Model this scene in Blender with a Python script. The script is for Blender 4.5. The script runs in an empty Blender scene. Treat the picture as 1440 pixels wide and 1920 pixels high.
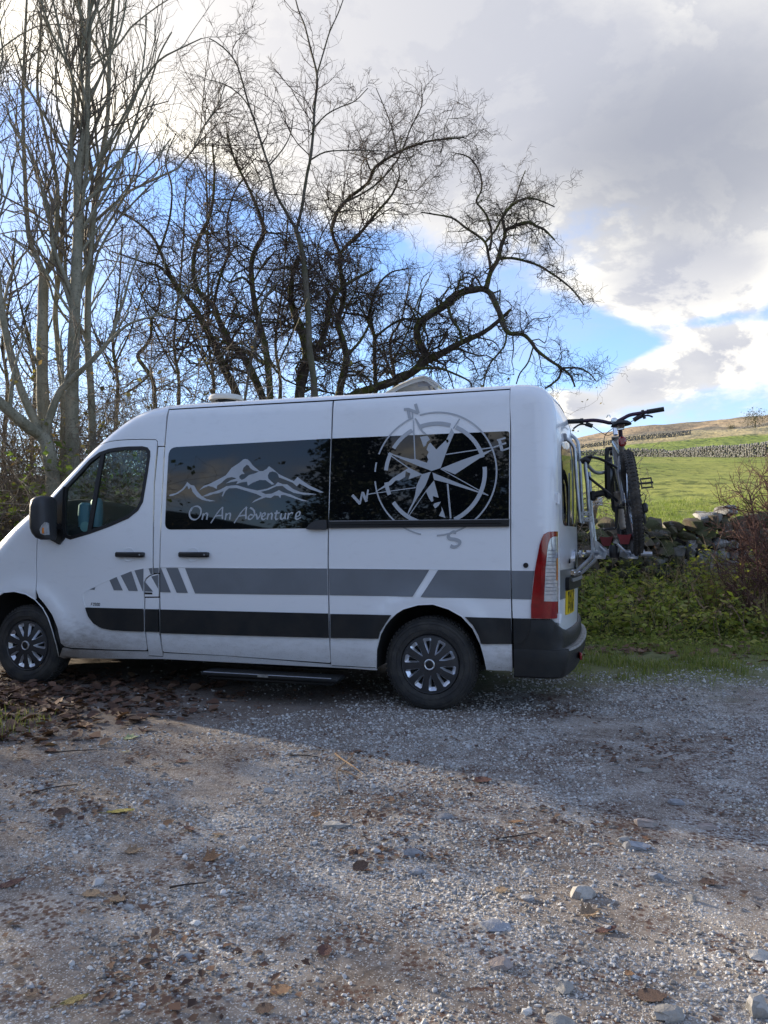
import bpy, math, random
import numpy as np
from mathutils import Vector, Matrix
from mathutils.geometry import delaunay_2d_cdt
random.seed(7); RNG=np.random.default_rng(7)
R=math.radians; pi=math.pi
SC=bpy.context.scene; COL=SC.collection

# ------------------------------------------------------------------ camera
F=1432.5; PITCH=R(2.1125); CAMH=1.2805
cam=bpy.data.cameras.new('camera'); camo=bpy.data.objects.new('camera',cam); COL.objects.link(camo)
camo.location=(0,0,CAMH); camo.rotation_euler=(R(90)+PITCH,0,0)
cam.sensor_fit='VERTICAL'; cam.sensor_height=24; cam.lens=24*F/1920
cam.clip_start=.05; cam.clip_end=9000
SC.camera=camo
SC.render.resolution_x=768; SC.render.resolution_y=1024

# ------------------------------------------------------------------ exposure, sun, sky
SUN_AZ=R(-55); SUN_EL=R(16)      # azimuth from +Y, negative = left
SC.view_settings.view_transform='Standard'; SC.view_settings.look='None'
SC.view_settings.gamma=1; SC.view_settings.use_curve_mapping=False
SC.view_settings.exposure=1.2
sl=bpy.data.lights.new('sun','SUN'); sl.energy=4.8; sl.angle=R(.9); sl.color=(1,.86,.66)
so=bpy.data.objects.new('sun',sl); COL.objects.link(so)
sd=Vector((math.sin(SUN_AZ)*math.cos(SUN_EL),math.cos(SUN_AZ)*math.cos(SUN_EL),math.sin(SUN_EL)))
so.rotation_euler=sd.to_track_quat('Z','Y').to_euler(); so.location=(-30,30,30)

W=bpy.data.worlds.new('World'); SC.world=W; W.use_nodes=True
class NT:
    """short helper for node trees"""
    def __init__(s,nt): s.nt=nt; s.n=nt.nodes; s.l=nt.links
    def node(s,t,**k):
        n=s.n.new(t)
        for a,b in k.items(): setattr(n,a,b)
        return n
    def put(s,sock,v):
        if isinstance(v,bpy.types.NodeSocket): s.l.new(v,sock)
        elif v is not None:
            if hasattr(sock.default_value,'__len__') and not hasattr(v,'__len__'): v=[v]*len(sock.default_value)
            if hasattr(sock.default_value,'__len__') and len(sock.default_value)==4 and len(v)==3: v=tuple(v)+(1,)
            sock.default_value=v
    def m(s,op,a,b=None,c=None,clamp=False):
        n=s.node('ShaderNodeMath',operation=op,use_clamp=clamp)
        s.put(n.inputs[0],a)
        if b is not None: s.put(n.inputs[1],b)
        if c is not None: s.put(n.inputs[2],c)
        return n.outputs[0]
    def vm(s,op,a,b=None):
        n=s.node('ShaderNodeVectorMath',operation=op)
        s.put(n.inputs[0],a)
        if b is not None: s.put(n.inputs[1],b)
        return n.outputs[0] if op not in('DOT_PRODUCT','LENGTH') else n.outputs['Value']
    def noise(s,vec,scale,detail=4,rough=.55,dist=0,dim='3D'):
        n=s.node('ShaderNodeTexNoise',noise_dimensions=dim)
        if vec is not None: s.l.new(vec,n.inputs['Vector'])
        n.inputs['Scale'].default_value=scale; n.inputs['Detail'].default_value=detail
        n.inputs['Roughness'].default_value=rough; n.inputs['Distortion'].default_value=dist
        return n.outputs['Fac']
    def voro(s,vec,scale,feature='F1',out='Distance',rand=1):
        n=s.node('ShaderNodeTexVoronoi',feature=feature)
        if vec is not None: s.l.new(vec,n.inputs['Vector'])
        n.inputs['Scale'].default_value=scale; n.inputs['Randomness'].default_value=rand
        return n.outputs[out]
    def ss(s,x,a,b,lo=0,hi=1):
        n=s.node('ShaderNodeMapRange',interpolation_type='SMOOTHSTEP')
        s.put(n.inputs[0],x); n.inputs[1].default_value=a; n.inputs[2].default_value=b
        n.inputs[3].default_value=lo; n.inputs[4].default_value=hi
        return n.outputs[0]
    def mix(s,f,a,b):
        n=s.node('ShaderNodeMix',data_type='RGBA')
        s.put(n.inputs[0],f); s.put(n.inputs[6],a); s.put(n.inputs[7],b)
        return n.outputs[2]
    def scale(s,vec,x,y,z,loc=(0,0,0)):
        n=s.node('ShaderNodeMapping'); s.l.new(vec,n.inputs[0])
        n.inputs['Scale'].default_value=(x,y,z); n.inputs['Location'].default_value=loc
        return n.outputs[0]
    def xyz(s,vec):
        n=s.node('ShaderNodeSeparateXYZ'); s.l.new(vec,n.inputs[0]); return n.outputs
    def comb(s,x,y,z):
        n=s.node('ShaderNodeCombineXYZ')
        for i,v in enumerate((x,y,z)): s.put(n.inputs[i],v)
        return n.outputs[0]

def build_world():
    t=NT(W.node_tree); t.n.clear()
    out=t.node('ShaderNodeOutputWorld'); bg=t.node('ShaderNodeBackground'); t.l.new(bg.outputs[0],out.inputs[0])
    bg.inputs['Strength'].default_value=.15
    sky=t.node('ShaderNodeTexSky',sky_type='NISHITA'); sky.sun_disc=False
    sky.sun_elevation=SUN_EL; sky.sun_rotation=SUN_AZ; sky.altitude=250; sky.air_density=1.0; sky.dust_density=.4; sky.ozone_density=2.2
    tc=t.node('ShaderNodeTexCoord'); d=t.vm('NORMALIZE',tc.outputs['Generated'])
    x,y,z=t.xyz(d)
    az=t.m('MULTIPLY',t.m('ARCTAN2',x,y),180/pi); el=t.m('MULTIPLY',t.m('ARCSINE',z),180/pi)
    # cloud plane coordinates, so that clouds shrink towards the horizon
    k=t.m('ADD',t.m('MAXIMUM',z,0),.16)
    cp=t.comb(t.m('DIVIDE',x,k),t.m('DIVIDE',y,k),0)
    n1=t.noise(t.scale(cp,1,1,1,(3.1,1.7,0)),1.5,8,.56,.25)
    n2=t.noise(t.scale(d,1,1,1.7,(5,2,1)),5.5,8,.60,.2)
    dens=t.m('ADD',t.m('MULTIPLY',n1,.5),t.m('MULTIPLY',n2,.5))
    # where the cloud banks and the clear gaps of this sky stand (degrees of azimuth, elevation)
    def blob(a0,e0,sa,se,amp):
        da=t.m('DIVIDE',t.m('SUBTRACT',az,a0),sa); de=t.m('DIVIDE',t.m('SUBTRACT',el,e0),se)
        q=t.m('ADD',t.m('MULTIPLY',da,da),t.m('MULTIPLY',de,de))
        return t.m('MULTIPLY',t.m('EXPONENT',t.m('MULTIPLY',q,-1)),amp)
    B=[(-28,20,9,9,-.30),(-15,17,11,7.2,-.31),(0,15.2,9,5.0,-.30),(8.5,15.6,6,4.0,-.28),(15.2,15.0,2.6,1.8,-.18),(15.5,11.8,1.6,1.2,-.14),
       (-10.8,15.6,2.2,2.0,.22),(17,13.7,3.4,.9,-.26),(24,14.9,4,.5,-.14),(26,10.2,5,.9,-.12),
       (21.8,17.6,6.5,2.3,.36),(24.5,12.4,7,2.3,.32),(14.2,9.6,2.6,1.2,.26),(18.5,10.8,2.4,1.4,.2),(12,30,24,8,.32),(-14,38,30,12,.30),(0,26,12,3,.1)]
    acc=t.m("ADD",dens,-.01)
    for b in B: acc=t.m('ADD',acc,blob(*b))
    cov=t.ss(acc,.465,.635)
    # cloud light: sunlit rims where the cloud is thin or faces the sun, grey-lilac where it is thick
    n3=t.noise(t.scale(d,1,1,1.5,(5.02,1.97,1.035)),5.5,8,.60,.2)
    lit=t.ss(t.m('SUBTRACT',n2,n3),-.03,.05)
    thick=t.ss(acc,.56,.86)
    sunv=t.m('MAXIMUM',t.vm('DOT_PRODUCT',d,tuple(sd)),0)
    glow=t.m('POWER',sunv,5)
    grey=(1.62,1.70,2.0); white=(3.55,3.45,3.2)
    c=t.mix(t.m('MULTIPLY',t.m('SUBTRACT',1,t.m('MULTIPLY',thick,.85)),t.m('ADD',.45,t.m('MULTIPLY',lit,.55))),grey,white)
    low=t.ss(el,22,10); c=t.mix(t.m('MULTIPLY',t.m('MULTIPLY',low,lit),.75),c,(3.8,3.65,3.35))
    c=t.mix(t.m('MULTIPLY',t.ss(blob(22.5,25.5,13,6.5,1),.1,1),.8),c,(1.14,1.22,1.46))
    gl=t.m('MULTIPLY',glow,1.0); c=t.vm('ADD',c,t.comb(t.m('MULTIPLY',gl,4.6),t.m('MULTIPLY',gl,4.0),t.m('MULTIPLY',gl,2.9)))
    s1=t.vm('MULTIPLY',sky.outputs[0],(.78,.83,1.0)); s1=t.mix(t.m('MULTIPLY',t.ss(n2,.36,.62),.42),s1,(1.9,2.15,2.75))
    t.l.new(t.mix(cov,s1,c),bg.inputs['Color'])
build_world()

# ------------------------------------------------------------------ pixel rays of the survey of the photograph (1440 x 1920)
YAW=R(16.587); VX,VY=.3386,5.767
cy_,sy_=math.cos(YAW),math.sin(YAW)
def ray(px,py):
    a=(px-720)/F; b=-(py-960)/F; c,s=math.cos(PITCH),math.sin(PITCH)
    return np.array([a,c-b*s,s+b*c])
def at(px,py,Y):
    """point of the world seen at (px,py) at distance Y along +Y"""
    r=ray(px,py); t=Y/r[1]; return np.array([r[0]*t,Y,CAMH+r[2]*t])
def on_ground(px,py,z=0.):
    r=ray(px,py); t=(z-CAMH)/r[2]; return np.array([r[0]*t,r[1]*t,z])
def uzw(px,py,w):
    r=ray(px,py); t=(w+VX*sy_+VY*cy_)/(r[0]*sy_+r[1]*cy_)
    x,y,z=r[0]*t,r[1]*t,CAMH+r[2]*t
    return ((x-VX)*cy_-(y-VY)*sy_, z)
def van_u(px,py,w):           # point in van space on the plane w
    u,z=uzw(px,py,w); return (u,w,z)

# ------------------------------------------------------------------ materials
MATS={}
def mat(name,col=(.5,.5,.5),rough=.5,metal=0,coat=0,spec=.5,vary=0,scale=8,bump=0,bscale=40,col2=None,detail=5,ior=1.5,emit=None,rough2=None,coords='Object',obj_random=0):
    if name in MATS: return MATS[name]
    m=bpy.data.materials.new(name); m.use_nodes=True; t=NT(m.node_tree); MATS[name]=m
    b=t.n['Principled BSDF']
    b.inputs['Roughness'].default_value=rough; b.inputs['Metallic'].default_value=metal
    b.inputs['Coat Weight'].default_value=coat; b.inputs['IOR'].default_value=ior; b.inputs['Specular IOR Level'].default_value=spec
    tc=t.node('ShaderNodeTexCoord').outputs[coords]
    c=tuple(col)
    if vary or col2:
        n=t.noise(tc,scale,detail)
        f=t.ss(n,.35,.65)
        c2=col2 if col2 else tuple(v*(1-vary) for v in col)
        c=t.mix(f,c,c2)
        if rough2 is not None:
            t.put(b.inputs['Roughness'],t.m('ADD',rough,t.m('MULTIPLY',f,rough2-rough)))
    if obj_random:
        oi=t.node('ShaderNodeObjectInfo').outputs['Random']
        k=t.m('ADD',1-obj_random,t.m('MULTIPLY',oi,2*obj_random))
        c=t.vm('MULTIPLY',c,t.comb(k,k,k)) if isinstance(c,bpy.types.NodeSocket) else t.vm('MULTIPLY',tuple(c),t.comb(k,k,k))
    t.put(b.inputs['Base Color'],c)
    if bump:
        bn=t.node('ShaderNodeBump'); bn.inputs['Strength'].default_value=min(1,bump); bn.inputs['Distance'].default_value=.01*max(1,bump)
        t.l.new(t.noise(tc,bscale,4),bn.inputs['Height']); t.l.new(bn.outputs[0],b.inputs['Normal'])
    return m

def paint_mat():
    m=bpy.data.materials.new('white_paint'); m.use_nodes=True; t=NT(m.node_tree); MATS['white_paint']=m
    b=t.n['Principled BSDF']
    tc=t.node('ShaderNodeTexCoord').outputs['Object']; x,y,z=t.xyz(tc)
    big=t.noise(tc,1.3,3); fine=t.noise(t.scale(tc,1,1,2.5),9,6,.65); speck=t.noise(tc,160,3,.6)
    low=t.ss(t.m('ADD',z,t.m('MULTIPLY',t.m('SUBTRACT',fine,.5),.35)),.66,.26)
    fr=t.ss(x,-2.1,-3.3); rr=t.m('MULTIPLY',t.ss(x,.2,.7),.7)
    amt=t.m('MULTIPLY',low,t.m('ADD',.42,t.m('MULTIPLY',t.m('MAXIMUM',fr,rr),.55)))
    amt=t.m('ADD',amt,t.m('MULTIPLY',t.ss(fine,.52,.72),.05))
    amt=t.m('ADD',amt,t.m('MULTIPLY',t.m('MULTIPLY',low,t.ss(speck,.58,.68)),.35),clamp=True)
    c=t.mix(amt,(.79,.81,.84),(.15,.125,.10))
    # patches by the front wheel where mud was wiped
    t.put(b.inputs['Base Color'],c)
    t.put(b.inputs['Roughness'],t.m('ADD',.28,t.m('MULTIPLY',amt,.5)))
    b.inputs['Coat Weight'].default_value=.6; b.inputs['Coat Roughness'].default_value=.08
    bn=t.node('ShaderNodeBump'); bn.inputs['Strength'].default_value=.12; bn.inputs['Distance'].default_value=.006
    t.l.new(big,bn.inputs['Height']); t.l.new(bn.outputs[0],b.inputs['Normal'])
    return m
WHITE=paint_mat()
def glass_mat(name,tint=(.75,.85,.8),refl=1.0):
    m=bpy.data.materials.new(name); m.use_nodes=True; t=NT(m.node_tree); t.n.clear(); MATS[name]=m
    o=t.node('ShaderNodeOutputMaterial'); mx=t.node('ShaderNodeMixShader'); tr=t.node('ShaderNodeBsdfTransparent'); g=t.node('ShaderNodeBsdfGlossy')
    G=t.node('ShaderNodeNewGeometry'); cs=t.m('ABSOLUTE',t.vm('DOT_PRODUCT',G.outputs['Normal'],G.outputs['Incoming']))
    fr=t.m('ADD',.04,t.m('MULTIPLY',t.m('POWER',t.m('SUBTRACT',1,cs,clamp=True),5),.96))
    tr.inputs[0].default_value=tint+(1,); g.inputs['Roughness'].default_value=.02
    t.l.new(t.m('MULTIPLY',fr,refl*1.3,clamp=True),mx.inputs[0]); t.l.new(tr.outputs[0],mx.inputs[1]); t.l.new(g.outputs[0],mx.inputs[2]); t.l.new(mx.outputs[0],o.inputs[0])
    return m
GLASS=glass_mat('cab_glass')
DARKGLASS=mat('privacy_glass',(.004,.005,.006),.02,ior=1.52,coat=.12)
RUBBER=mat('black_rubber',(.012,.012,.013),.55,vary=.3,bump=.1)
TRIM=mat('black_trim_plastic',(.012,.0135,.015),.5,spec=.3,col2=(.022,.021,.020),scale=5,bump=.25,bscale=220)
BLACK=mat('black_plastic',(.012,.012,.013),.35)
MIRRORP=mat('mirror_plastic',(.028,.028,.03),.45,bump=.2,bscale=300)
DARK=mat('underbody_black',(.008,.008,.008),.9,vary=.4)
CHROME=mat('chrome',(.75,.76,.78),.12,1)
DECAL=mat('silver_grey_vinyl',(.40,.425,.46),.35,vary=.1,scale=2)
STRIPE=mat('grey_stripe_vinyl',(.165,.18,.20),.38,vary=.12,scale=3)
GREYP=mat('grey_plastic',(.25,.25,.26),.5)
ALU=mat('aluminium_tube',(.52,.54,.57),.33,.85,vary=.25,scale=14)
REDL=mat('red_lens',(.27,.006,.010),.12,coat=.6,vary=.25,scale=20)
CLEARL=mat('clear_lens',(.55,.57,.60),.18,.35,coat=.8,vary=.25,scale=30)
AMBER=mat('amber_lens',(.65,.20,.02),.15,coat=.5)
SEATM=mat('seat_fabric',(.03,.033,.04),.9,vary=.4,bump=.3,bscale=200)

# ------------------------------------------------------------------ mesh helpers
def link(o,parent=None,label=None,cat=None,group=None,kind=None):
    COL.objects.link(o)
    if parent is not None: o.parent=parent
    if label: o['label']=label
    if cat: o['category']=cat
    if group: o['group']=group
    if kind: o['kind']=kind
    return o
def empty(name,loc,label,cat,rz=0,group=None,kind=None):
    o=bpy.data.objects.new(name,None); o.location=loc; o.rotation_euler=(0,0,rz); o.empty_display_size=.2
    return link(o,None,label,cat,group,kind)
def mesh(name,V,Fc,m=None,parent=None,smooth=True,**k):
    me=bpy.data.meshes.new(name); me.from_pydata([tuple(v) for v in V],[],[tuple(f) for f in Fc])
    mm=m if isinstance(m,(list,tuple)) else [m]
    for q in mm:
        if q: me.materials.append(q)
    if smooth: me.polygons.foreach_set('use_smooth',[True]*len(me.polygons))
    me.update()
    o=bpy.data.objects.new(name,me); return link(o,parent,**k)
def np_mesh(name,V,Q,m=None,parent=None,smooth=True,mi=None,**k):
    """V (n,3), Q (f,3 or 4) numpy arrays"""
    me=bpy.data.meshes.new(name); nv=len(V); nf,s=Q.shape
    me.vertices.add(nv); me.vertices.foreach_set('co',np.ascontiguousarray(V,dtype=np.float32).ravel())
    me.loops.add(nf*s); me.loops.foreach_set('vertex_index',np.ascontiguousarray(Q,dtype=np.int32).ravel())
    me.polygons.add(nf); me.polygons.foreach_set('loop_start',np.arange(0,nf*s,s,dtype=np.int32)); me.polygons.foreach_set('loop_total',np.full(nf,s,dtype=np.int32))
    for q in (m if isinstance(m,(list,tuple)) else [m]):
        if q: me.materials.append(q)
    if smooth: me.polygons.foreach_set('use_smooth',np.ones(nf,dtype=bool))
    if mi is not None: me.polygons.foreach_set('material_index',np.asarray(mi,dtype=np.int32))
    me.update(calc_edges=True); me.validate()
    o=bpy.data.objects.new(name,me); return link(o,parent,**k)
class MB:
    def __init__(s): s.v=[]; s.f=[]
    def add(s,V,Fc):
        n=len(s.v); s.v+= [tuple(v) for v in V]; s.f+=[tuple(i+n for i in f) for f in Fc]
        return s
    def box(s,c,d,rot=None,bev=0):
        x,y,z=[q/2 for q in d]; b=bev
        if b:
            V=[];
            for sx in(-1,1):
                for sy in(-1,1):
                    for sz in(-1,1):
                        V+=[(sx*(x-b),sy*(y-b),sz*z),(sx*(x-b),sy*y,sz*(z-b)),(sx*x,sy*(y-b),sz*(z-b))]
            import bmesh
            bm=bmesh.new(); [bm.verts.new(v) for v in V]; bmesh.ops.convex_hull(bm,input=bm.verts[:])
            bm.verts.ensure_lookup_table(); bm.verts.index_update()
            V=[v.co[:] for v in bm.verts]; Fc=[[v.index for v in f.verts] for f in bm.faces]; bm.free()
        else:
            V=[(sx*x,sy*y,sz*z) for sx in(-1,1) for sy in(-1,1) for sz in(-1,1)]
            Fc=[(0,1,3,2),(4,6,7,5),(0,4,5,1),(2,3,7,6),(0,2,6,4),(1,5,7,3)]
        M=rot if rot is not None else Matrix.Identity(3)
        V=[tuple(M@Vector(v)+Vector(c)) for v in V]
        return s.add(V,Fc)
    def tube(s,P,r,n=8,cap=True,closed=False,flat=1):
        P=[Vector(p) for p in P]; k=len(P); rr=r if hasattr(r,'__len__') else [r]*k
        V=[];ref=None
        for i,p in enumerate(P):
            a=P[(i-1)%k] if (closed or i>0) else p; b=P[(i+1)%k] if (closed or i<k-1) else p
            t=(b-a).normalized()
            if ref is None: ref=Vector((0,0,1)) if abs(t.z)<.9 else Vector((1,0,0))
            x=ref-t*ref.dot(t)
            if x.length<1e-6: x=t.orthogonal()
            x.normalize(); y=t.cross(x); ref=x
            for j in range(n):
                q=2*pi*j/n; V.append(p+x*(math.cos(q)*rr[i])+y*(math.sin(q)*rr[i]*flat))
        Fc=[]
        for i in range(k if closed else k-1):
            for j in range(n):
                a=i*n+j; b=i*n+(j+1)%n; c=((i+1)%k)*n+(j+1)%n; d=((i+1)%k)*n+j
                Fc.append((a,b,c,d))
        if cap and not closed: Fc+= [tuple(range(n))[::-1],tuple((k-1)*n+j for j in range(n))]
        return s.add(V,Fc)
    def lathe(s,prof,c,axis='y',n=48,a0=0,a1=2*pi,flip=False):
        """prof: (radius, along)"""
        V=[];full=abs(a1-a0-2*pi)<1e-6; m=n if full else n+1
        for i in range(m):
            a=a0+(a1-a0)*i/n
            for r,h in prof:
                if axis=='y': V.append((c[0]+r*math.cos(a),c[1]+h,c[2]+r*math.sin(a)))
                elif axis=='x': V.append((c[0]+h,c[1]+r*math.cos(a),c[2]+r*math.sin(a)))
                else: V.append((c[0]+r*math.cos(a),c[1]+r*math.sin(a),c[2]+h))
        k=len(prof);Fc=[]
        for i in range(n):
            for j in range(k-1):
                a=i*k+j; b=i*k+j+1; c2=((i+1)%m)*k+j+1; d=((i+1)%m)*k+j
                Fc.append((a,b,c2,d) if not flip else (d,c2,b,a))
        return s.add(V,Fc)
    def prism(s,poly,a,b,axis='y'):
        n=len(poly)
        def P(p,h): return (p[0],h,p[1]) if axis=='y' else ((h,p[0],p[1]) if axis=='x' else (p[0],p[1],h))
        V=[P(p,a) for p in poly]+[P(p,b) for p in poly]
        Fc=[tuple(range(n)),tuple(range(2*n-1,n-1,-1))]+[(i,i+n,(i+1)%n+n,(i+1)%n) for i in range(n)]
        return s.add(V,Fc)
    def build(s,name,m,parent=None,smooth=True,**k):
        o=mesh(name,s.v,s.f,m,parent,smooth,**k)
        if smooth:
            try: o.data.set_sharp_from_angle(angle=R(38))
            except Exception: pass
        return o
def smooth_line(P,n=6,closed=False):
    P=[np.array(p,float) for p in P]; k=len(P); out=[]
    for i in range(k if closed else k-1):
        p1=P[i]; p2=P[(i+1)%k]
        p0=P[i-1] if (closed or i>0) else 2*p1-p2
        p3=P[(i+2)%k] if (closed or i+2<k) else 2*p2-p1
        for j in range(n):
            t=j/n; out.append(.5*((2*p1)+(-p0+p2)*t+(2*p0-5*p1+4*p2-p3)*t*t+(-p0+3*p1-3*p2+p3)*t**3))
    if not closed: out.append(P[-1])
    return out
def resample(poly,step,closed=True):
    out=[];n=len(poly)
    for i in range(n if closed else n-1):
        a=np.array(poly[i],float); b=np.array(poly[(i+1)%n],float); L=np.linalg.norm(b-a)
        if L<1e-6: continue
        k=max(1,int(math.ceil(L/step)))
        for j in range(k): out.append(tuple(a+(b-a)*j/k))
    if not closed: out.append(tuple(poly[-1]))
    return out
def inside(P,poly):
    P=np.asarray(P,float); x,y=P[:,0],P[:,1]; q=np.asarray(poly,float); r=np.zeros(len(P),bool)
    j=len(q)-1
    for i in range(len(q)):
        xi,yi=q[i]; xj,yj=q[j]
        if yi!=yj:
            c=((yi>y)!=(yj>y))&(x<(xj-xi)*(y-yi)/(yj-yi)+xi); r^=c
        j=i
    return r
def triangulate(loops,extra,keep):
    """loops: closed outlines; extra: loose points; keep(centroids)->mask. Returns verts, tris (ccw)"""
    V=[];E=[]
    for lp in loops:
        n0=len(V); V+=[Vector(p) for p in lp]; E+=[(n0+i,n0+(i+1)%len(lp)) for i in range(len(lp))]
    V+=[Vector(p) for p in extra]
    v,e,f,_,_,_=delaunay_2d_cdt(V,E,[],0,1e-5)
    v=np.array([tuple(q) for q in v]); f=np.array([t for t in f if len(t)==3])
    a,b,c=v[f[:,0]],v[f[:,1]],v[f[:,2]]
    ar=(b[:,0]-a[:,0])*(c[:,1]-a[:,1])-(b[:,1]-a[:,1])*(c[:,0]-a[:,0])
    f[ar<0]=f[ar<0][:,::-1]
    f=f[(np.abs(ar)>1e-9)&keep((a+b+c)/3)]
    return v,f
def vnoise(x,y,seed=0,oct=4):
    """cheap value noise for arrays"""
    out=np.zeros_like(x,dtype=float); amp=1.;tot=0
    for o in range(oct):
        xi=np.floor(x).astype(int); yi=np.floor(y).astype(int); fx=x-xi; fy=y-yi; fx=fx*fx*(3-2*fx); fy=fy*fy*(3-2*fy)
        def h(a,b):
            n=(a*374761393+b*668265263+(seed+o)*1274126177)&0xffffffff
            n=((n^(n>>13))*1274126177)&0xffffffff
            return ((n^(n>>16))&0xffff)/65535.
        v=h(xi,yi)*(1-fx)*(1-fy)+h(xi+1,yi)*fx*(1-fy)+h(xi,yi+1)*(1-fx)*fy+h(xi+1,yi+1)*fx*fy
        out+=v*amp; tot+=amp; amp*=.5; x=x*2.03+11.3; y=y*2.03+5.7
    return out/tot

# ================================================================== THE VAN
# van space: x = u (towards the rear, 0 at the rear hub), y = w (0 on the near side, 2.06 far side), z up
VW=2.06
van=empty('camper_van',(VX,VY,0),'white long camper van with grey stripes and compass graphic parked on the gravel','van',rz=-YAW)
_S=[(-4.44,.27),(-4.50,.40),(-4.53,.62),(-4.51,.84),(-4.42,1.03),(-4.27,1.19),(-4.065,1.343),(-3.889,1.465),(-3.657,1.600),(-3.53,1.676),(-3.345,1.852),(-3.123,2.06),(-2.932,2.214),(-2.78,2.318),(-2.663,2.380),(-2.53,2.425),(-2.40,2.446),(-2.293,2.455),(-1.88,2.461),(-.8,2.460),(.50,2.461),(.66,2.459),(.77,2.448),(.845,2.415),(.895,2.36),(.922,2.28),(.936,2.15),(.945,1.8),(.95,1.4),(.955,1.0),(.95,.72),(.94,.5),(.93,.31)]
SIL=[tuple(p) for p in smooth_line(_S,5)]
SILA=np.array(SIL)
SILN=[]
for i in range(len(SIL)):
    a=SILA[max(0,i-1)]; b=SILA[min(len(SIL)-1,i+1)]; t=(b-a)/np.linalg.norm(b-a); SILN.append((-t[1],t[0]))   # outward
SILN=np.array(SILN)
SILC=SIL+[(.93,.2),(-4.44,.2)]
def S0(z): return np.where(z>1.1,.085*(np.clip(z-1.1,0,2)/1.3)**1.4,np.where(z<.5,.03*((.5-z)/.25)**2,0.))
def rad(u): return .115+np.clip((-3.45-u)/.95,0,1)**1.3*.30
def dist_sil(u,z):
    P=np.stack([u,z],-1)[:,None,:]; A=SILA[:-1][None]; Bv=SILA[1:][None]-A
    t=np.clip(((P-A)*Bv).sum(-1)/np.maximum((Bv*Bv).sum(-1),1e-12),0,1)
    return np.sqrt((((A+Bv*t[...,None])-P)**2).sum(-1)).min(1)
def S(u,z):
    u=np.atleast_1d(np.asarray(u,float)); z=np.atleast_1d(np.asarray(z,float))
    d=dist_sil(u,z); r=rad(u); q=np.clip((r-d)/r,0,1)
    ins=inside(np.stack([u,z],-1),SILC); q=np.where(ins|(d<1e-4),q,1)
    w=S0(z)+r*(1-np.sqrt(np.maximum(0,1-q*q)))
    # wheel-arch swell and the pressed scallop above the sill
    for c in((-3.72,.36),(0,.36)):
        e=np.hypot(u-c[0],z-c[1]); w=w-.022*np.exp(-((e-.47)/.09)**2)*(z>.25)
    return w
def near(P,off=0.):
    """points (u,z) -> van space on the near side, off > 0 outward"""
    P=np.asarray(P,float); w=S(P[:,0],P[:,1])-off
    return np.stack([P[:,0],w,P[:,1]],-1)
def far(P,off=0.):
    Q=near(P,off); Q[:,1]=VW-Q[:,1]; return Q
def px(pts,off=0.):
    """photo pixels -> (u,z) on the near side"""
    out=[]
    for (a,b) in pts:
        w=.02
        for _ in range(7):
            u,z=uzw(a,b,w); u2=min(u,.952); w=float(S(u2,z)[0])-off
        out.append((min(u,.95),z))
    return out
RING=[]
for i in range(0,len(SIL)):
    r=float(rad(SIL[i][0]))
    for q in (.004,.02,.06,.13,.24,.4,.6,.85): RING.append(tuple(SILA[i]-SILN[i]*r*q))
RINGA=np.array(RING)
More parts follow.
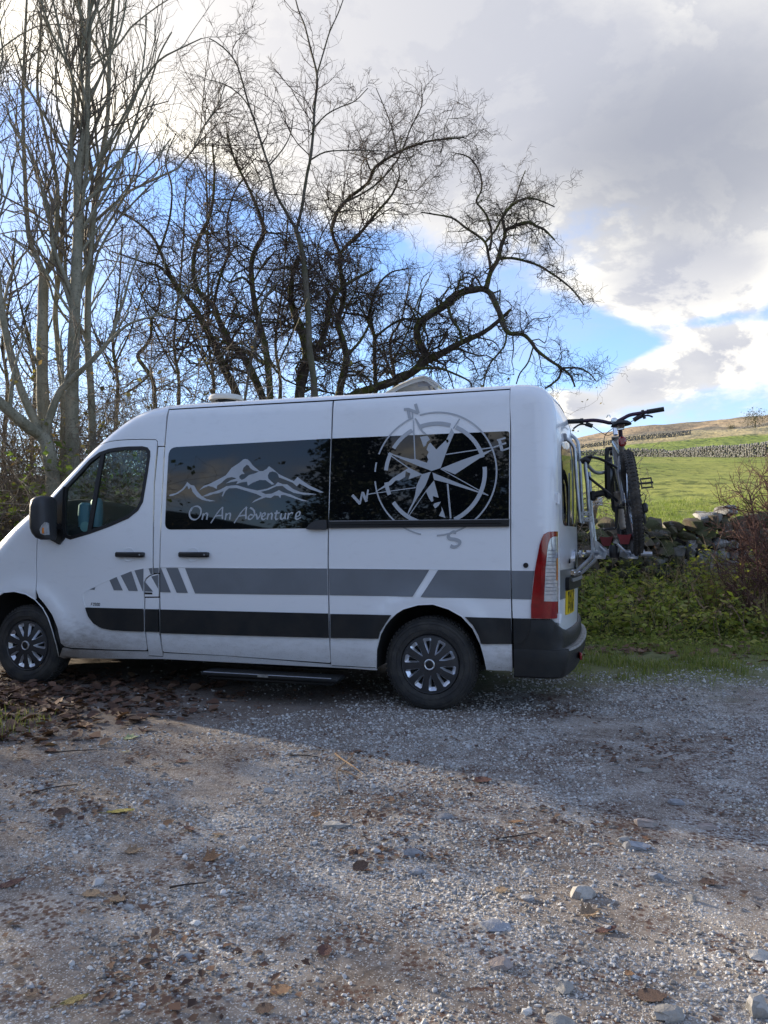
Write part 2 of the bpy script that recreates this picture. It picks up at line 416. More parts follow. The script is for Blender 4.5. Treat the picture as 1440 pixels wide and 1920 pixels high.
def panel(name,poly,m,parent,holes=(),off=0.,thick=.016,step=.07,fn=near,clip=False,ring=True,smooth=True,flip=False,rim_mat=None,grid=None,**k):
    loops=[resample(poly,step)]+[resample(h,step) for h in holes]
    P=np.array(loops[0]); lo=P.min(0); hi=P.max(0); g=grid or step
    ex=[(x,y) for x in np.arange(lo[0]+g*.37,hi[0],g) for y in np.arange(lo[1]+g*.41,hi[1],g)]
    if ring and fn is near or fn is far: ex+=RING
    ex=np.array(ex) if len(ex) else np.zeros((0,2))
    if len(ex):
        mk=inside(ex,loops[0])
        for h in loops[1:]: mk&=~inside(ex,h)
        # keep clear of the outline
        ex=ex[mk]
        for lp in loops:
            L=np.array(lp)
            if len(ex):
                dmin=np.sqrt(((ex[:,None]-L[None])**2).sum(-1)).min(1); ex=ex[dmin>g*.22 if not ring else dmin>min(.012,g*.22)]
    allp=loops+([SILC] if clip else [])
    def keep(c):
        r=inside(c,loops[0])
        for h in loops[1:]: r&=~inside(c,h)
        if clip: r&=inside(c,SILC)
        return r
    v,f=triangulate(allp,[tuple(e) for e in ex],keep)
    used=np.unique(f); rm=-np.ones(len(v),int); rm[used]=np.arange(len(used)); v=v[used]; f=rm[f]
    top=fn(v,off); 
    # boundary edges
    ed={}
    for a,b,c in f:
        for e in((a,b),(b,c),(c,a)): ed[e]=1
    bd=[e for e in ed if (e[1],e[0]) not in ed]
    V=[tuple(p) for p in top]; Fc=[tuple(t) for t in f]
    if clip: dm=dist_sil(v[:,0],v[:,1])
    bot=fn(v,off-thick)
    if thick:
        idx={}
        def gv(i,lvl):
            if (i,lvl) not in idx:
                idx[(i,lvl)]=len(V); V.append(tuple(top[i] if lvl==0 else bot[i]))
            return idx[(i,lvl)]
        for a,b in bd:
            if clip and dm[a]<2e-3 and dm[b]<2e-3: continue
            Fc.append((gv(a,0),gv(a,1),gv(b,1),gv(b,0)))
    if fn is far or flip: Fc=[t[::-1] for t in Fc]
    mi=None
    o=mesh(name,V,Fc,m,parent,smooth,**k)
    if smooth and ANALYTIC:
        e=.003; vv=v.copy()
        if clip:
            for i in np.where(dm<.007)[0]:
                j=int(np.argmin(((SILA-v[i])**2).sum(1))); vv[i]=SILA[j]-SILN[j]*.0075
        du=fn(vv+np.array((e,0)),off)-fn(vv-np.array((e,0)),off); dz=fn(vv+np.array((0,e)),off)-fn(vv-np.array((0,e)),off)
        N=np.cross(du,dz); N/=np.maximum(np.linalg.norm(N,axis=1,keepdims=True),1e-12)
        if fn is far or flip: N=-N
        NN=[tuple(q) for q in N]
        if thick:
            rn=[None]*(len(V)-len(v)); cen={}
            for a,b in bd:
                d=v[b]-v[a]; d/=max(np.linalg.norm(d),1e-9); o2=np.array((d[1],-d[0]))
                for i in (a,b): cen[i]=cen.get(i,0)+o2
            for (i,l),q in idx.items():
                c=cen.get(i,np.array((1.,0))); c=c/max(np.linalg.norm(c),1e-9)
                t=(fn((v[i]+c*e)[None],off)-fn(v[i][None],off))[0]; t/=max(np.linalg.norm(t),1e-12); rn[q-len(v)]=tuple(t)
            NN+=rn
        o.data.normals_split_custom_set_from_vertices(NN)
    return o
ANALYTIC=True
def curve_poly(pts,n=5): return [tuple(p) for p in smooth_line(pts,n,True)]
def rrect(poly,r,n=5):
    """round the corners of a polygon; r = list of radii"""
    out=[];k=len(poly); r=r if hasattr(r,'__len__') else [r]*k
    for i in range(k):
        p=np.array(poly[i],float); a=np.array(poly[i-1],float)-p; b=np.array(poly[(i+1)%k],float)-p
        la,lb=np.linalg.norm(a),np.linalg.norm(b); q=min(r[i],la*.45,lb*.45)
        if q<=0: out.append(tuple(p)); continue
        A=p+a/la*q; B=p+b/lb*q
        for j in range(n+1):
            t=j/n; out.append(tuple((1-t)**2*A+2*t*(1-t)*p+t*t*B))
    return out

# ---- outlines surveyed on the photograph
seamH=[(316,768),(470,759.5),(625,751)]
arch_r=px([(705,1246.6),(706,1218),(713,1190),(722,1173),(731,1161.6),(743,1150),(756,1142),(784,1134),(812,1133),(841,1142),(866,1156),(887,1179),(901,1207.7),(908,1232.5),(913,1253)])
arch_r=[(u,z) for u,z in arch_r]; arch_r[0]=(arch_r[0][0],.30); arch_r[-1]=(arch_r[-1][0],.33)
arch_f=[(-3.329,.262),(-3.345,.36),(-3.389,.50),(-3.43,.60),(-3.483,.683),(-3.564,.757),(-3.66,.803),(-3.784,.824),(-3.90,.812),(-4.0,.755),(-4.08,.65),(-4.12,.50),(-4.13,.25)]
g=.006   # gap
door_px=[(71,1003),(69,1053),(68,1105),(73,1120),(84,1133),(98,1153),(108,1178),(114,1206),(121,1212),(134,1215),(200,1217.5),(274,1219.5),(276,1216),(271.5,1185),(270,1150),(269.5,1107),(269,1093),(273,1084),(279,1079),(286,1076.5),(286,1040),(286,1000),(287,950),(288,908),(291,865),(294.5,829),(292,825),(265,824.5),(240,825),(218,826.5),(204,829),(186,835),(168,847),(150,866),(114,907),(91,933)]
win_px=[(118,995),(122,1007),(132,1011),(168,1000.5),(205,987),(240.5,971.5),(258.6,957),(267.6,941),(272,915),(276.6,886.6),(281,856),(281,846),(276,839.5),(267,837.5),(240.5,838),(222,839.5),(204.5,842.4),(186,849),(168,863),(146.6,886.6),(121,914),(118,940)]
door=px(door_px); winh=px(win_px)
FDOOR=panel('front_door',door,WHITE,van,[winh],clip=True,label='front door with side window and curved lower edge')
# cab glass, rubber and divider
def shrink(poly,d):
    P=np.array(poly); n=len(P); out=[]
    ar=sum(P[i][0]*P[(i+1)%n][1]-P[(i+1)%n][0]*P[i][1] for i in range(n)); s=1 if ar>0 else -1
    for i in range(n):
        a=P[i]-P[i-1]; b=P[(i+1)%n]-P[i]; a/=max(np.linalg.norm(a),1e-9); b/=max(np.linalg.norm(b),1e-9)
        na=np.array((-a[1],a[0]))*s; nb=np.array((-b[1],b[0]))*s; m=na+nb; L=np.linalg.norm(m)
        m=m/L if L>1e-6 else na; out.append(tuple(P[i]+m*d/max(.5,float(m@na))))
    return out
wi=shrink(winh,.026)
panel('window_seal',shrink(winh,-.004),RUBBER,FDOOR,[wi],off=.004,thick=.03,ring=False)
panel('side_window',shrink(winh,.018),GLASS,FDOOR,off=-.012,thick=0,ring=False)
panel('window_divider',px([(189.5,847),(197,844.5),(171,996),(163,999)]),RUBBER,FDOOR,off=.002,thick=.02,ring=False)
# fender in front of the door
fend=[(-4.13,.25)]+arch_f[::-1][1:-2]
fender=[(-4.56,.20),(-4.13,.20)]+[p for p in arch_f[::-1] if p[0]<-3.50]+px([(66.5,1122),(66.5,1105),(67.5,1053),(69.5,1001),(89,935)])+[(-3.54,1.75),(-4.6,1.75)]
panel('front_fender',fender,WHITE,van,clip=True)
# pillar, roof side and the panel above the door
pa=px([(91,933)])[0]
frameT=[p for p in px([(114,907),(150,866),(168,847),(186,835),(204,829),(218,826.5),(240,825),(265,824.5),(292,825)])]
up=[(p[0]-.004,p[1]+.007) for p in frameT]
upper=[px([(90.5,932)])[0]]+up+px([(296,827),(296,836),(307.5,836),(309,822),(315.5,767)])
TOP=2.6
upper+=[(px([(316,768)])[0][0],TOP),(-3.56,TOP)]
panel('cab_side_panel',upper,WHITE,van,clip=True,label='cab side panel that curves up from windscreen pillar to roof')
pill=px([(296,838),(307.5,838),(302,950),(300,1000),(298.5,1062),(298,1118.5),(298.5,1190),(304,1222.5),(305,1229),(276,1228),(278,1219),(274,1185),(272.5,1150),(272.3,1121),(297.3,1121),(297.3,1075.5),(288.5,1075.5),(288.5,1000),(290.5,908),(296.5,838)])
panel('door_pillar',px([(297,838),(307.5,838),(302,950),(300,1000),(298.3,1062),(297.8,1074.5),(288.6,1074.5),(288.6,1000),(290.5,908)]),WHITE,van)
panel('door_pillar',px([(272.5,1121),(297.5,1121),(298.5,1190),(304,1222.5),(305,1230),(278,1229),(278,1219),(274,1185),(272.3,1150)]),WHITE,van)
panel('fuel_flap',px([(271.5,1118.5),(271.5,1094),(275,1086),(281,1080.5),(288,1077.5),(297,1076),(297.3,1118.5)]),WHITE,van,off=.001,label='small fuel flap with a sticker')
# sill
sill=px([(116.5,1214.5),(121,1215),(134,1218),(200,1220),(276,1222),(278,1230.5),(305,1231.5),(306,1224.5),(420,1230),(620,1246),(621,1249.5),(704,1253)])
sillb=[(.0,.0)]
panel('sill',sill+[(-.412,.285),(-.79,.285),(-2.28,.285),(-3.30,.245),(-3.325,.262)],WHITE,van,off=-.006,label='dirty lower sill under the doors')
# sliding door
sld=px([(317.5,769),(470,760.5),(623.5,752.3),(620.5,822),(618,950),(614.5,990),(614,1060),(615.5,1150),(617,1196),(620,1240.5),(618,1243),(420,1229),(308,1222.5),(305,1219.5),(302,1190),(300.5,1120),(300.5,1062),(304,950),(310,836)])
SDOOR=panel('sliding_door',sld,WHITE,van,clip=True,thick=.02)
# rear quarter with wheel arch
seamR=px([(957,727)])[0][0]
qtr=px([(626.5,752)])+[(seamR-.002,px([(957,731)])[0][1])]+px([(956.5,808),(956.5,985),(957.5,1100),(961,1258)])+arch_r[::-1]+px([(704,1251.5),(621,1247.5),(619.5,1196),(618,1150),(616.5,1060),(617,990),(620.5,950),(623,822)])
QTR=panel('quarter_panel',qtr,WHITE,van,clip=True,thick=.03)
# roof side strip
zs=[px([p])[0] for p in [(318,766.5),(470,757.8),(624,749.3),(760,740.5),(957,728.5)]]
panel('roof_rail',[(zs[0][0]-.003,zs[0][1]),*zs[1:-1],(seamR-.002,zs[-1][1]),(seamR-.002,TOP),(zs[0][0]-.003,TOP)],WHITE,van,clip=True,label='roof edge strip above the sliding door')
panel('rear_corner_panel',[(seamR+.002,TOP)]+[(seamR+.002,px([(960,760)])[0][1])]+px([(958.5,808),(958.5,985),(959.5,1100),(961.5,1159)])+[(1.2,.713),(1.2,TOP)],WHITE,van,clip=True)
# body creases: the scallop line that runs over the front door
def side_tube(name,pts,r,m,parent,off=0.,n=6,cap=True,sm=4,**k):
    q=[tuple(p) for p in smooth_line(px(pts,off),sm)]; P=near(q,off)
    return MB().tube(P,r,n,cap).build(name,m,parent,**k)
side_tube('body_crease',[(157,1128),(155,1116),(162,1108),(190,1094),(226,1079),(255,1069),(284,1064.5)],.0035,WHITE,FDOOR,-.001,label='pressed curve line on the lower door')
side_tube('body_crease',[(161,1139),(157,1128),(155.5,1118)],.0035,WHITE,FDOOR,-.001)
side_tube('body_crease',[(301,1063),(450,1065),(614,1065.5)],.0022,WHITE,SDOOR,.003)
side_tube('body_crease',[(618,1065.7),(800,1067.5),(956,1069)],.0022,WHITE,QTR,.003)
# far side (seen through the cab and from other places): one pressing with window, arches and door gaps
fw=winh
farp=[(-4.53,.2),(-4.13,.2)]+arch_f[::-1]+[(-3.30,.245),(-2.28,.285),(-.412,.285)]+arch_r+[(.70,.33),(1.2,.33),(1.2,TOP),(-4.7,TOP)]
FARS=panel('far_side_panel',farp,WHITE,van,[fw],fn=far,clip=True,grid=.16)
panel('far_window',shrink(fw,-.004),GLASS,FARS,fn=far,off=-.012,thick=0,ring=False)
panel('far_window_seal',shrink(fw,-.004),RUBBER,FARS,[shrink(fw,.022)],fn=far,off=.004,thick=.03,ring=False)

# ---- top strip: front, bonnet, windscreen, roof, rear doors
def strip(name,i0,i1,m,crown,t0=0.,t1=1.,n=16,parent=van,lift=0.,gap=True,**k):
    V=[];Fc=[]
    us=SILA[:,0]; zs_=SILA[:,1]; we=S0(zs_)+rad(us)
    ii=list(range(i0,i1+1)); ts=np.linspace(t0,t1,n)
    c=crown if callable(crown) else (lambda i:crown)
    for i in ii:
        for t in ts:
            w=we[i]+(VW-2*we[i])*t; b=c(i)*4*t*(1-t)+lift
            V.append((us[i]+SILN[i][0]*b,w,zs_[i]+SILN[i][1]*b))
    for a in range(len(ii)-1):
        for j in range(n-1): Fc.append((a*n+j,(a+1)*n+j,(a+1)*n+j+1,a*n+j+1))
    return mesh(name,V,Fc,m,parent,True,**k)
def si(u=None,z=None,side='f'):
    c=[(abs((p[0]-u) if u is not None else 0)+abs((p[1]-z) if z is not None else 0),i) for i,p in enumerate(SIL) if (p[0]<-1 if side=='f' else p[0]>-1)]
    return min(c)[1]
iA=si(-4.51,.84); iB=si(-3.657,1.6); iC=si(-2.80,2.30); iD=si(-2.72,2.35); iE=si(.83,2.42,'r'); iF=si(.95,.72,'r'); iZ=len(SIL)-1
def crn(i):
    u,z=SIL[i]
    if u<-3.66: return .10+.16*np.clip((1.3-z)/.4,0,1)
    if u<-2.3: return .10-.06*np.clip((u+3.5)/1.2,0,1)
    if u<.6: return .04
    return .04+.05*np.clip((2.44-z)/.5,0,1)
strip('front_bumper',0,iA,TRIM,crn)
strip('bonnet',iA,iB,WHITE,crn)
WS=strip('windscreen',iB,iC,GLASS,crn,.03,.97,lift=.002)
strip('windscreen_surround',iB,iC,RUBBER,crn,0,.045,n=3); strip('windscreen_surround',iB,iC,RUBBER,crn,.955,1,n=3)
strip('cab_roof',iC,iD,WHITE,crn); ROOF=strip('roof',iD,iE,WHITE,crn,n=20)
# headlamp on the corner of the nose
panel('headlamp',rrect([(-4.36,.98),(-4.02,1.18),(-3.97,1.10),(-4.20,.86),(-4.38,.82)],.04),CLEARL,van,off=.006,thick=.02)
# ---- rear doors: function of (w,z)
rz=SILA[iE:]; rz=rz[::-1]
def rear(P,off=0.):
    P=np.asarray(P,float); w,z=P[:,0],P[:,1]
    u=np.interp(z,rz[:,1],rz[:,0]); we=S0(z)+.115; t=np.clip((w-we)/(VW-2*we),0,1)
    b=(.04+.05*np.clip((2.44-z)/.5,0,1))*4*t*(1-t)
    return np.stack([u+b+off,w,z],-1)
ze=2.40
wl=.125
near_edge=[(float(S0(np.array(z)))+.119,z) for z in np.linspace(.45,2.36,12)]
gw=[(.245,1.40),(.93,1.40),(.93,2.02),(.60,2.05),(.275,2.00)]
gwr=rrect(gw,.06)
RD1=panel('rear_door',near_edge[::-1]+[(.26,.45),(1.026,.45),(1.026,2.385),(.25,2.385)][0:0]+[(.12,.45),(1.026,.45),(1.026,2.39),(.26,2.39)],WHITE,van,[gwr],fn=rear,ring=False,flip=False,label='nearer rear door with number plate')
fe=[(VW-w,z) for w,z in near_edge]
RD2=panel('rear_door',[(1.034,.45)]+fe+[(VW-.26,2.39),(1.034,2.39)],WHITE,van,[[(VW-w,z) for w,z in gwr]],fn=rear,ring=False,label='farther rear door')
panel('rear_window',shrink(gwr,-.01),DARKGLASS,RD1,fn=rear,off=.004,thick=.01,ring=False)
panel('rear_window',[(VW-w,z) for w,z in shrink(gwr,-.01)],DARKGLASS,RD2,fn=rear,off=.004,thick=.01,ring=False)
strip('roof_rear_edge',iE-1,si(.9,2.36,'r')+1,WHITE,crn,n=20,lift=-.003)
panel('door_seal',[(1.02,.5),(1.04,.5),(1.04,2.38),(1.02,2.38)],RUBBER,van,fn=rear,off=.003,thick=.01,ring=False)
# grey stripe across the rear doors, handle recess, plate, badge, lock
panel('stripe',[(.12,.955),(1.02,.955),(1.02,1.06),(.12,1.06)],STRIPE,RD1,fn=rear,off=.0015,thick=0,ring=False)
panel('stripe',[(1.04,.955),(1.93,.955),(1.93,1.06),(1.04,1.06)],STRIPE,RD2,fn=rear,off=.0015,thick=0,ring=False)
panel('stripe',[(.12,.845),(.30,.845),(.30,.956),(.12,.956)],STRIPE,RD1,fn=rear,off=.0016,thick=0,ring=False)
HR=panel('rear_handle_trim',rrect([(.27,.905),(1.0,.905),(1.0,1.0),(.27,1.0)],.02),TRIM,RD1,fn=rear,off=.03,thick=.03,ring=False)
panel('handle_bar',rrect([(.36,.965),(.95,.965),(.95,.99),(.36,.99)],.01),GREYP,HR,fn=rear,off=.04,thick=.01,ring=False)
YEL=mat('number_plate_yellow',(.80,.56,.02),.35,vary=.1,scale=6)
PL=panel('number_plate',rrect([(.28,.72),(.60,.72),(.60,.90),(.28,.90)],.012),YEL,RD1,fn=rear,off=.012,thick=.01,ring=False,label='yellow number plate with black letters in two rows')
CHR={'Y':['2 6 2 0','0 6 2 3 4 6'],'H':['0 0 0 6','4 0 4 6','0 3 4 3'],'1':['2 0 2 6 1 5'],'2':['0 5 1 6 3 6 4 5 4 4 0 0 4 0'],'P':['0 0 0 6 3 6 4 5 4 4 3 3 0 3'],'V':['0 6 2 0 4 6'],'N':['0 0 0 6 4 0 4 6'],
     'F':['0 0 0 6 4 6','0 3 3 3'],'3':['0 6 4 6 2 4 4 2 3 0 0 0'],'5':['4 6 0 6 0 3.4 3 3.4 4 2 3 0 0 0'],'0':['0 1 0 5 1 6 3 6 4 5 4 1 3 0 1 0 0 1']}
def ribbon(mb,pts,wd,fn,off,nib=None,step=.006,wmin=.35):
    """a flat stroke laid on the surface fn; nib = angle of a broad pen"""
    P=np.array(resample(pts,step,False)); n=len(P)
    if n<2: return
    T=np.gradient(P,axis=0); T/=np.maximum(np.linalg.norm(T,axis=1),1e-9)[:,None]; N=np.stack([-T[:,1],T[:,0]],-1)
    w=np.full(n,wd)
    if nib is not None:
        a=np.arctan2(T[:,1],T[:,0]); w=wd*(wmin+(1-wmin)*np.abs(np.sin(a-nib)))
    A=fn(P+N*w[:,None]/2,off); B=fn(P-N*w[:,None]/2,off)
    V=[tuple(v) for pr in zip(A,B) for v in pr]
    mb.add(V,[(2*i,2*i+1,2*i+3,2*i+2) for i in range(n-1)])
def letters(name,text,x0,z0,h,wd,m,parent,fn,off,adv=1.0,slant=0.,mirror=1):
    mb=MB(); x=x0
    for i,ch in enumerate(text):
        for s in CHR.get(ch,[]):
            q=[float(v) for v in s.split()]; pts=[(x+mirror*(q[j]/6*h*.62*adv+q[j+1]/6*h*slant),z0+q[j+1]/6*h) for j in range(0,len(q),2)]
            ribbon(mb,pts,wd,fn,off+.0002*i)
        x+=mirror*h*.62*adv
    return mb.build(name,m,parent,smooth=False)
letters('plate_letters','YH12',.315,.815,.076,.016,BLACK,PL,rear,.0132,adv=1.35)
letters('plate_letters','PVN',.335,.732,.076,.016,BLACK,PL,rear,.0132,adv=1.5)
# diamond emblem
def emb(w0,z0,sx,sz): return [(w0-sx,z0),(w0,z0-sz),(w0+sx,z0),(w0,z0+sz)]
panel('diamond_emblem',emb(.66,1.13,.058,.078),CHROME,RD1,[emb(.66,1.13,.027,.042)],fn=rear,off=.018,thick=.018,ring=False,label='chrome diamond emblem on the rear door')
MB().tube([rear([(.42,1.12)],0)[0],rear([(.42,1.12)],.012)[0]],.018,12).build('door_lock',BLACK,RD1)
MB().tube([(1.00,1.5,1.16),(1.10,1.42,1.16)],.012,8).tube([(1.06,1.45,1.13),(1.06,1.45,1.19)],.02,8).build('door_handle',CHROME,RD2)
# hinges
for (zz,h) in ((1.585,.075),(.715,.07)):
    p=(.945,.115+float(S0(np.array(zz))),zz)
    MB().box((p[0]-.025,p[1]-.048,zz),(.06,.022,h),bev=.006).box((p[0]+.012,p[1]-.02,zz),(.02,.05,h*.8),bev=.004).tube([(p[0]+.006,p[1]-.05,zz-h*.55),(p[0]+.006,p[1]-.05,zz+h*.55)],.011,8).build('door_hinge',WHITE,RD1)
# tail lamps
lampo=px([(1037.7,996.4),(1027.5,997.5),(1019.7,1002),(1015.8,1009.7),(1011.9,1022),(1004,1064),(999.4,1102),(996,1136),(996,1159),(1041.6,1160)])
zt,zb=lampo[0][1],lampo[-1][1]
lamp=lampo[:-1]+[(.945,zb+.002),(.948,(zb+zt)/2),(.947,zt)]
lini=px([(1038.5,1006),(1032.5,1009.7),(1029,1017.5),(1027,1031.6),(1023.5,1064),(1020.5,1127)]); lini+= [(.944,lini[-1][1]-.004),(.946,1.05),(.945,lini[0][1])]
def lampset(fn,nm,**k):
    L=panel('tail_lamp',lamp,REDL,van,fn=fn,off=.014,thick=.03,step=.03,**k)
    c=panel('clear_lens',lini,CLEARL,L,fn=fn,off=.0185,thick=.006,step=.03)
    zz=lini[0][1]-.10
    for i in range(13):
        z=zz-i*.0265
        if z<lini[5][1]+.01: break
        ul=np.interp(z,[p[1] for p in lini[5:0:-1]],[p[0] for p in lini[5:0:-1]])
        q=fn([(ul+.006,z),(ul+.03,z),(ul+.05,z),(.935,z)],.0195); MB().tube(q,.0022,5).build('lens_rib',GREYP,c) if i==0 and 0 else None
        RIBS.tube(q,.0024,4)
    return L,c
RIBS=MB(); L,c=lampset(near,'n',label='tall red tail lamp with clear reversing lens'); RIBS.build('lens_ribs',GREYP,c)
panel('amber_lens',[(.937,.99),(.944,.99),(.945,1.15),(.939,1.15)],AMBER,L,off=.022,thick=.006,step=.03)
RIBS=MB(); L,c=lampset(far,'f'); RIBS.build('lens_ribs',GREYP,c)

# ---- bumper round the rear
BUMP=TRIM
def bump_path(o):
    a=[(.632,-.012),(.80,-.012),(.90,.002),(.965,.05),(1.0,.13)]
    P=[]
    pts=smooth_line([(.632,-.004),(.78,-.006),(.89,.006),(.965,.055),(.995,.15),(1.035,.42),(1.055,.75),(1.06,1.03)],5)
    pts=[np.array(p) for p in pts]; pts+= [np.array((p[0],VW-p[1])) for p in pts[:-1][::-1]]
    out=[]
    for i,p in enumerate(pts):
        t=pts[min(i+1,len(pts)-1)]-pts[max(i-1,0)]; t/=np.linalg.norm(t); out.append((p,np.array((t[1],-t[0]))))
    return out
path=bump_path(0)
def loft(levels,name,m,parent=van,rng=None,**k):
    V=[];Fc=[]; pp=path if rng is None else path[rng[0]:rng[1]]
    for p,n in pp:
        s=np.clip((p[0]-.90)/.12,0,1)
        for z,o,e in levels:
            q=p+n*(o+e*s); V.append((q[0],q[1],z if not callable(z) else z(s)))
    L=len(levels)
    for i in range(len(pp)-1):
        for j in range(L-1): Fc.append((i*L+j,(i+1)*L+j,(i+1)*L+j+1,i*L+j+1))
    o=mesh(name,V,Fc,m,parent,True,**k); o.data.set_sharp_from_angle(angle=R(35)); return o
topz=lambda s:.714-.11*s
BU=loft([(.30,-.05,0),(.285,-.012,0),(.30,.004,.0),(.40,.010,.028),(.475,.010,.036),(.490,.006,.032),(.492,.002,.01),(.50,.002,.0),(lambda s:.60-.05*s,.004,0),(lambda s:.700-.11*s,.002,-.002),(topz,-.006,-.004),(lambda s:.716-.11*s,-.05,0)],'rear_bumper',BUMP,label='black wraparound rear bumper')
LGREY=mat('scuffed_step_grey',(.30,.29,.27),.6,vary=.4,scale=12,bump=.2,bscale=120)
loft([(.478,.014,.034),(.494,.010,.031),(.496,.004,.008)],'bumper_step',LGREY,BU,rng=(18,53))
MB().box((1.083,.36,.41),(.02,.09,.055),rot=Matrix.Rotation(R(12),3,'Z'),bev=.006).build('rear_reflector',REDL,BU)
# ---- bonded side windows and rail
w1=px([(313,840),(620.3,822.3),(618,935),(614.8,990),(311,993)])
w1=rrect(px([(317,839),(620.3,822.3),(615.5,990.3),(309.5,993)]),[.075,.01,.005,.06]); SW=panel('side_window',w1,DARKGLASS,SDOOR,off=.0035,thick=.006,ring=False,grid=.2,label='black privacy glass with mountain graphic')
w2=rrect(px([(623,822.2),(955,808.3),(954.3,987),(616.8,990.3)]),[.005,.02,.02,.005]); QW=panel('side_window',w2,DARKGLASS,QTR,off=.0035,thick=.006,ring=False,grid=.2,label='black privacy glass with compass graphic')
RB=panel('door_rail',px([(617,976.5),(954.8,973),(954.3,987.3),(616.8,990.2)],.02),BLACK,QTR,off=.022,thick=.022,ring=False)
q=near(px([(617,977.2),(954,973.8)],.02),.0225); MB().tube(q,.003,6).build('rail_edge',GREYP,RB)
q=near(px([(620,984),(940,980.5)],.02),.0225); MB().tube(q,.0045,6).build('rail_slot',DARK,RB)
qe=near(px([(946,980)],.02),.022)[0]; MB().tube([qe,qe+np.array((0,-.004,0))],.016,12).build('rail_end_cap',RUBBER,RB)
panel('roller_cover',curve_poly(px([(574.5,992),(577,987),(581.5,982),(588,978),(595,975.8),(603,975),(611,974.7),(612,980),(612,992.5),(600,993),(585,993)],.03),2),MIRRORP,SDOOR,off=.035,thick=.034,ring=False,label='black roller cover at the corner of the sliding door')
# door handles in round recess cups
def handle(x0,x1,yc,parent):
    c=px([((x0+x1)/2-1,yc)])[0]; cup=[(c[0]+.062*math.cos(a),c[1]+.062*math.sin(a)) for a in np.linspace(0,2*pi,28,endpoint=False)]
    V=[];Fc=[]
    for k,(rr,o) in enumerate(((1.05,.0012),(1.0,.004),(.9,.0015),(.6,.0008),(.25,.0006))):
        V+= [tuple(v) for v in near([(c[0]+.060*rr*math.cos(a),c[1]+.060*rr*math.sin(a)) for a in np.linspace(0,2*pi,28,endpoint=False)],o)]
    for k in range(4):
        for i in range(28): Fc.append((k*28+i,k*28+(i+1)%28,(k+1)*28+(i+1)%28,(k+1)*28+i))
    Fc.append(tuple(4*28+i for i in range(28)))
    mesh('handle_cup',V,Fc,WHITE,parent,True)
    a=px([(x0,yc)],.03)[0]; b=px([(x1,yc)],.03)[0]; L=b[0]-a[0]; z=(a[1]+b[1])/2; w=float(S(a[0],z)[0])
    M=MB().box(((a[0]+b[0])/2,w-.030,z),(L,.028,.044),bev=.010); M.box((a[0]+.02,w-.012,z),(.03,.03,.036),bev=.004); M.box((b[0]-.035,w-.013,z),(.06,.034,.04),bev=.006)
    h=M.build('door_handle',BLACK,parent)
    MB().tube([(b[0]-.03,w-.0435,z),(b[0]-.03,w-.0455,z)],.008,10).build('key_lock',GREYP,h)
handle(216,269,1040,FDOOR); handle(334.5,390.5,1040,SDOOR)
# lower black trims
def trimp(pts,parent,r=.0,**k): 
    o=panel('lower_trim',rrect(px(pts,.01),r),TRIM,parent,off=.016,thick=.02,ring=False,step=.05,**k)
    m=o.modifiers.new('bevel','BEVEL') if 0 else None
    return o
T=[trimp([(160,1139),(215,1140.5),(268.3,1141.7),(268.8,1184.3),(240,1183.3),(211,1181.5),(191,1177.8),(175.6,1169),(165.6,1155.6)],FDOOR,.01),
 trimp([(272.5,1142),(296.8,1142.5),(297.5,1185),(272.5,1184)],van),
 trimp([(300.8,1142.8),(450,1146.5),(614.5,1150.5),(616,1196),(450,1191.5),(301,1187)],SDOOR),
 trimp([(619.5,1151.2),(733,1153.5),(722,1170),(712,1186),(709,1197.5),(620.5,1196.2)],QTR),
 trimp([(872,1157),(958,1159.5),(959.5,1207.5),(902.5,1207.3),(897,1191),(887,1173)],QTR)]
trimp([(962.5,1160.2),(994.5,1161),(993,1180),(988,1195),(978,1205),(963.5,1208)],van,.01)
# arch lips
for a,pr in((arch_r,QTR),):
    MB().tube(near(a,.0),.004,6).build('arch_lip',WHITE,pr)
MB().tube(near([p for p in arch_f],.0),.0045,6).build('arch_lip',WHITE,van)
# stripes
def st(pts,parent,m=STRIPE,name='stripe',**k): return panel(name,px(pts),m,parent,off=.0035,thick=0,ring=False,step=.05,grid=.05,**k)
st([(168,1105),(179,1101),(177.7,1105.9)],FDOOR); st([(205.7,1087.7),(219,1081.7),(230.7,1107),(214,1106.7)],FDOOR)
st([(226.7,1079),(246.7,1071),(259,1108),(241.7,1107.8)],FDOOR); st([(252.5,1069.5),(269.5,1066),(269,1092),(269,1108),(268,1108.5)],FDOOR)
st([(271.8,1090),(287.5,1109.3),(271.8,1109)],van); st([(279,1066),(286,1064.8),(286,1076),(283,1077)],FDOOR); st([(288.8,1065),(297.8,1064.5),(297.6,1074.3),(288.8,1074.3)],van); st([(284,1081),(297,1077.5),(297,1104)],van)
st([(300.8,1064.5),(302,1064.5),(320.7,1110.7),(300.8,1110.2)],SDOOR); st([(311.7,1064.8),(334,1065),(352.7,1111.8),(331.7,1111.3)],SDOOR)
st([(347.3,1065.2),(480,1066),(613.8,1066.3),(615,1115.8),(490,1114.6),(366,1112.6)],SDOOR)
st([(617,1066.3),(805,1068.5),(773.5,1118.8),(618.2,1116)],QTR); st([(821.5,1068.7),(957,1070),(957.8,1123),(788.7,1119.4)],QTR)
st([(959.7,1070.1),(1002.5,1070.3),(999,1090),(996,1124),(960,1123)],van)
# model lettering and small sticker
letters('model_lettering','F3500',*px([(171,1135.2)])[0],.022,.0045,BLACK,FDOOR,near,.002,adv=1.35,slant=.15)
st([(271.5,1110.5),(286,1111),(286,1114.5),(271.5,1114)],van,BLACK,'sticker')
# side marker and rubber plug
qm=near(px([(986,1060)]),0)[0]; MB().tube([qm,qm+np.array((0,-.008,0))],.019,14).build('round_plug',BLACK,van)
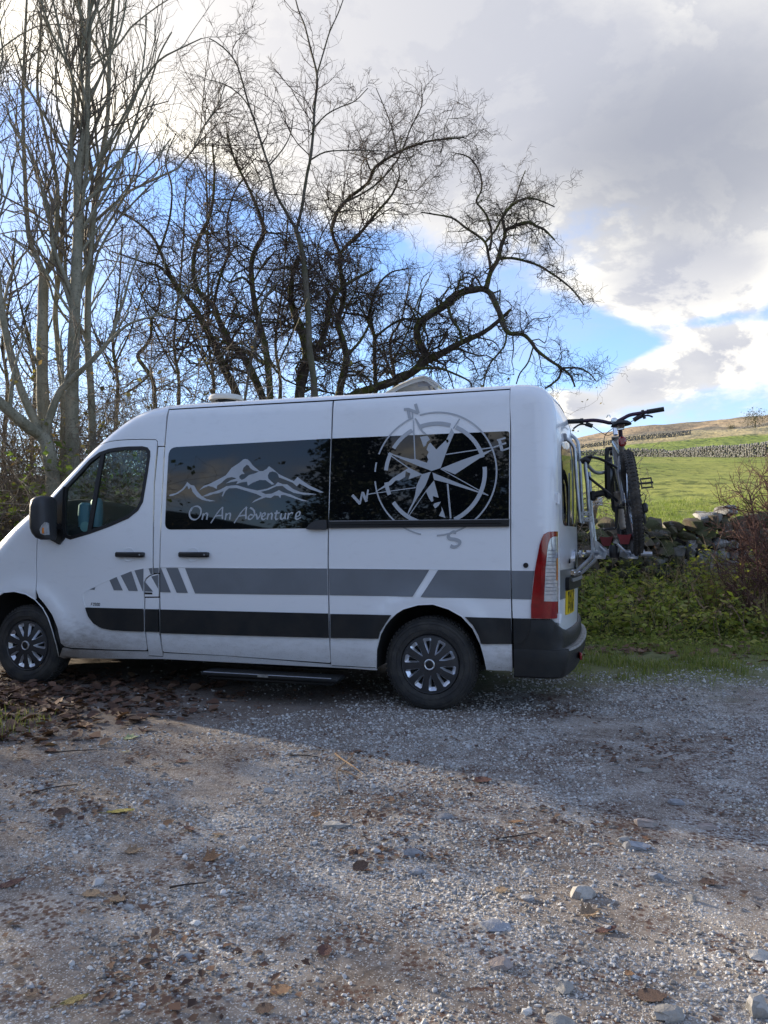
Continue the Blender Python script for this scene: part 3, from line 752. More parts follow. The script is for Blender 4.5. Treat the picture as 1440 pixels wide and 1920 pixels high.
# ---- window graphics
def crop(p,ox,oy,s): return [(ox+a/s,oy+b/s) for a,b in p]
def decal(name,pts,parent,hole=None,ox=0,oy=0,s=1,off=.0049,m=DECAL,**k):
    return panel(name,px(crop(pts,ox,oy,s)),m,parent,[px(crop(hole,ox,oy,s))] if hole else [],off=off,thick=0,ring=False,step=.05,**k)
mt=dict(ox=310,oy=850,s=4.8)
decal('mountain_graphic',[(40,372),(100,358),(150,325),(180,290),(200,258),(232,285),(262,290),(290,340),(325,380),(375,412),(455,430),(400,434),(330,418),(285,390),(250,350),(232,305),(212,325),(200,290),(165,330),(120,362),(75,381),(40,385)],SW,**mt)
decal('mountain_graphic',[(305,335),(345,295),(400,275),(480,235),(545,200),(600,130),(670,85),(700,58),(720,51),(742,54),(765,75),(790,110),(850,160),(880,160),(915,140),(935,115),(970,140),(1020,185),(1080,215),(1160,250),(1192,212),(1225,240),(1300,290),(1430,352),(1400,354),(1300,322),(1210,272),(1185,298),(1150,265),(1080,237),(1025,217),(1015,190),(1000,172),(965,163),(938,172),(925,200),(930,228),(985,278),(960,282),(905,242),(850,240),(790,265),(745,292),(738,255),(690,262),(640,277),(655,250),(600,258),(545,272),(590,245),(645,225),(600,214),(560,222),(530,245),(510,265),(470,290),(465,322),(430,302),(390,295),(350,310)],SW,hole=[(735,103),(755,112),(762,130),(790,152),(845,165),(805,182),(755,195),(720,225),(690,240),(670,225),(668,205),(690,187),(718,186),(697,160),(706,130)],**mt)
decal('mountain_graphic',[(335,388),(400,357),(440,347),(500,325),(550,297),(600,290),(645,286),(740,315),(830,335),(920,318),(990,287),(1015,260),(1060,278),(1100,280),(1150,320),(1220,350),(1360,367),(1360,371),(1250,373),(1160,357),(1100,327),(1055,292),(1000,297),(930,330),(860,347),(905,367),(960,363),(1005,342),(1025,330),(1060,350),(1130,370),(1200,403),(1295,433),(1240,431),(1140,397),(1080,377),(1045,376),(1038,405),(1020,382),(985,379),(950,402),(905,396),(850,417),(775,449),(810,420),(872,391),(820,366),(740,341),(640,312),(575,315),(545,340),(520,390),(511,386),(528,340),(480,360),(430,367),(380,387)],SW,**mt)
TX=MB()
def stroke(pts,wd=15,nib=R(35),sm=5,wmin=.45,base=0):
    q=px(crop(pts,310,850,4.8)); q=[tuple(p) for p in smooth_line(q,sm)] if len(q)>2 else q
    ribbon(TX,q,wd*.00096,near,.0049+base,nib,wmin=wmin)
S_=[[(262,478),(238,495),(222,530),(222,565),(245,592),(278,595),(305,575),(322,540),(322,505),(305,482),(275,476),(250,490),(232,520)],
 [(345,540),(340,570),(333,598)],[(340,566),(355,548),(373,538),(383,552),(378,575),(374,598)],
 [(412,628),(440,585),(480,525),(519,482)],[(519,484),(516,530),(517,592)],[(452,566),(485,560),(520,560)],
 [(552,538),(547,570),(540,598)],[(547,566),(562,548),(580,540),(589,552),(584,575),(581,597)],
 [(622,628),(650,585),(692,525),(734,480)],[(734,482),(728,530),(728,590)],[(662,566),(696,560),(732,558)],
 [(790,556),(770,552),(752,570),(752,590),(772,592),(795,570),(806,540),(795,508),(765,490)],
 [(818,545),(826,570),(832,595)],[(832,595),(852,565),(862,538),(852,534)],
 [(872,572),(895,560),(902,543),(888,538),(872,558),(870,584),(886,596),(910,582)],
 [(930,540),(924,570),(918,596)],[(924,566),(940,548),(956,540),(964,552),(960,575),(958,596)],
 [(1008,515),(998,555),(994,584),(1004,595),(1020,586)],[(984,540),(1010,538),(1032,534)],
 [(1048,540),(1040,570),(1044,590),(1060,590),(1078,568)],[(1086,536),(1080,570),(1080,594)],
 [(1112,536),(1108,566),(1102,594)],[(1108,562),(1122,545),(1138,534),(1150,542)],
 [(1178,572),(1205,560),(1214,535),(1200,526),(1182,545),(1175,578),(1190,594),(1222,576)]]
for i,s in enumerate(S_): stroke(s,17,base=.00012*(i%3))
TX.build('adventure_lettering',DECAL,SW,smooth=False,label='script lettering that reads On An Adventure')
# compass
cp=dict(ox=650,oy=750,s=4.645); CC=px(crop([(741,618)],650,750,4.645))[0]
def cpx(p): return px(crop([p],650,750,4.645))[0]
RO=np.mean([math.dist(cpx(p),cpx((765,640))) for p in((215,640),(1312,600),(810,126),(730,1158))]); C0=cpx((765,640))
CM=MB()
def arc(r,a0,a1,wd,off=.0049):
    pts=[(C0[0]+r*math.cos(R(a)),C0[1]+r*math.sin(R(a))) for a in np.arange(a0,a1+.01,3)]; ribbon(CM,pts,wd,near,off,step=.03)
RI=RO*.815
for a0,a1 in((-87,107),(112,160),(168,178),(186,258)): arc(RO,a0,a1,.012)
for a0,a1 in((-66,8),(17,66),(72,108),(118,150),(154,176),(189,206),(214,262),(266,292)): arc(RI,a0,a1,.031)
for a,b,wd in(((582,178),(597,515),.009),((597,160),(640,225),.012),((985,165),(930,250),.010),((865,475),(1285,412),.008),((820,600),(1235,832),.0065),((362,468),(540,592),.008),((540,592),(655,650),.008),((235,814),(605,763),.006),((695,790),(530,1028),.006),((880,730),(907,1030),.013)):
    ribbon(CM,[cpx(a),cpx(b)],wd,near,.0051,step=.03)
def lt(pts,wd=.018,sm=4):
    wd*=1.3
    q=[cpx(p) for p in pts]; q=[tuple(p) for p in smooth_line(q,sm)] if sm else q; ribbon(CM,q,wd,near,.0050,R(40),step=.008,wmin=.5)
lt([(500,82),(535,80),(550,160)],.019,0); lt([(540,82),(625,115)],.019,0); lt([(625,118),(600,35)],.019,0); lt([(575,165),(575,95)],.010,0)
lt([(1385,330),(1310,352)],.014,0); lt([(1330,350),(1355,440)],.018,0); lt([(1390,375),(1335,392)],.014,0); lt([(1415,420),(1350,442)],.014,0); lt([(1285,412),(1330,395)],.011,0)
lt([(955,1155),(925,1150),(890,1175),(895,1205),(950,1215),(985,1235),(975,1265),(935,1280),(905,1270)],.022)
lt([(50,828),(120,905)],.018,0); lt([(115,908),(140,800)],.015,0); lt([(140,805),(175,885)],.018,0); lt([(172,885),(188,780)],.013,0); lt([(188,822),(240,812)],.008,0)
CM.build('compass_ring',DECAL,QW,smooth=False,label='compass rings, needles and N E S W letters')
for pts in ([(738,620),(700,548),(712,520),(700,490),(715,455),(698,430),(712,390),(730,372),(782,432),(870,345),(915,245),(937,290),(882,420),(820,592)],
 [(596,168),(625,205),(652,235),(660,262),(702,300),(652,285),(640,320),(622,250)][:5]+[(668,292),(640,262),(620,225)],
 [(640,322),(704,312),(727,345),(703,365),(690,398),(672,410),(655,360)],
 [(820,597),(1000,525),(1285,425),(945,648)],[(748,632),(1160,800),(1235,834),(872,722),(762,695)],
 [(350,458),(500,500),(560,515),(605,515),(700,548),(738,617),(640,580),(480,515)],
 [(540,592),(658,650),(540,692),(556,642),(517,620),(510,670),(462,702),(430,700),(390,740),(320,768),(235,812),(350,730),(400,682)],
 [(735,625),(657,647),(610,745),(597,830),(575,895),(545,950),(518,1030),(600,880),(690,740)],
 [(762,700),(690,790),(715,850),(740,888),(757,880),(752,838),(802,850)],[(765,900),(822,885),(802,920),(772,945),(755,918)],[(825,930),(838,950),(862,1028),(805,1008),(830,960)]):
    decal('compass_star',pts,QW,off=.0053,**cp)
for h in [[(862,345),(885,345),(890,365),(875,375)]]: decal('compass_star',h,QW,off=.0058,m=DARKGLASS,**cp)

# ---- door mirror
sail=px([(119.5,912),(92.5,943),(84,962),(73,1001),(110.5,1021),(119.5,1010),(117,985),(117.5,930)],.02)
MR=panel('mirror_base',sail,BLACK,FDOOR,off=.022,thick=.022,ring=False)
def pod():
    # rounded housing lofted along its height
    prof=[(930,79,91,.5),(932.5,74,93,.8),(938,70,95,1),(950,66,96,1),(970,65,97,1),(990,66.5,97,1),(1000,70,97,.95),(1008,76,97,.85),(1012,83,97,.6)]
    V=[];n=14; cw=-.17
    for y,a,b,d in prof:
        (ua,_),(ub,z)=uzw(a,y,cw),uzw(b,y,cw); mu=(ua+ub)/2; hu=(ub-ua)/2
        for j in range(n):
            q=2*pi*j/n; V.append((mu+hu*math.copysign(abs(math.cos(q))**.7,math.cos(q)),cw+.115*d*math.copysign(abs(math.sin(q))**.75,math.sin(q)),z))
    Fc=[(i*n+j,(i+1)*n+j,(i+1)*n+(j+1)%n,i*n+(j+1)%n) for i in range(len(prof)-1) for j in range(n)]+[tuple(range(n)),tuple(range((len(prof)-1)*n,len(prof)*n))[::-1]]
    return V,Fc
V,Fc=pod(); PD=mesh('door_mirror',V,Fc,MIRRORP,FDOOR,True,label='black door mirror with white indicator lens')
b0=near(px([(102,990)],.02),.02)[0]; b1=np.array(van_u(92,988,-.13)); MB().tube([b0+np.array((0,.02,0)),(b0+b1)/2,b1],[.05,.04,.045],10,flat=1.5).build('mirror_arm',BLACK,MR)
mi=[uzw(*p,-.295) for p in [(73.5,993),(77,985),(83,979),(86.5,981),(88,1003),(82,1003.5),(75,1000)]]
MB().prism([(u,z) for u,z in mi],-.292,-.262).build('indicator_lens',CLEARL,PD)
MB().box((uzw(81,995,-.29)[0],-.286,uzw(81,995,-.29)[1]),(.02,.02,.05),bev=.003).build('indicator_bulb',AMBER,PD)
# ---- wheel arches and underbody
def liner(a,fn):
    A=fn(a,-.004); B=fn(a,-.40); B[:,1]=(.42 if fn is near else VW-.42); n=len(a)
    V=[tuple(v) for v in A]+[tuple(v) for v in B]; Fc=[(i,i+1,n+i+1,n+i) for i in range(n-1)]+[tuple(n+i for i in range(n))]
    mesh('wheel_well',V,Fc,DARK,van,True)
for fn in(near,far):
    liner(arch_f,fn); liner(arch_r,fn)
FL=MB(); FL.box((-1.87,1.03,.36),(2.85,1.9,.10)); FL.box((.72,1.03,.40),(.42,1.9,.12)); FL.box((-1.7,1.03,.40),(5.2,1.1,.14)); FL.box((-4.3,1.03,.36),(.3,1.5,.1))
FL.build('underbody',DARK,van,smooth=False)
MB().tube([(-3.68,.15,.345),(-3.68,1.9,.345)],.035,8).tube([(0,.15,.345),(0,1.9,.345)],.045,8).tube([(-2.6,.8,.26),(.5,.8,.26)],.03,8).box((-1.2,.5,.29),(.9,.35,.16),bev=.03).build('axles_and_exhaust',DARK,van)
# side step
s0=px([(380,1244)],.12)[0][0]; s1=px([(636,1262)],.12)[0][0]
STP=MB().box(((s0+s1)/2,-.035,.213),(s1-s0,.20,.034),bev=.012).box(((s0+s1)/2,-.05,.18),(s1-s0-.1,.10,.03),bev=.01).build('side_step',TRIM,van,label='black step bar under the sliding door')
MB().tube([(s0+.03,-.136,.228),(s1-.05,-.136,.228)],.004,5).build('step_edge',ALU,STP)
MB().box((s0+.55,-.137,.222),(.09,.006,.022)).build('step_label',LGREY,STP,smooth=False)
# ---- cab interior
CAB=MB()
CAB.box((-3.0,1.03,.45),(1.4,1.8,.06)); CAB.box((-2.27,1.03,1.35),(.03,1.86,2.05)); CAB.build('cab_lining',SEATM,van,smooth=False)
MB().box((-3.36,1.03,1.27),(.42,1.74,.30),bev=.08).box((-3.55,1.03,1.33),(.3,1.7,.12),bev=.04).build('dashboard',SEATM,van)
for wy in(.55,1.45):
    SEAT=MB().box((-2.72,wy,.95),(.50,.50,.16),bev=.05).box((-2.47,wy,1.32),(.15,.50,.72),rot=Matrix.Rotation(R(8),3,'Y'),bev=.05).build('cab_seat',SEATM,van)
    MB().box((-2.41,wy,1.80),(.10,.26,.17),bev=.04).build('headrest',SEATM,SEAT)
MB().tube([(-3.10+.12*math.cos(a),1.45+.19*math.sin(a),1.42-.14*math.cos(a)) for a in np.linspace(0,2*pi,24,endpoint=False)],.014,8,closed=True).tube([(-3.2,1.45,1.40),(-3.1,1.45,1.42)],.03,8).build('steering_wheel',BLACK,van)
PALE=mat('pale_blue_plastic',(.12,.26,.36),.5); CARD=mat('paper_card',(.62,.58,.36),.8)
MB().tube([(-3.24,.22,1.40),(-3.24,.22,1.50),(-3.24,.22,1.60),(-3.24,.22,1.62)],[.055,.062,.055,.03],12).build('blue_flask',PALE,van); MB().tube([(-3.13,.24,1.40),(-3.13,.24,1.52),(-3.13,.24,1.63),(-3.13,.24,1.66)],[.05,.058,.052,.03],12).build('blue_flask',PALE,van)
MB().tube([(-3.15,.12,1.40),(-3.15,.10,1.40)],.045,16).build('round_tag',mat('pale_tag',(.25,.45,.5),.4),van)
MB().box((-2.95,1.2,1.56),(.22,.10,.03),rot=Matrix.Rotation(R(-14),3,'Y')).box((-3.1,1.1,1.50),(.28,.2,.02)).build('folded_map',CARD,van,smooth=False)
MB().box((-2.52,1.75,1.87),(.07,.07,.08),bev=.02).tube([(-2.52,1.75,2.05),(-2.52,1.75,1.9)],.006,5).build('hanging_charm',BLACK,van)
MB().box((-2.75,1.03,2.22),(.5,1.5,.07),bev=.02).build('overhead_shelf',SEATM,van)
MB().tube([(-2.8,.9,2.14),(-2.62,.9,2.15),(-2.45,.95,2.14)],[.03,.045,.03],10,flat=.5).build('paper_roll',mat('paper_white',(.6,.6,.58),.8),van)

# ---- wheels
TYRE=mat('tyre_rubber',(.020,.020,.021),.75,col2=(.045,.042,.038),scale=9,bump=.4,bscale=90)
CAPM=mat('wheel_cover_grey',(.035,.036,.040),.38,vary=.2,scale=10); SILV=mat('wheel_cover_silver',(.60,.62,.66),.28,.8)
def wheel(hu,side=1,spin=0.):
    w0=.022 if side>0 else VW-.022; s=side
    def Y(h): return w0+s*h
    root=None
    prof=[(.222,.030),(.228,.010),(.245,.003),(.285,-.004),(.315,.002),(.335,.016),(.3465,.036),(.349,.06),(.349,.17),(.340,.20),(.31,.215),(.24,.205),(.222,.19)]
    t=MB().lathe([(r,s*h) for r,h in prof],(hu,w0,.346),n=72,flip=s<0)
    tire=t.build('wheel',TYRE,van,label='rear wheel with dark ten spoke cover' if (hu==0 and s>0) else None)
    # tread lugs and sidewall ribs
    L=MB()
    for i in range(64):
        a=2*pi*i/64
        for k,(h0,h1) in enumerate(((.038,.075),(.085,.115),(.125,.165))):
            aa=a+(.05 if k==1 else 0); M=Matrix(((math.sin(aa),0,math.cos(aa)),(0,1,0),(-math.cos(aa),0,math.sin(aa))))
            L.box((hu+.352*math.cos(aa),Y((h0+h1)/2),.346+.352*math.sin(aa)),(.022,h1-h0,.010),rot=M)
    L.build('tread_blocks',TYRE,tire,smooth=False,kind='stuff')
    RG=MB()
    for r,h in((.262,-.0025),(.305,-.003),(.327,.006)): RG.tube([(hu+r*math.cos(a),Y(h),.346+r*math.sin(a)) for a in np.linspace(0,2*pi,64,endpoint=False)],.0022,4,closed=True)
    RG.build('sidewall_ribs',TYRE,tire)
    # cover
    n=10; outer=[(.221*math.cos(a),.221*math.sin(a)) for a in np.linspace(0,2*pi,80,endpoint=False)]
    holes=[];sil=MB()
    for i in range(n):
        a=2*pi*(i+.5)/n+spin
        def pt(r,d): return (r*math.cos(a+d),r*math.sin(a+d))
        h=[pt(.082,-.04),pt(.115,-.155),pt(.190,-.175),pt(.200,-.12),pt(.200,.12),pt(.190,.165),pt(.115,.10),pt(.082,.01)]
        holes.append(h)
        inn=[pt(.102,-.0),pt(.124,-.06),pt(.170,-.085),pt(.173,-.06),pt(.173,.065),pt(.170,.085),pt(.124,.03),pt(.102,.01)]
        k=len(h); dsh=lambda p:-.006+.02*(math.hypot(*p)/.22)**2
        V=[(hu+p[0],Y(dsh(p)-.0045),.346+p[1]) for p in h]+[(hu+p[0],Y(dsh(p)+.020),.346+p[1]) for p in inn]
        sil.add(V,[(j,(j+1)%k,k+(j+1)%k,k+j)[::-1] for j in range(k)])
    fn=lambda P,off=0:np.stack([hu+np.asarray(P)[:,0],Y(0)+s*(-.006+.02*(np.hypot(np.asarray(P)[:,0],np.asarray(P)[:,1])/.22)**2-.004)-s*off,.346+np.asarray(P)[:,1]],-1)
    cv=panel('wheel_cover',outer,CAPM,tire,holes,fn=fn,ring=False,step=.03,thick=.012,flip=s<0)
    sil.build('spoke_window_trim',SILV,cv,smooth=False)
    MB().lathe([(.001,s*.035),(.215,s*.035)],(hu,w0,.346),n=40).build('rim',DARK,tire)
    MB().lathe([(.222,s*.012),(.219,s*.004),(.214,s*.010)],(hu,w0,.346),n=72).build('rim_edge',CAPM,tire)
    MB().tube([(hu+.036*math.cos(a),Y(-.013),.346+.036*math.sin(a)) for a in np.linspace(0,2*pi,28,endpoint=False)],.0065,8,closed=True).build('hub_ring',SILV,cv)
    MB().lathe([(.001,-s*.016),(.02,-s*.0155),(.034,-s*.011),(.036,0)],(hu,w0,.346),n=28).build('hub_cap',BLACK,cv)
    return tire
wheel(0,1,.12); wheel(-3.682,1,.35); wheel(0,-1); wheel(-3.682,-1)
# mud flap scraps of leaf caught in the arch are part of the dirt
# ---- roof fittings
RW=mat('roof_plastic_white',(.62,.61,.56),.45,vary=.15,scale=6)
c=van_u(424,740.5,.9); zc=c[2]-.058
MB().lathe([(.001,.058),(.10,.056),(.15,.046),(.165,.025),(.16,.0)],(c[0],.9,zc),axis='z',n=32).build('roof_aerial_dome',RW,van,label='low white dome on the front of the roof')
MB().lathe([(.09,2.44-zc),(.10,.002)],(c[0],.9,zc),axis='z',n=20).build('dome_pedestal',BLACK,van)
MB().box((c[0]+.05,.75,2.545),(.12,.03,.035),bev=.008).tube([(c[0]-.02,.72,2.50),(c[0]+.03,.73,2.57),(c[0]+.12,.74,2.50)],.008,6).build('aerial_bracket',BLACK,van)
MB().box((uzw(470,741,.6)[0],.6,2.50),(.22,.08,.035),bev=.01).build('roof_clamp',BLACK,van)
# open roof vent
vu0=uzw(716,732,.85)[0]; vu1=uzw(826,724,.85)[0]
VENT=MB().box(((vu0+vu1)/2,.95,2.52),(vu1-vu0-.02,.42,.05),bev=.015).build('roof_vent',RW,van,label='open white roof vent tilted up towards the rear')
FROST=mat('frosted_lid',(.55,.54,.50),.35,ior=1.4); FROST.node_tree.nodes['Principled BSDF'].inputs['Transmission Weight'].default_value=.45
lid=[]
pr=[(0,.0),(.08,.07),(.20,.135),(.33,.185),(.42,.20),(.455,.185),(.50,.145),(.545,.095)]
V=[];
for (a,b) in pr:
    for w_,dz in((.72,-.02),(.75,.0),(.95,.012),(1.15,0),(1.18,-.02)): V.append((vu0+.0+a*(vu1-vu0)/.545,w_,2.52+b*.92+dz))
Fc=[(i*5+j,(i+1)*5+j,(i+1)*5+j+1,i*5+j+1) for i in range(len(pr)-1) for j in range(4)]
nb=len(V); V+=[(v[0],v[1],v[2]-.035) for v in V]; Fc+=[tuple(nb+q for q in f[::-1]) for f in Fc]
for j in (0,4):
    for i in range(len(pr)-1): a=i*5+j;b=(i+1)*5+j; Fc.append((a,b,b+nb,a+nb))
for i in (0,len(pr)-1):
    for j in range(4): a=i*5+j;b=a+1; Fc.append((a,b,b+nb,a+nb))
mesh('vent_lid',V,Fc,FROST,VENT,True)
MB().tube([(vu1-.05,.78,2.54),(vu1-.12,.78,2.66)],.008,6).tube([(vu1-.05,1.1,2.54),(vu1-.12,1.1,2.66)],.008,6).box((vu1-.12,.76,2.63),(.12,.01,.04)).build('vent_strut',GREYP,VENT)

# ================================================================== TERRAIN
def sm(t): t=np.clip(t,0,1); return t*t*(3-2*t)
def Hraw(x,y,micro=True):
    x=np.asarray(x,float); y=np.asarray(y,float)
    edge=y+(vnoise(x*.35,y*0+3.3,5,2)-.5)*.9
    h=.52*sm((edge-9.5)/3.2)
    f=np.clip(y,13,85)-13; h=h+f*.141*np.clip((x+40)/45,.45,1)
    h=h+(np.clip(y,85,115)-85)*.06
    r=np.hypot(x,y); az=np.degrees(np.arctan2(x,y))
    front=sm((np.abs(az)*-1+75)/25)
    k=np.interp(az,[-180,-140,-110,-60,0,8,14,18,22,27,60,110,180],[.30,.55,.35,.45,.55,.70,.865,.955,.965,.985,1,.4,.30])
    far_=(np.clip(r,115,1500)-115)*.137+(np.clip(r,330,1500)-330)*.018
    h=h+far_*k-(np.clip(r,1500,3600)-1500)*.12*k
    # a long hillside behind the camera, seen mirrored in the windows
    h=h+sm((r-70)/330)*26*np.clip(np.interp(az,[-180,-150,-143,-138,-130,-120,-95,-80],[0,.1,.4,.8,1.45,1.6,.8,0]),0,2)
    if micro:
        h=h+(vnoise(x*.8,y*.8,11,4)-.5)*.05+(vnoise(x*4,y*4,3,3)-.5)*.012
        fld=sm((y-10)/3)
        h=h+fld*((vnoise(x*1.6,y*1.2,21,3)-.5)*.10+(vnoise(x*.12,y*.10,8,3)-.5)*.7*sm((y-16)/20))
        h=h+sm((r-140)/400)*((vnoise(x*.006,y*.006,31,5)-.5)*34+(vnoise(x*.03,y*.012,32,4)-.5)*7)*np.clip(k,.2,1)*(1-.6*sm((r-1250)/250))
        h=h-.03*np.exp(-((y-5.0)/.5)**2)*0
    return h
def grid_sheet(name,xs,ys,m,dz=0.,**k):
    X,Y=np.meshgrid(xs,ys); Z=Hraw(X,Y)+dz
    V=np.stack([X.ravel(),Y.ravel(),Z.ravel()],-1); nx,ny=len(xs),len(ys)
    i=np.arange(nx-1)[None]+np.arange(ny-1)[:,None]*nx; Q=np.stack([i,i+1,i+nx+1,i+nx],-1).reshape(-1,4)
    return np_mesh(name,V,Q,m,kind='structure',**k)
def spread_axis(a,b,c0,c1,fine,growth=1.14):
    """fine spacing between c0 and c1, growing outwards to a and b"""
    mid=list(np.arange(c0,c1,fine)); l=[];p=c0;s=fine
    while p>a: s*=growth; p-=s; l.append(p)
    r=[];p=mid[-1];s=fine
    while p<b: s*=growth; p+=s; r.append(p)
    out=l[::-1]+mid+r; out[0]=a; out[-1]=b
    return np.array(sorted(set(out)))

def gravel_material():
    m=bpy.data.materials.new('gravel_and_dirt'); m.use_nodes=True; t=NT(m.node_tree); b=t.n['Principled BSDF']
    P=t.node('ShaderNodeTexCoord').outputs['Object']; x,y,z=t.xyz(P)
    big=t.noise(P,.55,4,.6); mid=t.noise(P,2.3,5,.62,.4); fine=t.noise(P,28,5,.7)
    v1=t.voro(P,62,'F1','Color'); vd=t.voro(P,62); vr=t.xyz(v1)[0]
    v2=t.voro(P,150,'F1','Color'); v2d=t.voro(P,150); v2r=t.xyz(v2)[1]
    dirt=t.mix(t.ss(fine,.35,.7),(.130,.104,.085),(.275,.235,.20))
    dirt=t.mix(t.ss(mid,.40,.72),dirt,(.34,.305,.265))
    peb=t.mix(vr,(.19,.18,.17),(.60,.59,.575)); peb2=t.mix(v2r,(.18,.172,.165),(.55,.53,.51))
    cov=t.ss(t.m('ADD',t.m('MULTIPLY',mid,.6),t.m('MULTIPLY',big,.5)),.44,.64)
    pm=t.m('MULTIPLY',t.m('LESS_THAN',t.m('ADD',vd,t.m('MULTIPLY',t.m('SUBTRACT',1,cov),.45)),.50),t.m('GREATER_THAN',vr,.30))
    pm2=t.m('MULTIPLY',t.m('LESS_THAN',v2d,.42),t.m('GREATER_THAN',v2r,t.m('SUBTRACT',.75,t.m('MULTIPLY',cov,.45))))
    c=t.mix(pm2,dirt,peb2); c=t.mix(t.m('MULTIPLY',pm,t.ss(cov,.1,.5)),c,peb)
    # mouldering leaf litter trodden into the gravel
    lit=t.noise(t.scale(P,1,1.15,1,(7,3,0)),5.5,6,.66,.3); lb=t.noise(t.scale(P,1,1,1,(1,9,0)),.9,3,.5)
    lt_=t.ss(t.m('ADD',lit,t.m('MULTIPLY',t.m('SUBTRACT',lb,.5),.6)),.49,.57)
    lt2=t.m('MULTIPLY',lt_,t.ss(t.voro(P,45,'F1','Distance'),.62,.30))
    damp=t.ss(t.noise(t.scale(P,1,1.6,1,(4,4,0)),.8,4,.6,.5),.52,.66); c=t.mix(t.m('MULTIPLY',damp,.45),c,t.vm('MULTIPLY',c,(.45,.42,.40)))
    c=t.mix(t.m('MULTIPLY',lt2,.9),c,t.mix(fine,(.035,.018,.013),(.135,.065,.043)))
    # bare trodden earth towards the trees on the left
    earth=t.ss(t.m('ADD',t.m('ADD',t.m('MULTIPLY',x,-.30),t.m('MULTIPLY',y,.42)),t.m('MULTIPLY',t.m('SUBTRACT',mid,.5),2.2)),1.9,3.0)
    earth=t.m('MULTIPLY',earth,t.ss(x,1.3,-.6))
    c=t.mix(t.m('MULTIPLY',earth,.78),c,t.mix(fine,(.085,.066,.055),(.20,.165,.14)))
    # mossy grass beyond the gravel
    gn=t.noise(P,1.3,5,.6); gedge=t.m('ADD',y,t.m('MULTIPLY',t.m('SUBTRACT',gn,.5),3.4))
    gr=t.m('MULTIPLY',t.ss(gedge,6.0,7.7),t.ss(x,-.2,1.2)); gr=t.m('MULTIPLY',gr,t.ss(fine,.2,.45))
    c=t.mix(gr,c,t.mix(t.noise(P,9,4),(.075,.085,.03),(.17,.18,.065)))
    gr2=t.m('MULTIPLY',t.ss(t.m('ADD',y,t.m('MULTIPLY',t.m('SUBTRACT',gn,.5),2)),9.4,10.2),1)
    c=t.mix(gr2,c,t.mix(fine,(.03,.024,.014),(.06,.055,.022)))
    t.put(b.inputs['Base Color'],c); b.inputs['Roughness'].default_value=.86; b.inputs['Specular IOR Level'].default_value=.3
    hgt=t.m('ADD',t.m('MULTIPLY',pm,t.m('SUBTRACT',.55,vd)),t.m('MULTIPLY',pm2,t.m('MULTIPLY',t.m('SUBTRACT',.5,v2d),.4)))
    hgt=t.m('ADD',hgt,t.m('MULTIPLY',fine,.5))
    bn=t.node('ShaderNodeBump'); bn.inputs['Strength'].default_value=.9; bn.inputs['Distance'].default_value=.012
    t.l.new(hgt,bn.inputs['Height']); t.l.new(bn.outputs[0],b.inputs['Normal'])
    return m
def field_material():
    m=bpy.data.materials.new('pasture_grass'); m.use_nodes=True; t=NT(m.node_tree); b=t.n['Principled BSDF']
    P=t.node('ShaderNodeTexCoord').outputs['Object']; x,y,z=t.xyz(P)
    n1=t.noise(P,.09,4,.6); n2=t.noise(t.scale(P,1,.8,1),1.1,5,.7); n3=t.noise(P,7,5,.75)
    c=t.mix(t.ss(n1,.3,.7),(.21,.255,.05),(.30,.31,.075))
    c=t.mix(t.m('MULTIPLY',t.ss(n2,.50,.62),.8),c,(.075,.10,.022))
    c=t.mix(t.m('MULTIPLY',t.ss(n3,.52,.72),.5),c,(.27,.27,.09))
    pale=t.m('MULTIPLY',t.ss(t.noise(t.scale(P,.02,.05,1),1,3),.45,.6),t.ss(y,118,130))
    c=t.mix(pale,c,(.24,.21,.10))
    t.put(b.inputs['Base Color'],c); b.inputs['Roughness'].default_value=.9; b.inputs['Specular IOR Level'].default_value=.15
    bn=t.node('ShaderNodeBump'); bn.inputs['Strength'].default_value=1; bn.inputs['Distance'].default_value=.16
    t.l.new(t.m('ADD',n2,t.m('MULTIPLY',n3,.35)),bn.inputs['Height']); t.l.new(bn.outputs[0],b.inputs['Normal'])
    return m
def hill_material():
    m=bpy.data.materials.new('moorland'); m.use_nodes=True; t=NT(m.node_tree); b=t.n['Principled BSDF']
    P=t.node('ShaderNodeTexCoord').outputs['Object']; x,y,z=t.xyz(P)
    r=t.vm('LENGTH',P)
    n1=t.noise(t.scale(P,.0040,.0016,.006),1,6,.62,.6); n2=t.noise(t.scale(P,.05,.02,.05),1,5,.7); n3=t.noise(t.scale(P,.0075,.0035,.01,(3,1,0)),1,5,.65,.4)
    moor=t.mix(t.ss(n1,.40,.60),(.31,.235,.155),(.14,.135,.11))  # dark grey-green bands paint cloud shadow into the moor colour
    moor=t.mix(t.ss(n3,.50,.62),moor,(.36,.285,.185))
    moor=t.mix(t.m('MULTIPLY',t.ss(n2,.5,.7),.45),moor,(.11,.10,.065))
    gre=t.mix(n2,(.15,.20,.045),(.20,.24,.06))
    tan=t.mix(t.ss(n2,.3,.7),(.28,.235,.12),(.36,.31,.19))
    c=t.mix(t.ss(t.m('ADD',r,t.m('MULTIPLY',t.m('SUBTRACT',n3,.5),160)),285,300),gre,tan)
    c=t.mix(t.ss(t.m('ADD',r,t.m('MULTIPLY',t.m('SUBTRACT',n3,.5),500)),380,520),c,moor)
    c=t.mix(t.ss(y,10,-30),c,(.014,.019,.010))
    t.put(b.inputs['Base Color'],c); b.inputs['Roughness'].default_value=.95; b.inputs['Specular IOR Level'].default_value=.1
    bn=t.node('ShaderNodeBump'); bn.inputs['Strength'].default_value=1; bn.inputs['Distance'].default_value=5
    t.l.new(n2,bn.inputs['Height']); t.l.new(bn.outputs[0],b.inputs['Normal'])
    return m
MG,MF,MH=gravel_material(),field_material(),hill_material()
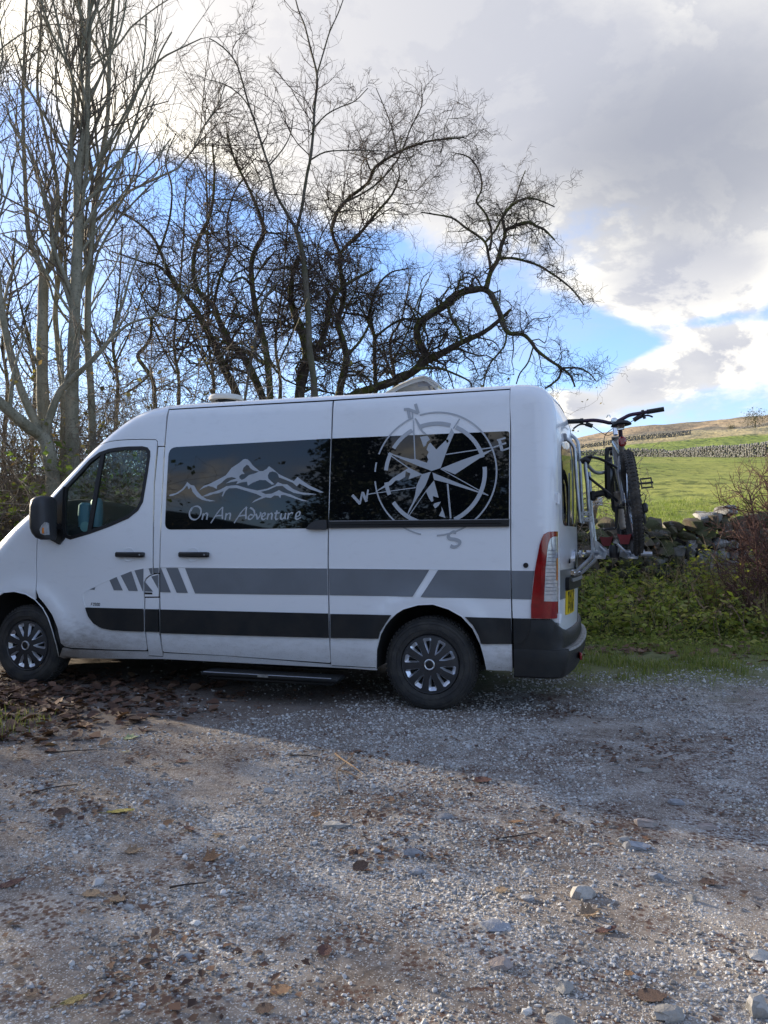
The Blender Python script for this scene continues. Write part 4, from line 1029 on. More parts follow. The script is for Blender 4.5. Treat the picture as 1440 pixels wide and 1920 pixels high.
xa=spread_axis(-70,70,-5,6.5,.07); ya=spread_axis(-60,13.4,1.2,11.2,.07)
ya=ya[ya<13.35]; ya=np.append(ya,13.35)
grid_sheet('gravel_ground',xa,ya,MG)
xb=spread_axis(-60,170,2,16,.22,1.05); yb=np.concatenate([np.arange(13.3,30,.2),np.arange(30,60,.45),np.arange(60,165,1.2)])
grid_sheet('pasture_field',xb,yb,MF,dz=.004)
# far terrain, a ring of ground out to the skyline
azs=np.radians(np.concatenate([np.arange(-180,-60,4),np.arange(-60,0,2),np.arange(0,40,.35),np.arange(40,180.1,4)]))
rs=np.concatenate([np.geomspace(56,300,40),np.linspace(306,1560,110),np.geomspace(1600,3600,10)])
A,Rr=np.meshgrid(azs,rs); X=Rr*np.sin(A); Y=Rr*np.cos(A); Z=Hraw(X,Y)
ins_=((X>-60)&(X<170)&(Y>13)&(Y<164))|((np.abs(X)<70)&(Y>-60)&(Y<=14)); Z=Z-np.where(ins_,1.2,0.)
nx=len(azs); i=np.arange(nx-1)[None]+np.arange(len(rs)-1)[:,None]*nx
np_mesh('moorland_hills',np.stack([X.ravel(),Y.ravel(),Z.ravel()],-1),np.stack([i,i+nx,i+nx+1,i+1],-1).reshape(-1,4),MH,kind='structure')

# ================================================================== STONES
def stone_mat(name,light=(.36,.355,.34),moss=(.055,.062,.018),brown=(.075,.055,.038),amount=.5):
    m=bpy.data.materials.new(name); m.use_nodes=True; t=NT(m.node_tree); b=t.n['Principled BSDF']
    P=t.node('ShaderNodeTexCoord').outputs['Object']; G=t.node('ShaderNodeNewGeometry'); oi=t.node('ShaderNodeObjectInfo')
    W_=G.outputs['Position']; nz=t.xyz(G.outputs['Normal'])[2]
    rnd=oi.outputs['Random']; col=t.xyz(oi.outputs['Color'])[0]; isl=G.outputs['Random Per Island']
    k=t.m('ADD',.62,t.m('MULTIPLY',t.m('FRACT',t.m('ADD',rnd,isl)),.6))
    n=t.noise(W_,9,6,.65); n2=t.noise(W_,40,4,.6)
    c=t.vm('MULTIPLY',t.mix(t.ss(n2,.35,.65),light,tuple(v*.72 for v in light)),t.comb(k,k,k))
    mf=t.ss(t.m('ADD',t.m('ADD',n,t.m('MULTIPLY',nz,.14)),t.m('MULTIPLY',t.m('SUBTRACT',col,.5),.75 if amount else 0)),.46,.60)
    mc=t.mix(t.ss(t.noise(W_,3.1,4),.42,.58),moss,brown)
    c=t.mix(t.m('MULTIPLY',mf,amount),c,mc)
    t.put(b.inputs['Base Color'],c); b.inputs['Roughness'].default_value=.9; b.inputs['Specular IOR Level'].default_value=.2
    bn=t.node('ShaderNodeBump'); bn.inputs['Strength'].default_value=.8; bn.inputs['Distance'].default_value=.02
    t.l.new(t.m('ADD',n,t.m('MULTIPLY',n2,.4)),bn.inputs['Height']); t.l.new(bn.outputs[0],b.inputs['Normal'])
    return m
import bmesh
def ico(sub):
    bm=bmesh.new(); bmesh.ops.create_icosphere(bm,subdivisions=sub,radius=1); bm.verts.index_update()
    V=np.array([v.co[:] for v in bm.verts]); Fc=np.array([[q.index for q in f.verts] for f in bm.faces]); bm.free(); return V,Fc
ICO1,ICO2=ico(1),ico(2)
def rock_shape(seed,base=ICO2,box=.55,rough=.16):
    V,Fc=base; r=np.random.default_rng(seed); V=V.copy()
    V=np.sign(V)*np.abs(V)**box; V/=np.abs(V).max()
    for _ in range(8):                      # chop facets
        n=r.normal(size=3); n/=np.linalg.norm(n); d=.55+.32*r.random(); s=V@n; V=V-np.maximum(s-d,0)[:,None]*n[None]
    V+=r.normal(size=V.shape)*rough*.25
    return V,Fc
def rot_rand(n,rng,tilt=1.):
    a=rng.random(n)*2*pi; b=(rng.random(n)-.5)*tilt*pi; c=(rng.random(n)-.5)*tilt*pi
    def Rz(t): o=np.zeros((n,3,3)); o[:,0,0]=np.cos(t);o[:,0,1]=-np.sin(t);o[:,1,0]=np.sin(t);o[:,1,1]=np.cos(t);o[:,2,2]=1; return o
    def Rx(t): o=np.zeros((n,3,3)); o[:,1,1]=np.cos(t);o[:,1,2]=-np.sin(t);o[:,2,1]=np.sin(t);o[:,2,2]=np.cos(t);o[:,0,0]=1; return o
    def Ry(t): o=np.zeros((n,3,3)); o[:,0,0]=np.cos(t);o[:,0,2]=np.sin(t);o[:,2,0]=-np.sin(t);o[:,2,2]=np.cos(t);o[:,1,1]=1; return o
    return Rz(a)@Rx(b)@Ry(c)
def scatter(base,P,Rm,Sc):
    V,Fc=base; n=len(P)
    W_=np.einsum('nij,nvj->nvi',Rm,V[None]*Sc[:,None,:])+P[:,None,:]
    Q=Fc[None]+(np.arange(n)*len(V))[:,None,None]
    return W_.reshape(-1,3),Q.reshape(-1,Fc.shape[1])
def scatter_many(bases,P,Rm,Sc,rng):
    k=rng.integers(0,len(bases),len(P)); VV=[];FF=[];o=0
    for i,b in enumerate(bases):
        m_=k==i
        if not m_.any(): continue
        v,f=scatter(b,P[m_],Rm[m_],Sc[m_]); VV.append(v); FF.append(f+o); o+=len(v)
    return np.concatenate(VV),np.concatenate(FF)
ROCKS=[rock_shape(i,ICO2,.72,.30) for i in range(14)]; PEB=[rock_shape(50+i,ICO1,.8,.12) for i in range(6)]
MWALL=stone_mat('mossy_limestone',(.33,.325,.31),(.065,.07,.022),(.085,.062,.042),amount=.9)
MWALL2=stone_mat('grey_limestone',(.27,.27,.28),(.10,.10,.075),(.16,.15,.13),amount=.5)
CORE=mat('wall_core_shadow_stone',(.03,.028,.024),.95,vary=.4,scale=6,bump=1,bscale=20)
rng=np.random.default_rng(5)
rock_meshes=[]
for i,(V,Fc) in enumerate(ROCKS):
    me=bpy.data.meshes.new('stone'); me.from_pydata([tuple(v) for v in V],[],[tuple(f) for f in Fc]); me.materials.append(MWALL)
    me.polygons.foreach_set('use_smooth',[True]*len(me.polygons)); me.set_sharp_from_angle(angle=R(30)); rock_meshes.append(me)
WY=12.95
WALL=empty('dry_stone_wall',(5.9,WY,.4),'mossy dry stone wall behind the weeds at the foot of the pasture','wall')
def wall_stone(x,y,z,sx,sy,sz,moss,tilt=.22):
    o=bpy.data.objects.new('stone',random.choice(rock_meshes)); o.parent=WALL; COL.objects.link(o)
    o.location=(x-5.9,y-WY,z-.4); o.scale=(sx,sy,sz); o.rotation_euler=(random.uniform(-tilt,tilt),random.uniform(-tilt,tilt),random.uniform(-.2,.2)); o.color=(moss,moss,moss,1)
for c in range(6):
    z=.50+c*.158; x=2.55+random.random()*.2
    while x<9.3:
        w=random.choice((random.uniform(.12,.24),random.uniform(.2,.34),random.uniform(.3,.46))); h=.158*random.uniform(.85,1.35); 
        # a paler patch of smaller, cleaner stones
        pale=math.exp(-((x-5.35)/.6)**2-((z-.95)/.30)**2)
        if pale>.45: w*=.72
        wall_stone(x+w/2,WY-.13+random.uniform(-.05,.04),z+h/2+random.uniform(-.03,.03),w*.60,.20,h*.66,min(1,max(0,.88-.75*pale+random.uniform(-.32,.28))))
        x+=w
x=2.5
while x<9.3:
    w=random.uniform(.22,.46); h=random.uniform(.12,.20)
    wall_stone(x+w/2,WY-.04+random.uniform(-.05,.05),1.45+h*.55,w*.52,.22,h*1.05,random.uniform(.6,1.1),.25)
    x+=w*.97
for x,z,sx,sz,mo in((5.78,1.76,.20,.13,.15),(5.45,1.67,.26,.13,.35),(6.35,1.68,.24,.11,.9)): wall_stone(x,WY-.02,z,sx,.2,sz,mo,.2)
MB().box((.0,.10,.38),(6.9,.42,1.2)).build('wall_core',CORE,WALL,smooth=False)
# the rest of that wall, hidden behind van and trees: one mass
def wall_mass(pts,height,sw,sh,thick,m,name,rg,base=PEB,parent=None,cope=True,face_only=False,**k):
    P=[];S3=[];A_=[]
    for (x0,y0),(x1,y1) in zip(pts[:-1],pts[1:]):
        L=math.hypot(x1-x0,y1-y0); ang=math.atan2(y1-y0,x1-x0); nx_,ny_=-math.sin(ang),math.cos(ang)
        nc=int(height/sh)
        for c in range(nc+(1 if cope else 0)):
            n=int(L/sw); s=(np.arange(n)+rg.random(n)*.8)/n; x=x0+(x1-x0)*s; y=y0+(y1-y0)*s
            zz=Hraw(x,y,True); top=c==nc
            for side in (-1,1):
                o=side*thick*.3
                P.append(np.stack([x+nx_*o,y+ny_*o,zz+c*sh+sh*.5+rg.normal(size=n)*sh*.08],-1)); S3.append(np.stack([sw*(.4+rg.random(n)*.35),np.full(n,thick*.30),sh*(.48+rg.random(n)*.22)*(1.5 if top else 1)],-1)); A_.append(np.full(n,ang))
                if top: break
    P=np.concatenate(P);S3=np.concatenate(S3);A_=np.concatenate(A_); n=len(P)
    Rm=np.zeros((n,3,3)); Rm[:,0,0]=np.cos(A_);Rm[:,0,1]=-np.sin(A_);Rm[:,1,0]=np.sin(A_);Rm[:,1,1]=np.cos(A_);Rm[:,2,2]=1
    t=rot_rand(n,rg,.10); t0=rot_rand(n,rg,.0); 
    tl=(rg.random(n)-.5)*.35; Ry=np.zeros((n,3,3)); Ry[:,0,0]=np.cos(tl);Ry[:,0,2]=np.sin(tl);Ry[:,2,0]=-np.sin(tl);Ry[:,2,2]=np.cos(tl);Ry[:,1,1]=1
    V,Q=scatter_many(base,P,Rm@Ry,S3,rg)
    return np_mesh(name,V,Q,m,parent,False,**k)
wall_mass([(-14,WY+.3),(2.5,WY)],1.2,.34,.17,.5,MWALL,'field_wall',rng,label='hidden run of mossy wall behind the van and the bare trees',cat='wall',kind='stuff')
def wroot(name,pts,label,group=None): return empty(name,(pts[0][0],pts[0][1],float(Hraw(pts[0][0],pts[0][1]))),label,'wall',group=group)
def span(pxs): return [tuple(at(a,b,d)[:2]) for a,b,d in pxs]
w2=span([(1560,850,84),(1440,853,88),(1360,858,96),(1306,863,102),(1241,868,110),(1200,870,114),(1120,872,120),(1050,873,124),(900,873,130)])
def core_strip(pts,height,thick,m,name,parent):
    M=MB()
    for (x0,y0),(x1,y1) in zip(pts[:-1],pts[1:]):
        L=math.hypot(x1-x0,y1-y0); n=max(1,int(L/6))
        for i in range(n):
            a=np.array((x0+(x1-x0)*i/n,y0+(y1-y0)*i/n)); b=np.array((x0+(x1-x0)*(i+1)/n,y0+(y1-y0)*(i+1)/n)); c=(a+b)/2
            z=float(Hraw(c[0],c[1])); M.box((c[0],c[1],z+height/2-.3),(np.linalg.norm(b-a)+.1,thick,height+.35),rot=Matrix.Rotation(math.atan2(b[1]-a[1],b[0]-a[0]),3,'Z'))
    M.build(name,m,parent,smooth=False)
def loc(o,parent): o.parent=parent; o.matrix_parent_inverse=Matrix.Translation(-parent.location); return o
GREYCORE=mat('wall_core_grey',(.10,.10,.10),.95,vary=.5,scale=2,bump=1,bscale=8)
def far_wall(pts,h,sw,sh,name,label,m=MWALL2):
    o=wall_mass(pts,h,sw,sh,.6,m,name,rng,label=label,cat='wall',kind='stuff'); 
    M=MB(); return o
fw_=far_wall(w2,1.85,.42,.19,'field_wall','long grey stone wall across the pasture with thin posts along it')
# wooden posts that lean on it
POST=mat('weathered_post',(.30,.27,.22),.85,vary=.3,scale=6)
for (a,b,t_,l,d,lab) in ((1241.5,868.5,847.5,-3.5,107,'leaning pale fence post at the left, lower end of the pasture wall'),(1306.5,862.5,834.5,-.6,100,'tallest pale fence post before the pasture wall, the middle one of three'),(1398.5,856,832.5,0,90.5,'thin upright fence post before the pasture wall, nearest the right edge of the photo')):
    p=at(a,b,d); q=at(a+l,t_,d); z=float(Hraw(p[0],p[1])); P0=(p[0],p[1],z-.2); P1=(q[0],p[1],z+(q[2]-p[2])*1.0+.05)
    MB().tube([P0,((P0[0]+P1[0])/2,P0[1],(P0[2]+P1[2])/2),P1],[.065,.06,.055],7).build('fence_post',POST,None,label=lab,cat='post',group='fence posts along the pasture wall')
w3=span([(900,838,345),(1080,838,335),(1180,837,325),(1240,834,320),(1296,829.5,315)])
far_wall(w3,1.7,.75,.28,'field_wall','low distant wall at the top of the second green field, below the moor')
w4=span([(1322,822,400),(1380,819,385),(1470,817,350),(1600,815,330)])
far_wall(w4,1.9,.9,.3,'field_wall','distant dark wall under the moor beside the two lone bushes')
w5=span([(700,826,520),(1060,824,470),(1120,822,440),(1200,821,430)])
# pebbles of the car park: instanced stones, too many to count
def pebble_field():
    rg=np.random.default_rng(9)
    N=150000; u=rg.random(N); y=1.45+(11.0-1.45)*u**1.25; hw=.58*y+.5; x=(rg.random(N)*2-1)*hw
    n1=vnoise(x*2.2,y*2.2,40,4); n2=vnoise(x*.6,y*.6,41,3); keep=(n1*.75+n2*.5+rg.random(N)*.24)>.735
    keep&=~((y>6.4)&(rg.random(N)<sm((y-6.4)/2.2))); keep&=~((x<1.2)&((-.30*x+.42*y)>2.6)&(rg.random(N)<.8))
    x,y=x[keep],y[keep]; n=len(x)
    s=.0026+.0050*rg.random(n)**2.2; s*=np.clip(.75+y*.10,.9,1.6); big=rg.random(n)<.010; s[big]*=2.2
    z=Hraw(x,y)+s*.25
    P=np.stack([x,y,z],-1)
    m=bpy.data.materials.new('gravel_pebbles'); m.use_nodes=True; t=NT(m.node_tree); b=t.n['Principled BSDF']
    G=t.node('ShaderNodeNewGeometry'); isl=t.node('ShaderNodeObjectInfo').outputs['Random']
    ramp=t.node('ShaderNodeValToRGB'); t.l.new(isl,ramp.inputs[0]); e=ramp.color_ramp.elements
    e[0].position=0; e[0].color=(.15,.14,.13,1); e[1].position=1; e[1].color=(.60,.59,.58,1)
    for p,c in((.25,(.27,.25,.225,1)),(.5,(.37,.365,.36,1)),(.72,(.45,.445,.44,1)),(.9,(.56,.55,.52,1))): q=e.new(p); q.color=c
    t.put(b.inputs['Base Color'],ramp.outputs[0]); b.inputs['Roughness'].default_value=.8
    me=bpy.data.meshes.new('gravel'); me.vertices.add(n); me.vertices.foreach_set('co',P.astype(np.float32).ravel())
    for nm,ty,dat in (('size','FLOAT_VECTOR',(s[:,None]*(np.array((1.25,1,.72))*(1+.25*rg.normal(size=(n,3)))).clip(.45,1.8))),('turn','FLOAT_VECTOR',np.stack([(rg.random(n)-.5)*.7,(rg.random(n)-.5)*.7,rg.random(n)*6.28],-1))):
        at_=me.attributes.new(nm,ty,'POINT'); at_.data.foreach_set('vector',dat.astype(np.float32).ravel())
    at_=me.attributes.new('kind','INT','POINT'); at_.data.foreach_set('value',rg.integers(0,5,n).astype(np.int32)); me.update()
    o=bpy.data.objects.new('gravel',me); me.materials.append(m); link(o,None,'loose pale limestone chippings scattered over the car park','gravel',kind='stuff')
    ng=bpy.data.node_groups.new('scatter_pebbles','GeometryNodeTree'); ng.interface.new_socket('Geometry',in_out='INPUT',socket_type='NodeSocketGeometry'); ng.interface.new_socket('Geometry',in_out='OUTPUT',socket_type='NodeSocketGeometry')
    N_=ng.nodes; L_=ng.links; gi=N_.new('NodeGroupInput'); go=N_.new('NodeGroupOutput'); g2=N_.new('GeometryNodeGeometryToInstance')
    for k in range(5):
        ic=N_.new('GeometryNodeMeshIcoSphere'); ic.inputs['Radius'].default_value=1; ic.inputs['Subdivisions'].default_value=1
        sp=N_.new('GeometryNodeSetPosition'); nz=N_.new('ShaderNodeTexNoise'); nz.inputs['Scale'].default_value=1.1; nz.noise_dimensions='4D'; nz.inputs['W'].default_value=k*3.7+1
        vm=N_.new('ShaderNodeVectorMath'); vm.operation='SUBTRACT'; vm.inputs[1].default_value=(.5,.5,.5); v2=N_.new('ShaderNodeVectorMath'); v2.operation='SCALE'; v2.inputs['Scale'].default_value=1.5
        L_.new(nz.outputs['Color'],vm.inputs[0]); L_.new(vm.outputs[0],v2.inputs[0]); L_.new(v2.outputs[0],sp.inputs['Offset']); L_.new(ic.outputs['Mesh'],sp.inputs['Geometry'])
        sm_=N_.new('GeometryNodeSetMaterial'); sm_.inputs['Material'].default_value=m; L_.new(sp.outputs[0],sm_.inputs[0]); L_.new(sm_.outputs[0],g2.inputs[0])
    ip=N_.new('GeometryNodeInstanceOnPoints'); ip.inputs['Pick Instance'].default_value=True
    L_.new(gi.outputs[0],ip.inputs['Points']); L_.new(g2.outputs[0],ip.inputs['Instance'])
    for nm,ty,sk in (('kind','INT','Instance Index'),('turn','FLOAT_VECTOR','Rotation'),('size','FLOAT_VECTOR','Scale')):
        na=N_.new('GeometryNodeInputNamedAttribute'); na.data_type=ty; na.inputs['Name'].default_value=nm
        src=na.outputs['Attribute']
        if sk=='Rotation':
            er=N_.new('FunctionNodeEulerToRotation'); L_.new(src,er.inputs[0]); src=er.outputs[0]
        L_.new(src,ip.inputs[sk])
    L_.new(ip.outputs[0],go.inputs[0]); md=o.modifiers.new('scatter','NODES'); md.node_group=ng
pebble_field()

# ================================================================== GRASS AND WEEDS
def leaf_mat(name,cols,transl=.35,rough=.6):
    m=bpy.data.materials.new(name); m.use_nodes=True; t=NT(m.node_tree); b=t.n['Principled BSDF']
    G=t.node('ShaderNodeNewGeometry'); isl=G.outputs['Random Per Island']; ramp=t.node('ShaderNodeValToRGB'); t.l.new(isl,ramp.inputs[0]); e=ramp.color_ramp.elements
    k=len(cols); e[0].position=0; e[0].color=cols[0]+(1,); e[1].position=1; e[1].color=cols[-1]+(1,)
    for i in range(1,k-1): q=e.new(i/(k-1)); q.color=cols[i]+(1,)
    c=ramp.outputs[0]
    t.put(b.inputs['Base Color'],c); b.inputs['Roughness'].default_value=rough; b.inputs['Specular IOR Level'].default_value=.3
    if transl:
        tr=t.node('ShaderNodeBsdfTranslucent'); mx=t.node('ShaderNodeMixShader'); mx.inputs[0].default_value=transl
        t.put(tr.inputs[0],t.vm('MULTIPLY',c,(1.5,1.6,1.1))); o=t.n['Material Output']
        t.l.new(b.outputs[0],mx.inputs[1]); t.l.new(tr.outputs[0],mx.inputs[2]); t.l.new(mx.outputs[0],o.inputs[0])
    return m
def blades(name,x,y,h,wd,m,rg,lean=.5,**k):
    n=len(x); z=Hraw(x,y)-.005; a=rg.random(n)*2*pi; dx,dy=np.cos(a),np.sin(a); l=h*lean*rg.random(n); b=rg.random(n)*2*pi
    P=np.stack([x,y,z],-1); W_=np.stack([dx*wd,dy*wd,np.zeros(n)],-1)
    M1=P+np.stack([np.cos(b)*l*.3,np.sin(b)*l*.3,h*.6],-1); T=P+np.stack([np.cos(b)*l,np.sin(b)*l,h],-1)
    V=np.stack([P-W_,P+W_,M1+W_*.7,M1-W_*.7,T],1).reshape(-1,3); o=(np.arange(n)*5)[:,None]
    Q=np.concatenate([o+np.array([[0,1,2]]),o+np.array([[0,2,3]]),o+np.array([[3,2,4]])])
    return np_mesh(name,V,Q,m,None,False,kind='stuff',**k)
rg=np.random.default_rng(12)
GRS=leaf_mat('grass_blades',[(.09,.12,.03),(.16,.20,.045),(.24,.26,.06),(.12,.15,.035),(.32,.28,.11)],.3)
GRF=leaf_mat('field_blades',[(.11,.16,.03),(.17,.22,.04),(.20,.24,.05),(.13,.18,.03),(.28,.26,.10)],.35)
def area(n,x0,x1,y0,y1,f=None):
    x=x0+(x1-x0)*rg.random(n); y=y0+(y1-y0)*rg.random(n)
    if f is not None: k=rg.random(n)<f(x,y); x,y=x[k],y[k]
    return x,y
x,y=area(90000,1.5,7.8,6.3,10.2,lambda x,y:np.clip((vnoise(x*1.3,y*1.3,60,4)-.40)*5,0,1)*sm((y-6.4)/2.0)*.95)
blades('verge_grass',x,y,.018+.045*rg.random(len(x))*sm((y-7)/2),.0035,GRS,rg,label='thin mossy grass between the gravel and the weeds',cat='grass')
x,y=area(90000,3.0,19,13.3,30,lambda x,y:np.clip((.0+x-(y*.20)),0,1)*np.clip((.52*y+1.5-x),0,1)*(.25+.75*(vnoise(x*1.6,y*1.2,61,3)>.5))*np.clip(1.4-(y-13)/17,.25,1))
blades('pasture_tufts',x,y,(.04+.07*rg.random(len(x)))*np.clip(.7+y*.02,1,1.4),.007,GRF,rg,1.2,label='rough tufts of grass on the near slope of the pasture',cat='grass')
x,y=area(30000,1.6,7.6,6.6,10.2,lambda x,y:np.clip((vnoise(x*2.1,y*2.1,64,3)-.56)*9,0,1)*sm((y-6.5)/1.5))
blades('verge_tufts',x,y,.035+.075*rg.random(len(x)),.0045,GRS,rg,.9,label='longer grass tufts breaking the edge between gravel and weeds',cat='grass')
DRY=leaf_mat('dry_grass_blades',[(.24,.18,.10),(.36,.28,.16),(.30,.20,.11),(.42,.36,.20)],.3)
x,y=area(16000,3.6,9.2,9.7,12.4,lambda x,y:np.clip((x-4.2)/2.6,.05,1)*np.clip((vnoise(x*1.7,y*1.7,65,3)-.44)*6,0,1))
blades('dry_grass',x,y,.25+.45*rg.random(len(x)),.0045,DRY,rg,.7,label='tan dry grass standing among the weeds towards the right edge',cat='grass')
# left foreground tuft by the front wheel
x,y=area(2600,-3.6,-2.35,4.6,6.0,lambda x,y:np.clip(1.2-np.hypot((x+3.0)/.62,(y-5.25)/.55),0,1))
blades('grass_tuft',x,y,.03+.06*rg.random(len(x)),.003,GRS,rg,label='small green grass tuft in the leaf litter by the front wheel',cat='grass')
# leaves as folded kites
LEAF=(np.array([(0,0,0),(.5,.32,.10),(1,0,0),(.5,-.32,.10)]),np.array([(0,1,2),(0,2,3)]))
LEAF5=(np.array([(0,0,0),(.35,.38,.12),(.7,.27,.08),(1,0,-.05),(.7,-.27,.08),(.35,-.38,.12),(.5,0,0)]),np.array([(0,6,1),(1,6,2),(2,6,3),(3,6,4),(4,6,5),(5,6,0)]))
def leaves(name,P,size,m,rg,tilt=.9,base=LEAF,parent=None,**k):
    n=len(P); Sc=size[:,None]*np.array((1,1,1))*(1+.15*rg.normal(size=(n,3)))
    V,Q=scatter(base,P,rot_rand(n,rg,tilt),Sc); return np_mesh(name,V,Q,m,parent,False,kind='stuff',**k)
WEED=leaf_mat('nettle_leaves',[(.12,.155,.035),(.24,.28,.06),(.36,.37,.09),(.14,.18,.045),(.42,.40,.13),(.24,.17,.09)],.5)
YEW=leaf_mat('sunlit_yellow_leaves',[(.24,.27,.04),(.36,.35,.06),(.18,.22,.04),(.42,.36,.09)],.45)  # yellow-green sunlight on the weeds is put into the leaf colour
DEADL=leaf_mat('dead_leaves',[(.15,.08,.05),(.26,.16,.10),(.34,.25,.15),(.20,.10,.07)],.25)
STEMD=mat('dead_stem',(.14,.075,.05),.8,col2=(.30,.21,.14),scale=3)
STEMG=mat('green_stem',(.06,.08,.025),.7,vary=.3)
def tubes(name,P,Rd,sides,m,parent=None,**k):
    """P (N,K,3) polylines, Rd (N,K) radii -> one mesh"""
    N,K,_=P.shape; T=np.gradient(P,axis=1); T/=np.maximum(np.linalg.norm(T,axis=2,keepdims=True),1e-9)
    ref=np.where(np.abs(T[...,2:3])<.85,np.array((0,0,1.)),np.array((1.,0,0))); ref=np.broadcast_to(ref[:,:1],T.shape)
    X=ref-T*(ref*T).sum(-1,keepdims=True); X/=np.maximum(np.linalg.norm(X,axis=2,keepdims=True),1e-9); Yv=np.cross(T,X)
    a=np.arange(sides)*2*pi/sides
    V=P[:,:,None,:]+(X[:,:,None,:]*np.cos(a)[None,None,:,None]+Yv[:,:,None,:]*np.sin(a)[None,None,:,None])*Rd[:,:,None,None]
    base=(np.arange(N)*K*sides)[:,None,None]+(np.arange(K-1)*sides)[None,:,None]; j=np.arange(sides)[None,None,:]; j2=(j+1)%sides
    Q=np.stack([base+j,base+j2,base+sides+j2,base+sides+j],-1).reshape(-1,4)
    return np_mesh(name,V.reshape(-1,3),Q,m,parent,True,**k)
def wiggle_lines(P0,D,L,K,rg,wig=.25,up=0.,droop=0.):
    n=len(P0); P=np.zeros((n,K,3)); P[:,0]=P0; d=D/np.linalg.norm(D,axis=1,keepdims=True)
    for k in range(1,K):
        d=d+rg.normal(size=(n,3))*wig/np.sqrt(K)*2; d[:,2]+=up/K-droop*k/K/K*2; d/=np.linalg.norm(d,axis=1,keepdims=True); P[:,k]=P[:,k-1]+d*(L/(K-1))[:,None]
    return P
def weeds():
    # base plants of the bank
    def plants(n,x0,x1,y0,y1,hmin,hmax,nl,size,m,name,label,f=None,stem=STEMG,cat='weeds',tilt=.55):
        x,y=area(n,x0,x1,y0,y1,f); n=len(x); h=hmin+(hmax-hmin)*rg.random(n)
        B=np.stack([x,y,Hraw(x,y)-.03],-1); D=np.stack([rg.normal(size=n)*.25,rg.normal(size=n)*.25-.05,np.ones(n)],-1)
        L=wiggle_lines(B,D,h,6,rg,.25,0,.5); root=empty(name,(5,11,.4),label,cat,kind='stuff')
        rootinv=Matrix.Translation((-5,-11,-.4))
        o=tubes('stems',L,np.linspace(.006,.0025,6)[None]*np.ones((n,1)),3,stem,root,kind='stuff'); o.matrix_parent_inverse=rootinv
        t=rg.random((n,nl))**.8*5; i0=np.minimum(t.astype(int),4); fr=t-i0; ar=np.arange(n)[:,None]
        P=L[ar,i0]*(1-fr[...,None])+L[ar,i0+1]*fr[...,None]; P=P+rg.normal(size=P.shape)*.028; P=P.reshape(-1,3)
        o=leaves('foliage',P,size*(.5+rg.random(len(P))),m,rg,tilt,LEAF,root); o.matrix_parent_inverse=rootinv
    band=lambda x,y:sm((y-9.5)/.8)*(.35+.65*(vnoise(x*1.1,y*1.1,70,3)>.42))
    plants(900,2.3,9,9.6,12.7,.22,.58,17,.088,WEED,'nettle_bank','dense green nettles and bramble growing below the stone wall',band)
    plants(380,2.3,6.9,9.8,12.5,.40,1.0,14,.068,YEW,'yellow_green_weeds','yellow green lit weeds standing among the nettles',lambda x,y:np.clip(.25+np.exp(-((x-5.15)/.55)**2-((y-11.3)/.8)**2),0,1))
    plants(750,2.6,9.0,9.7,12.3,.3,.85,10,.036,DEADL,'dead_weeds','withered brown stalks standing among the green weeds',lambda x,y:np.clip((x-2.6)/4,0.12,1),STEMD)
    plants(420,4.4,9.4,9.9,12.3,.7,1.5,8,.025,DEADL,'tall_dead_stalks','tall thin dead stalks before the stone wall near the right edge',lambda x,y:np.clip((x-4.8)/2,0,1),STEMD)
    # low creeping cover
    x,y=area(18000,1.8,9,9.2,12.7,lambda x,y:sm((y-9.1)/.7)); P=np.stack([x,y,Hraw(x,y)+.02+.14*rg.random(len(x))*sm((y-9.3)/1.2)],-1)
    leaves('ground_cover',P,.03+.035*rg.random(len(x)),WEED,rg,.5,label='low leafy cover carpeting the bank under the wall',cat='ground cover')
weeds()
# leaf litter
LITTER=leaf_mat('brown_leaf_litter',[(.05,.03,.024),(.11,.062,.042),(.18,.10,.065),(.08,.042,.032),(.26,.17,.11)],.1,.75)
def litter(n,f,x0,x1,y0,y1,zz,size,name,label,base=LEAF5,m=LITTER,tilt=.28):
    x,y=area(n,x0,x1,y0,y1,f); P=np.stack([x,y,Hraw(x,y)+.006+zz(x,y)*rg.random(len(x))],-1)
    leaves(name,P,size*(.5+rg.random(len(x))),m,rg,tilt,base,label=label,cat='leaf litter')
litter(12000,lambda x,y:np.clip(1.25-np.hypot((x+3.6)/2.0,(y-6.0)/1.5),0,1)**1.2,-6,-.6,4.3,7.6,lambda x,y:.07*np.clip(1-np.hypot((x+3.7)/1.6,(y-6.0)/1.0),0,1),.078,'leaf_litter','brown drift of fallen leaves heaped round the front wheel')
litter(20000,lambda x,y:np.clip((vnoise(x*2.2,y*2.2,82,3)-.5)*5,0,1)*sm((4.2+x*-.6-np.abs(y-4.6))/3),-3.4,4.5,1.6,7.5,lambda x,y:.004,.032,'leaf_crumbs','rotted brown leaf fragments trodden into the gravel',LEAF,tilt=.2)
litter(1400,lambda x,y:np.exp(-((y-8.9)/.5)**2)*np.clip((6.3-x)/3,0,1),1.8,7,7.8,10,lambda x,y:.02,.08,'verge_leaf_litter','brown leaves lying along the edge of the weeds behind the van')

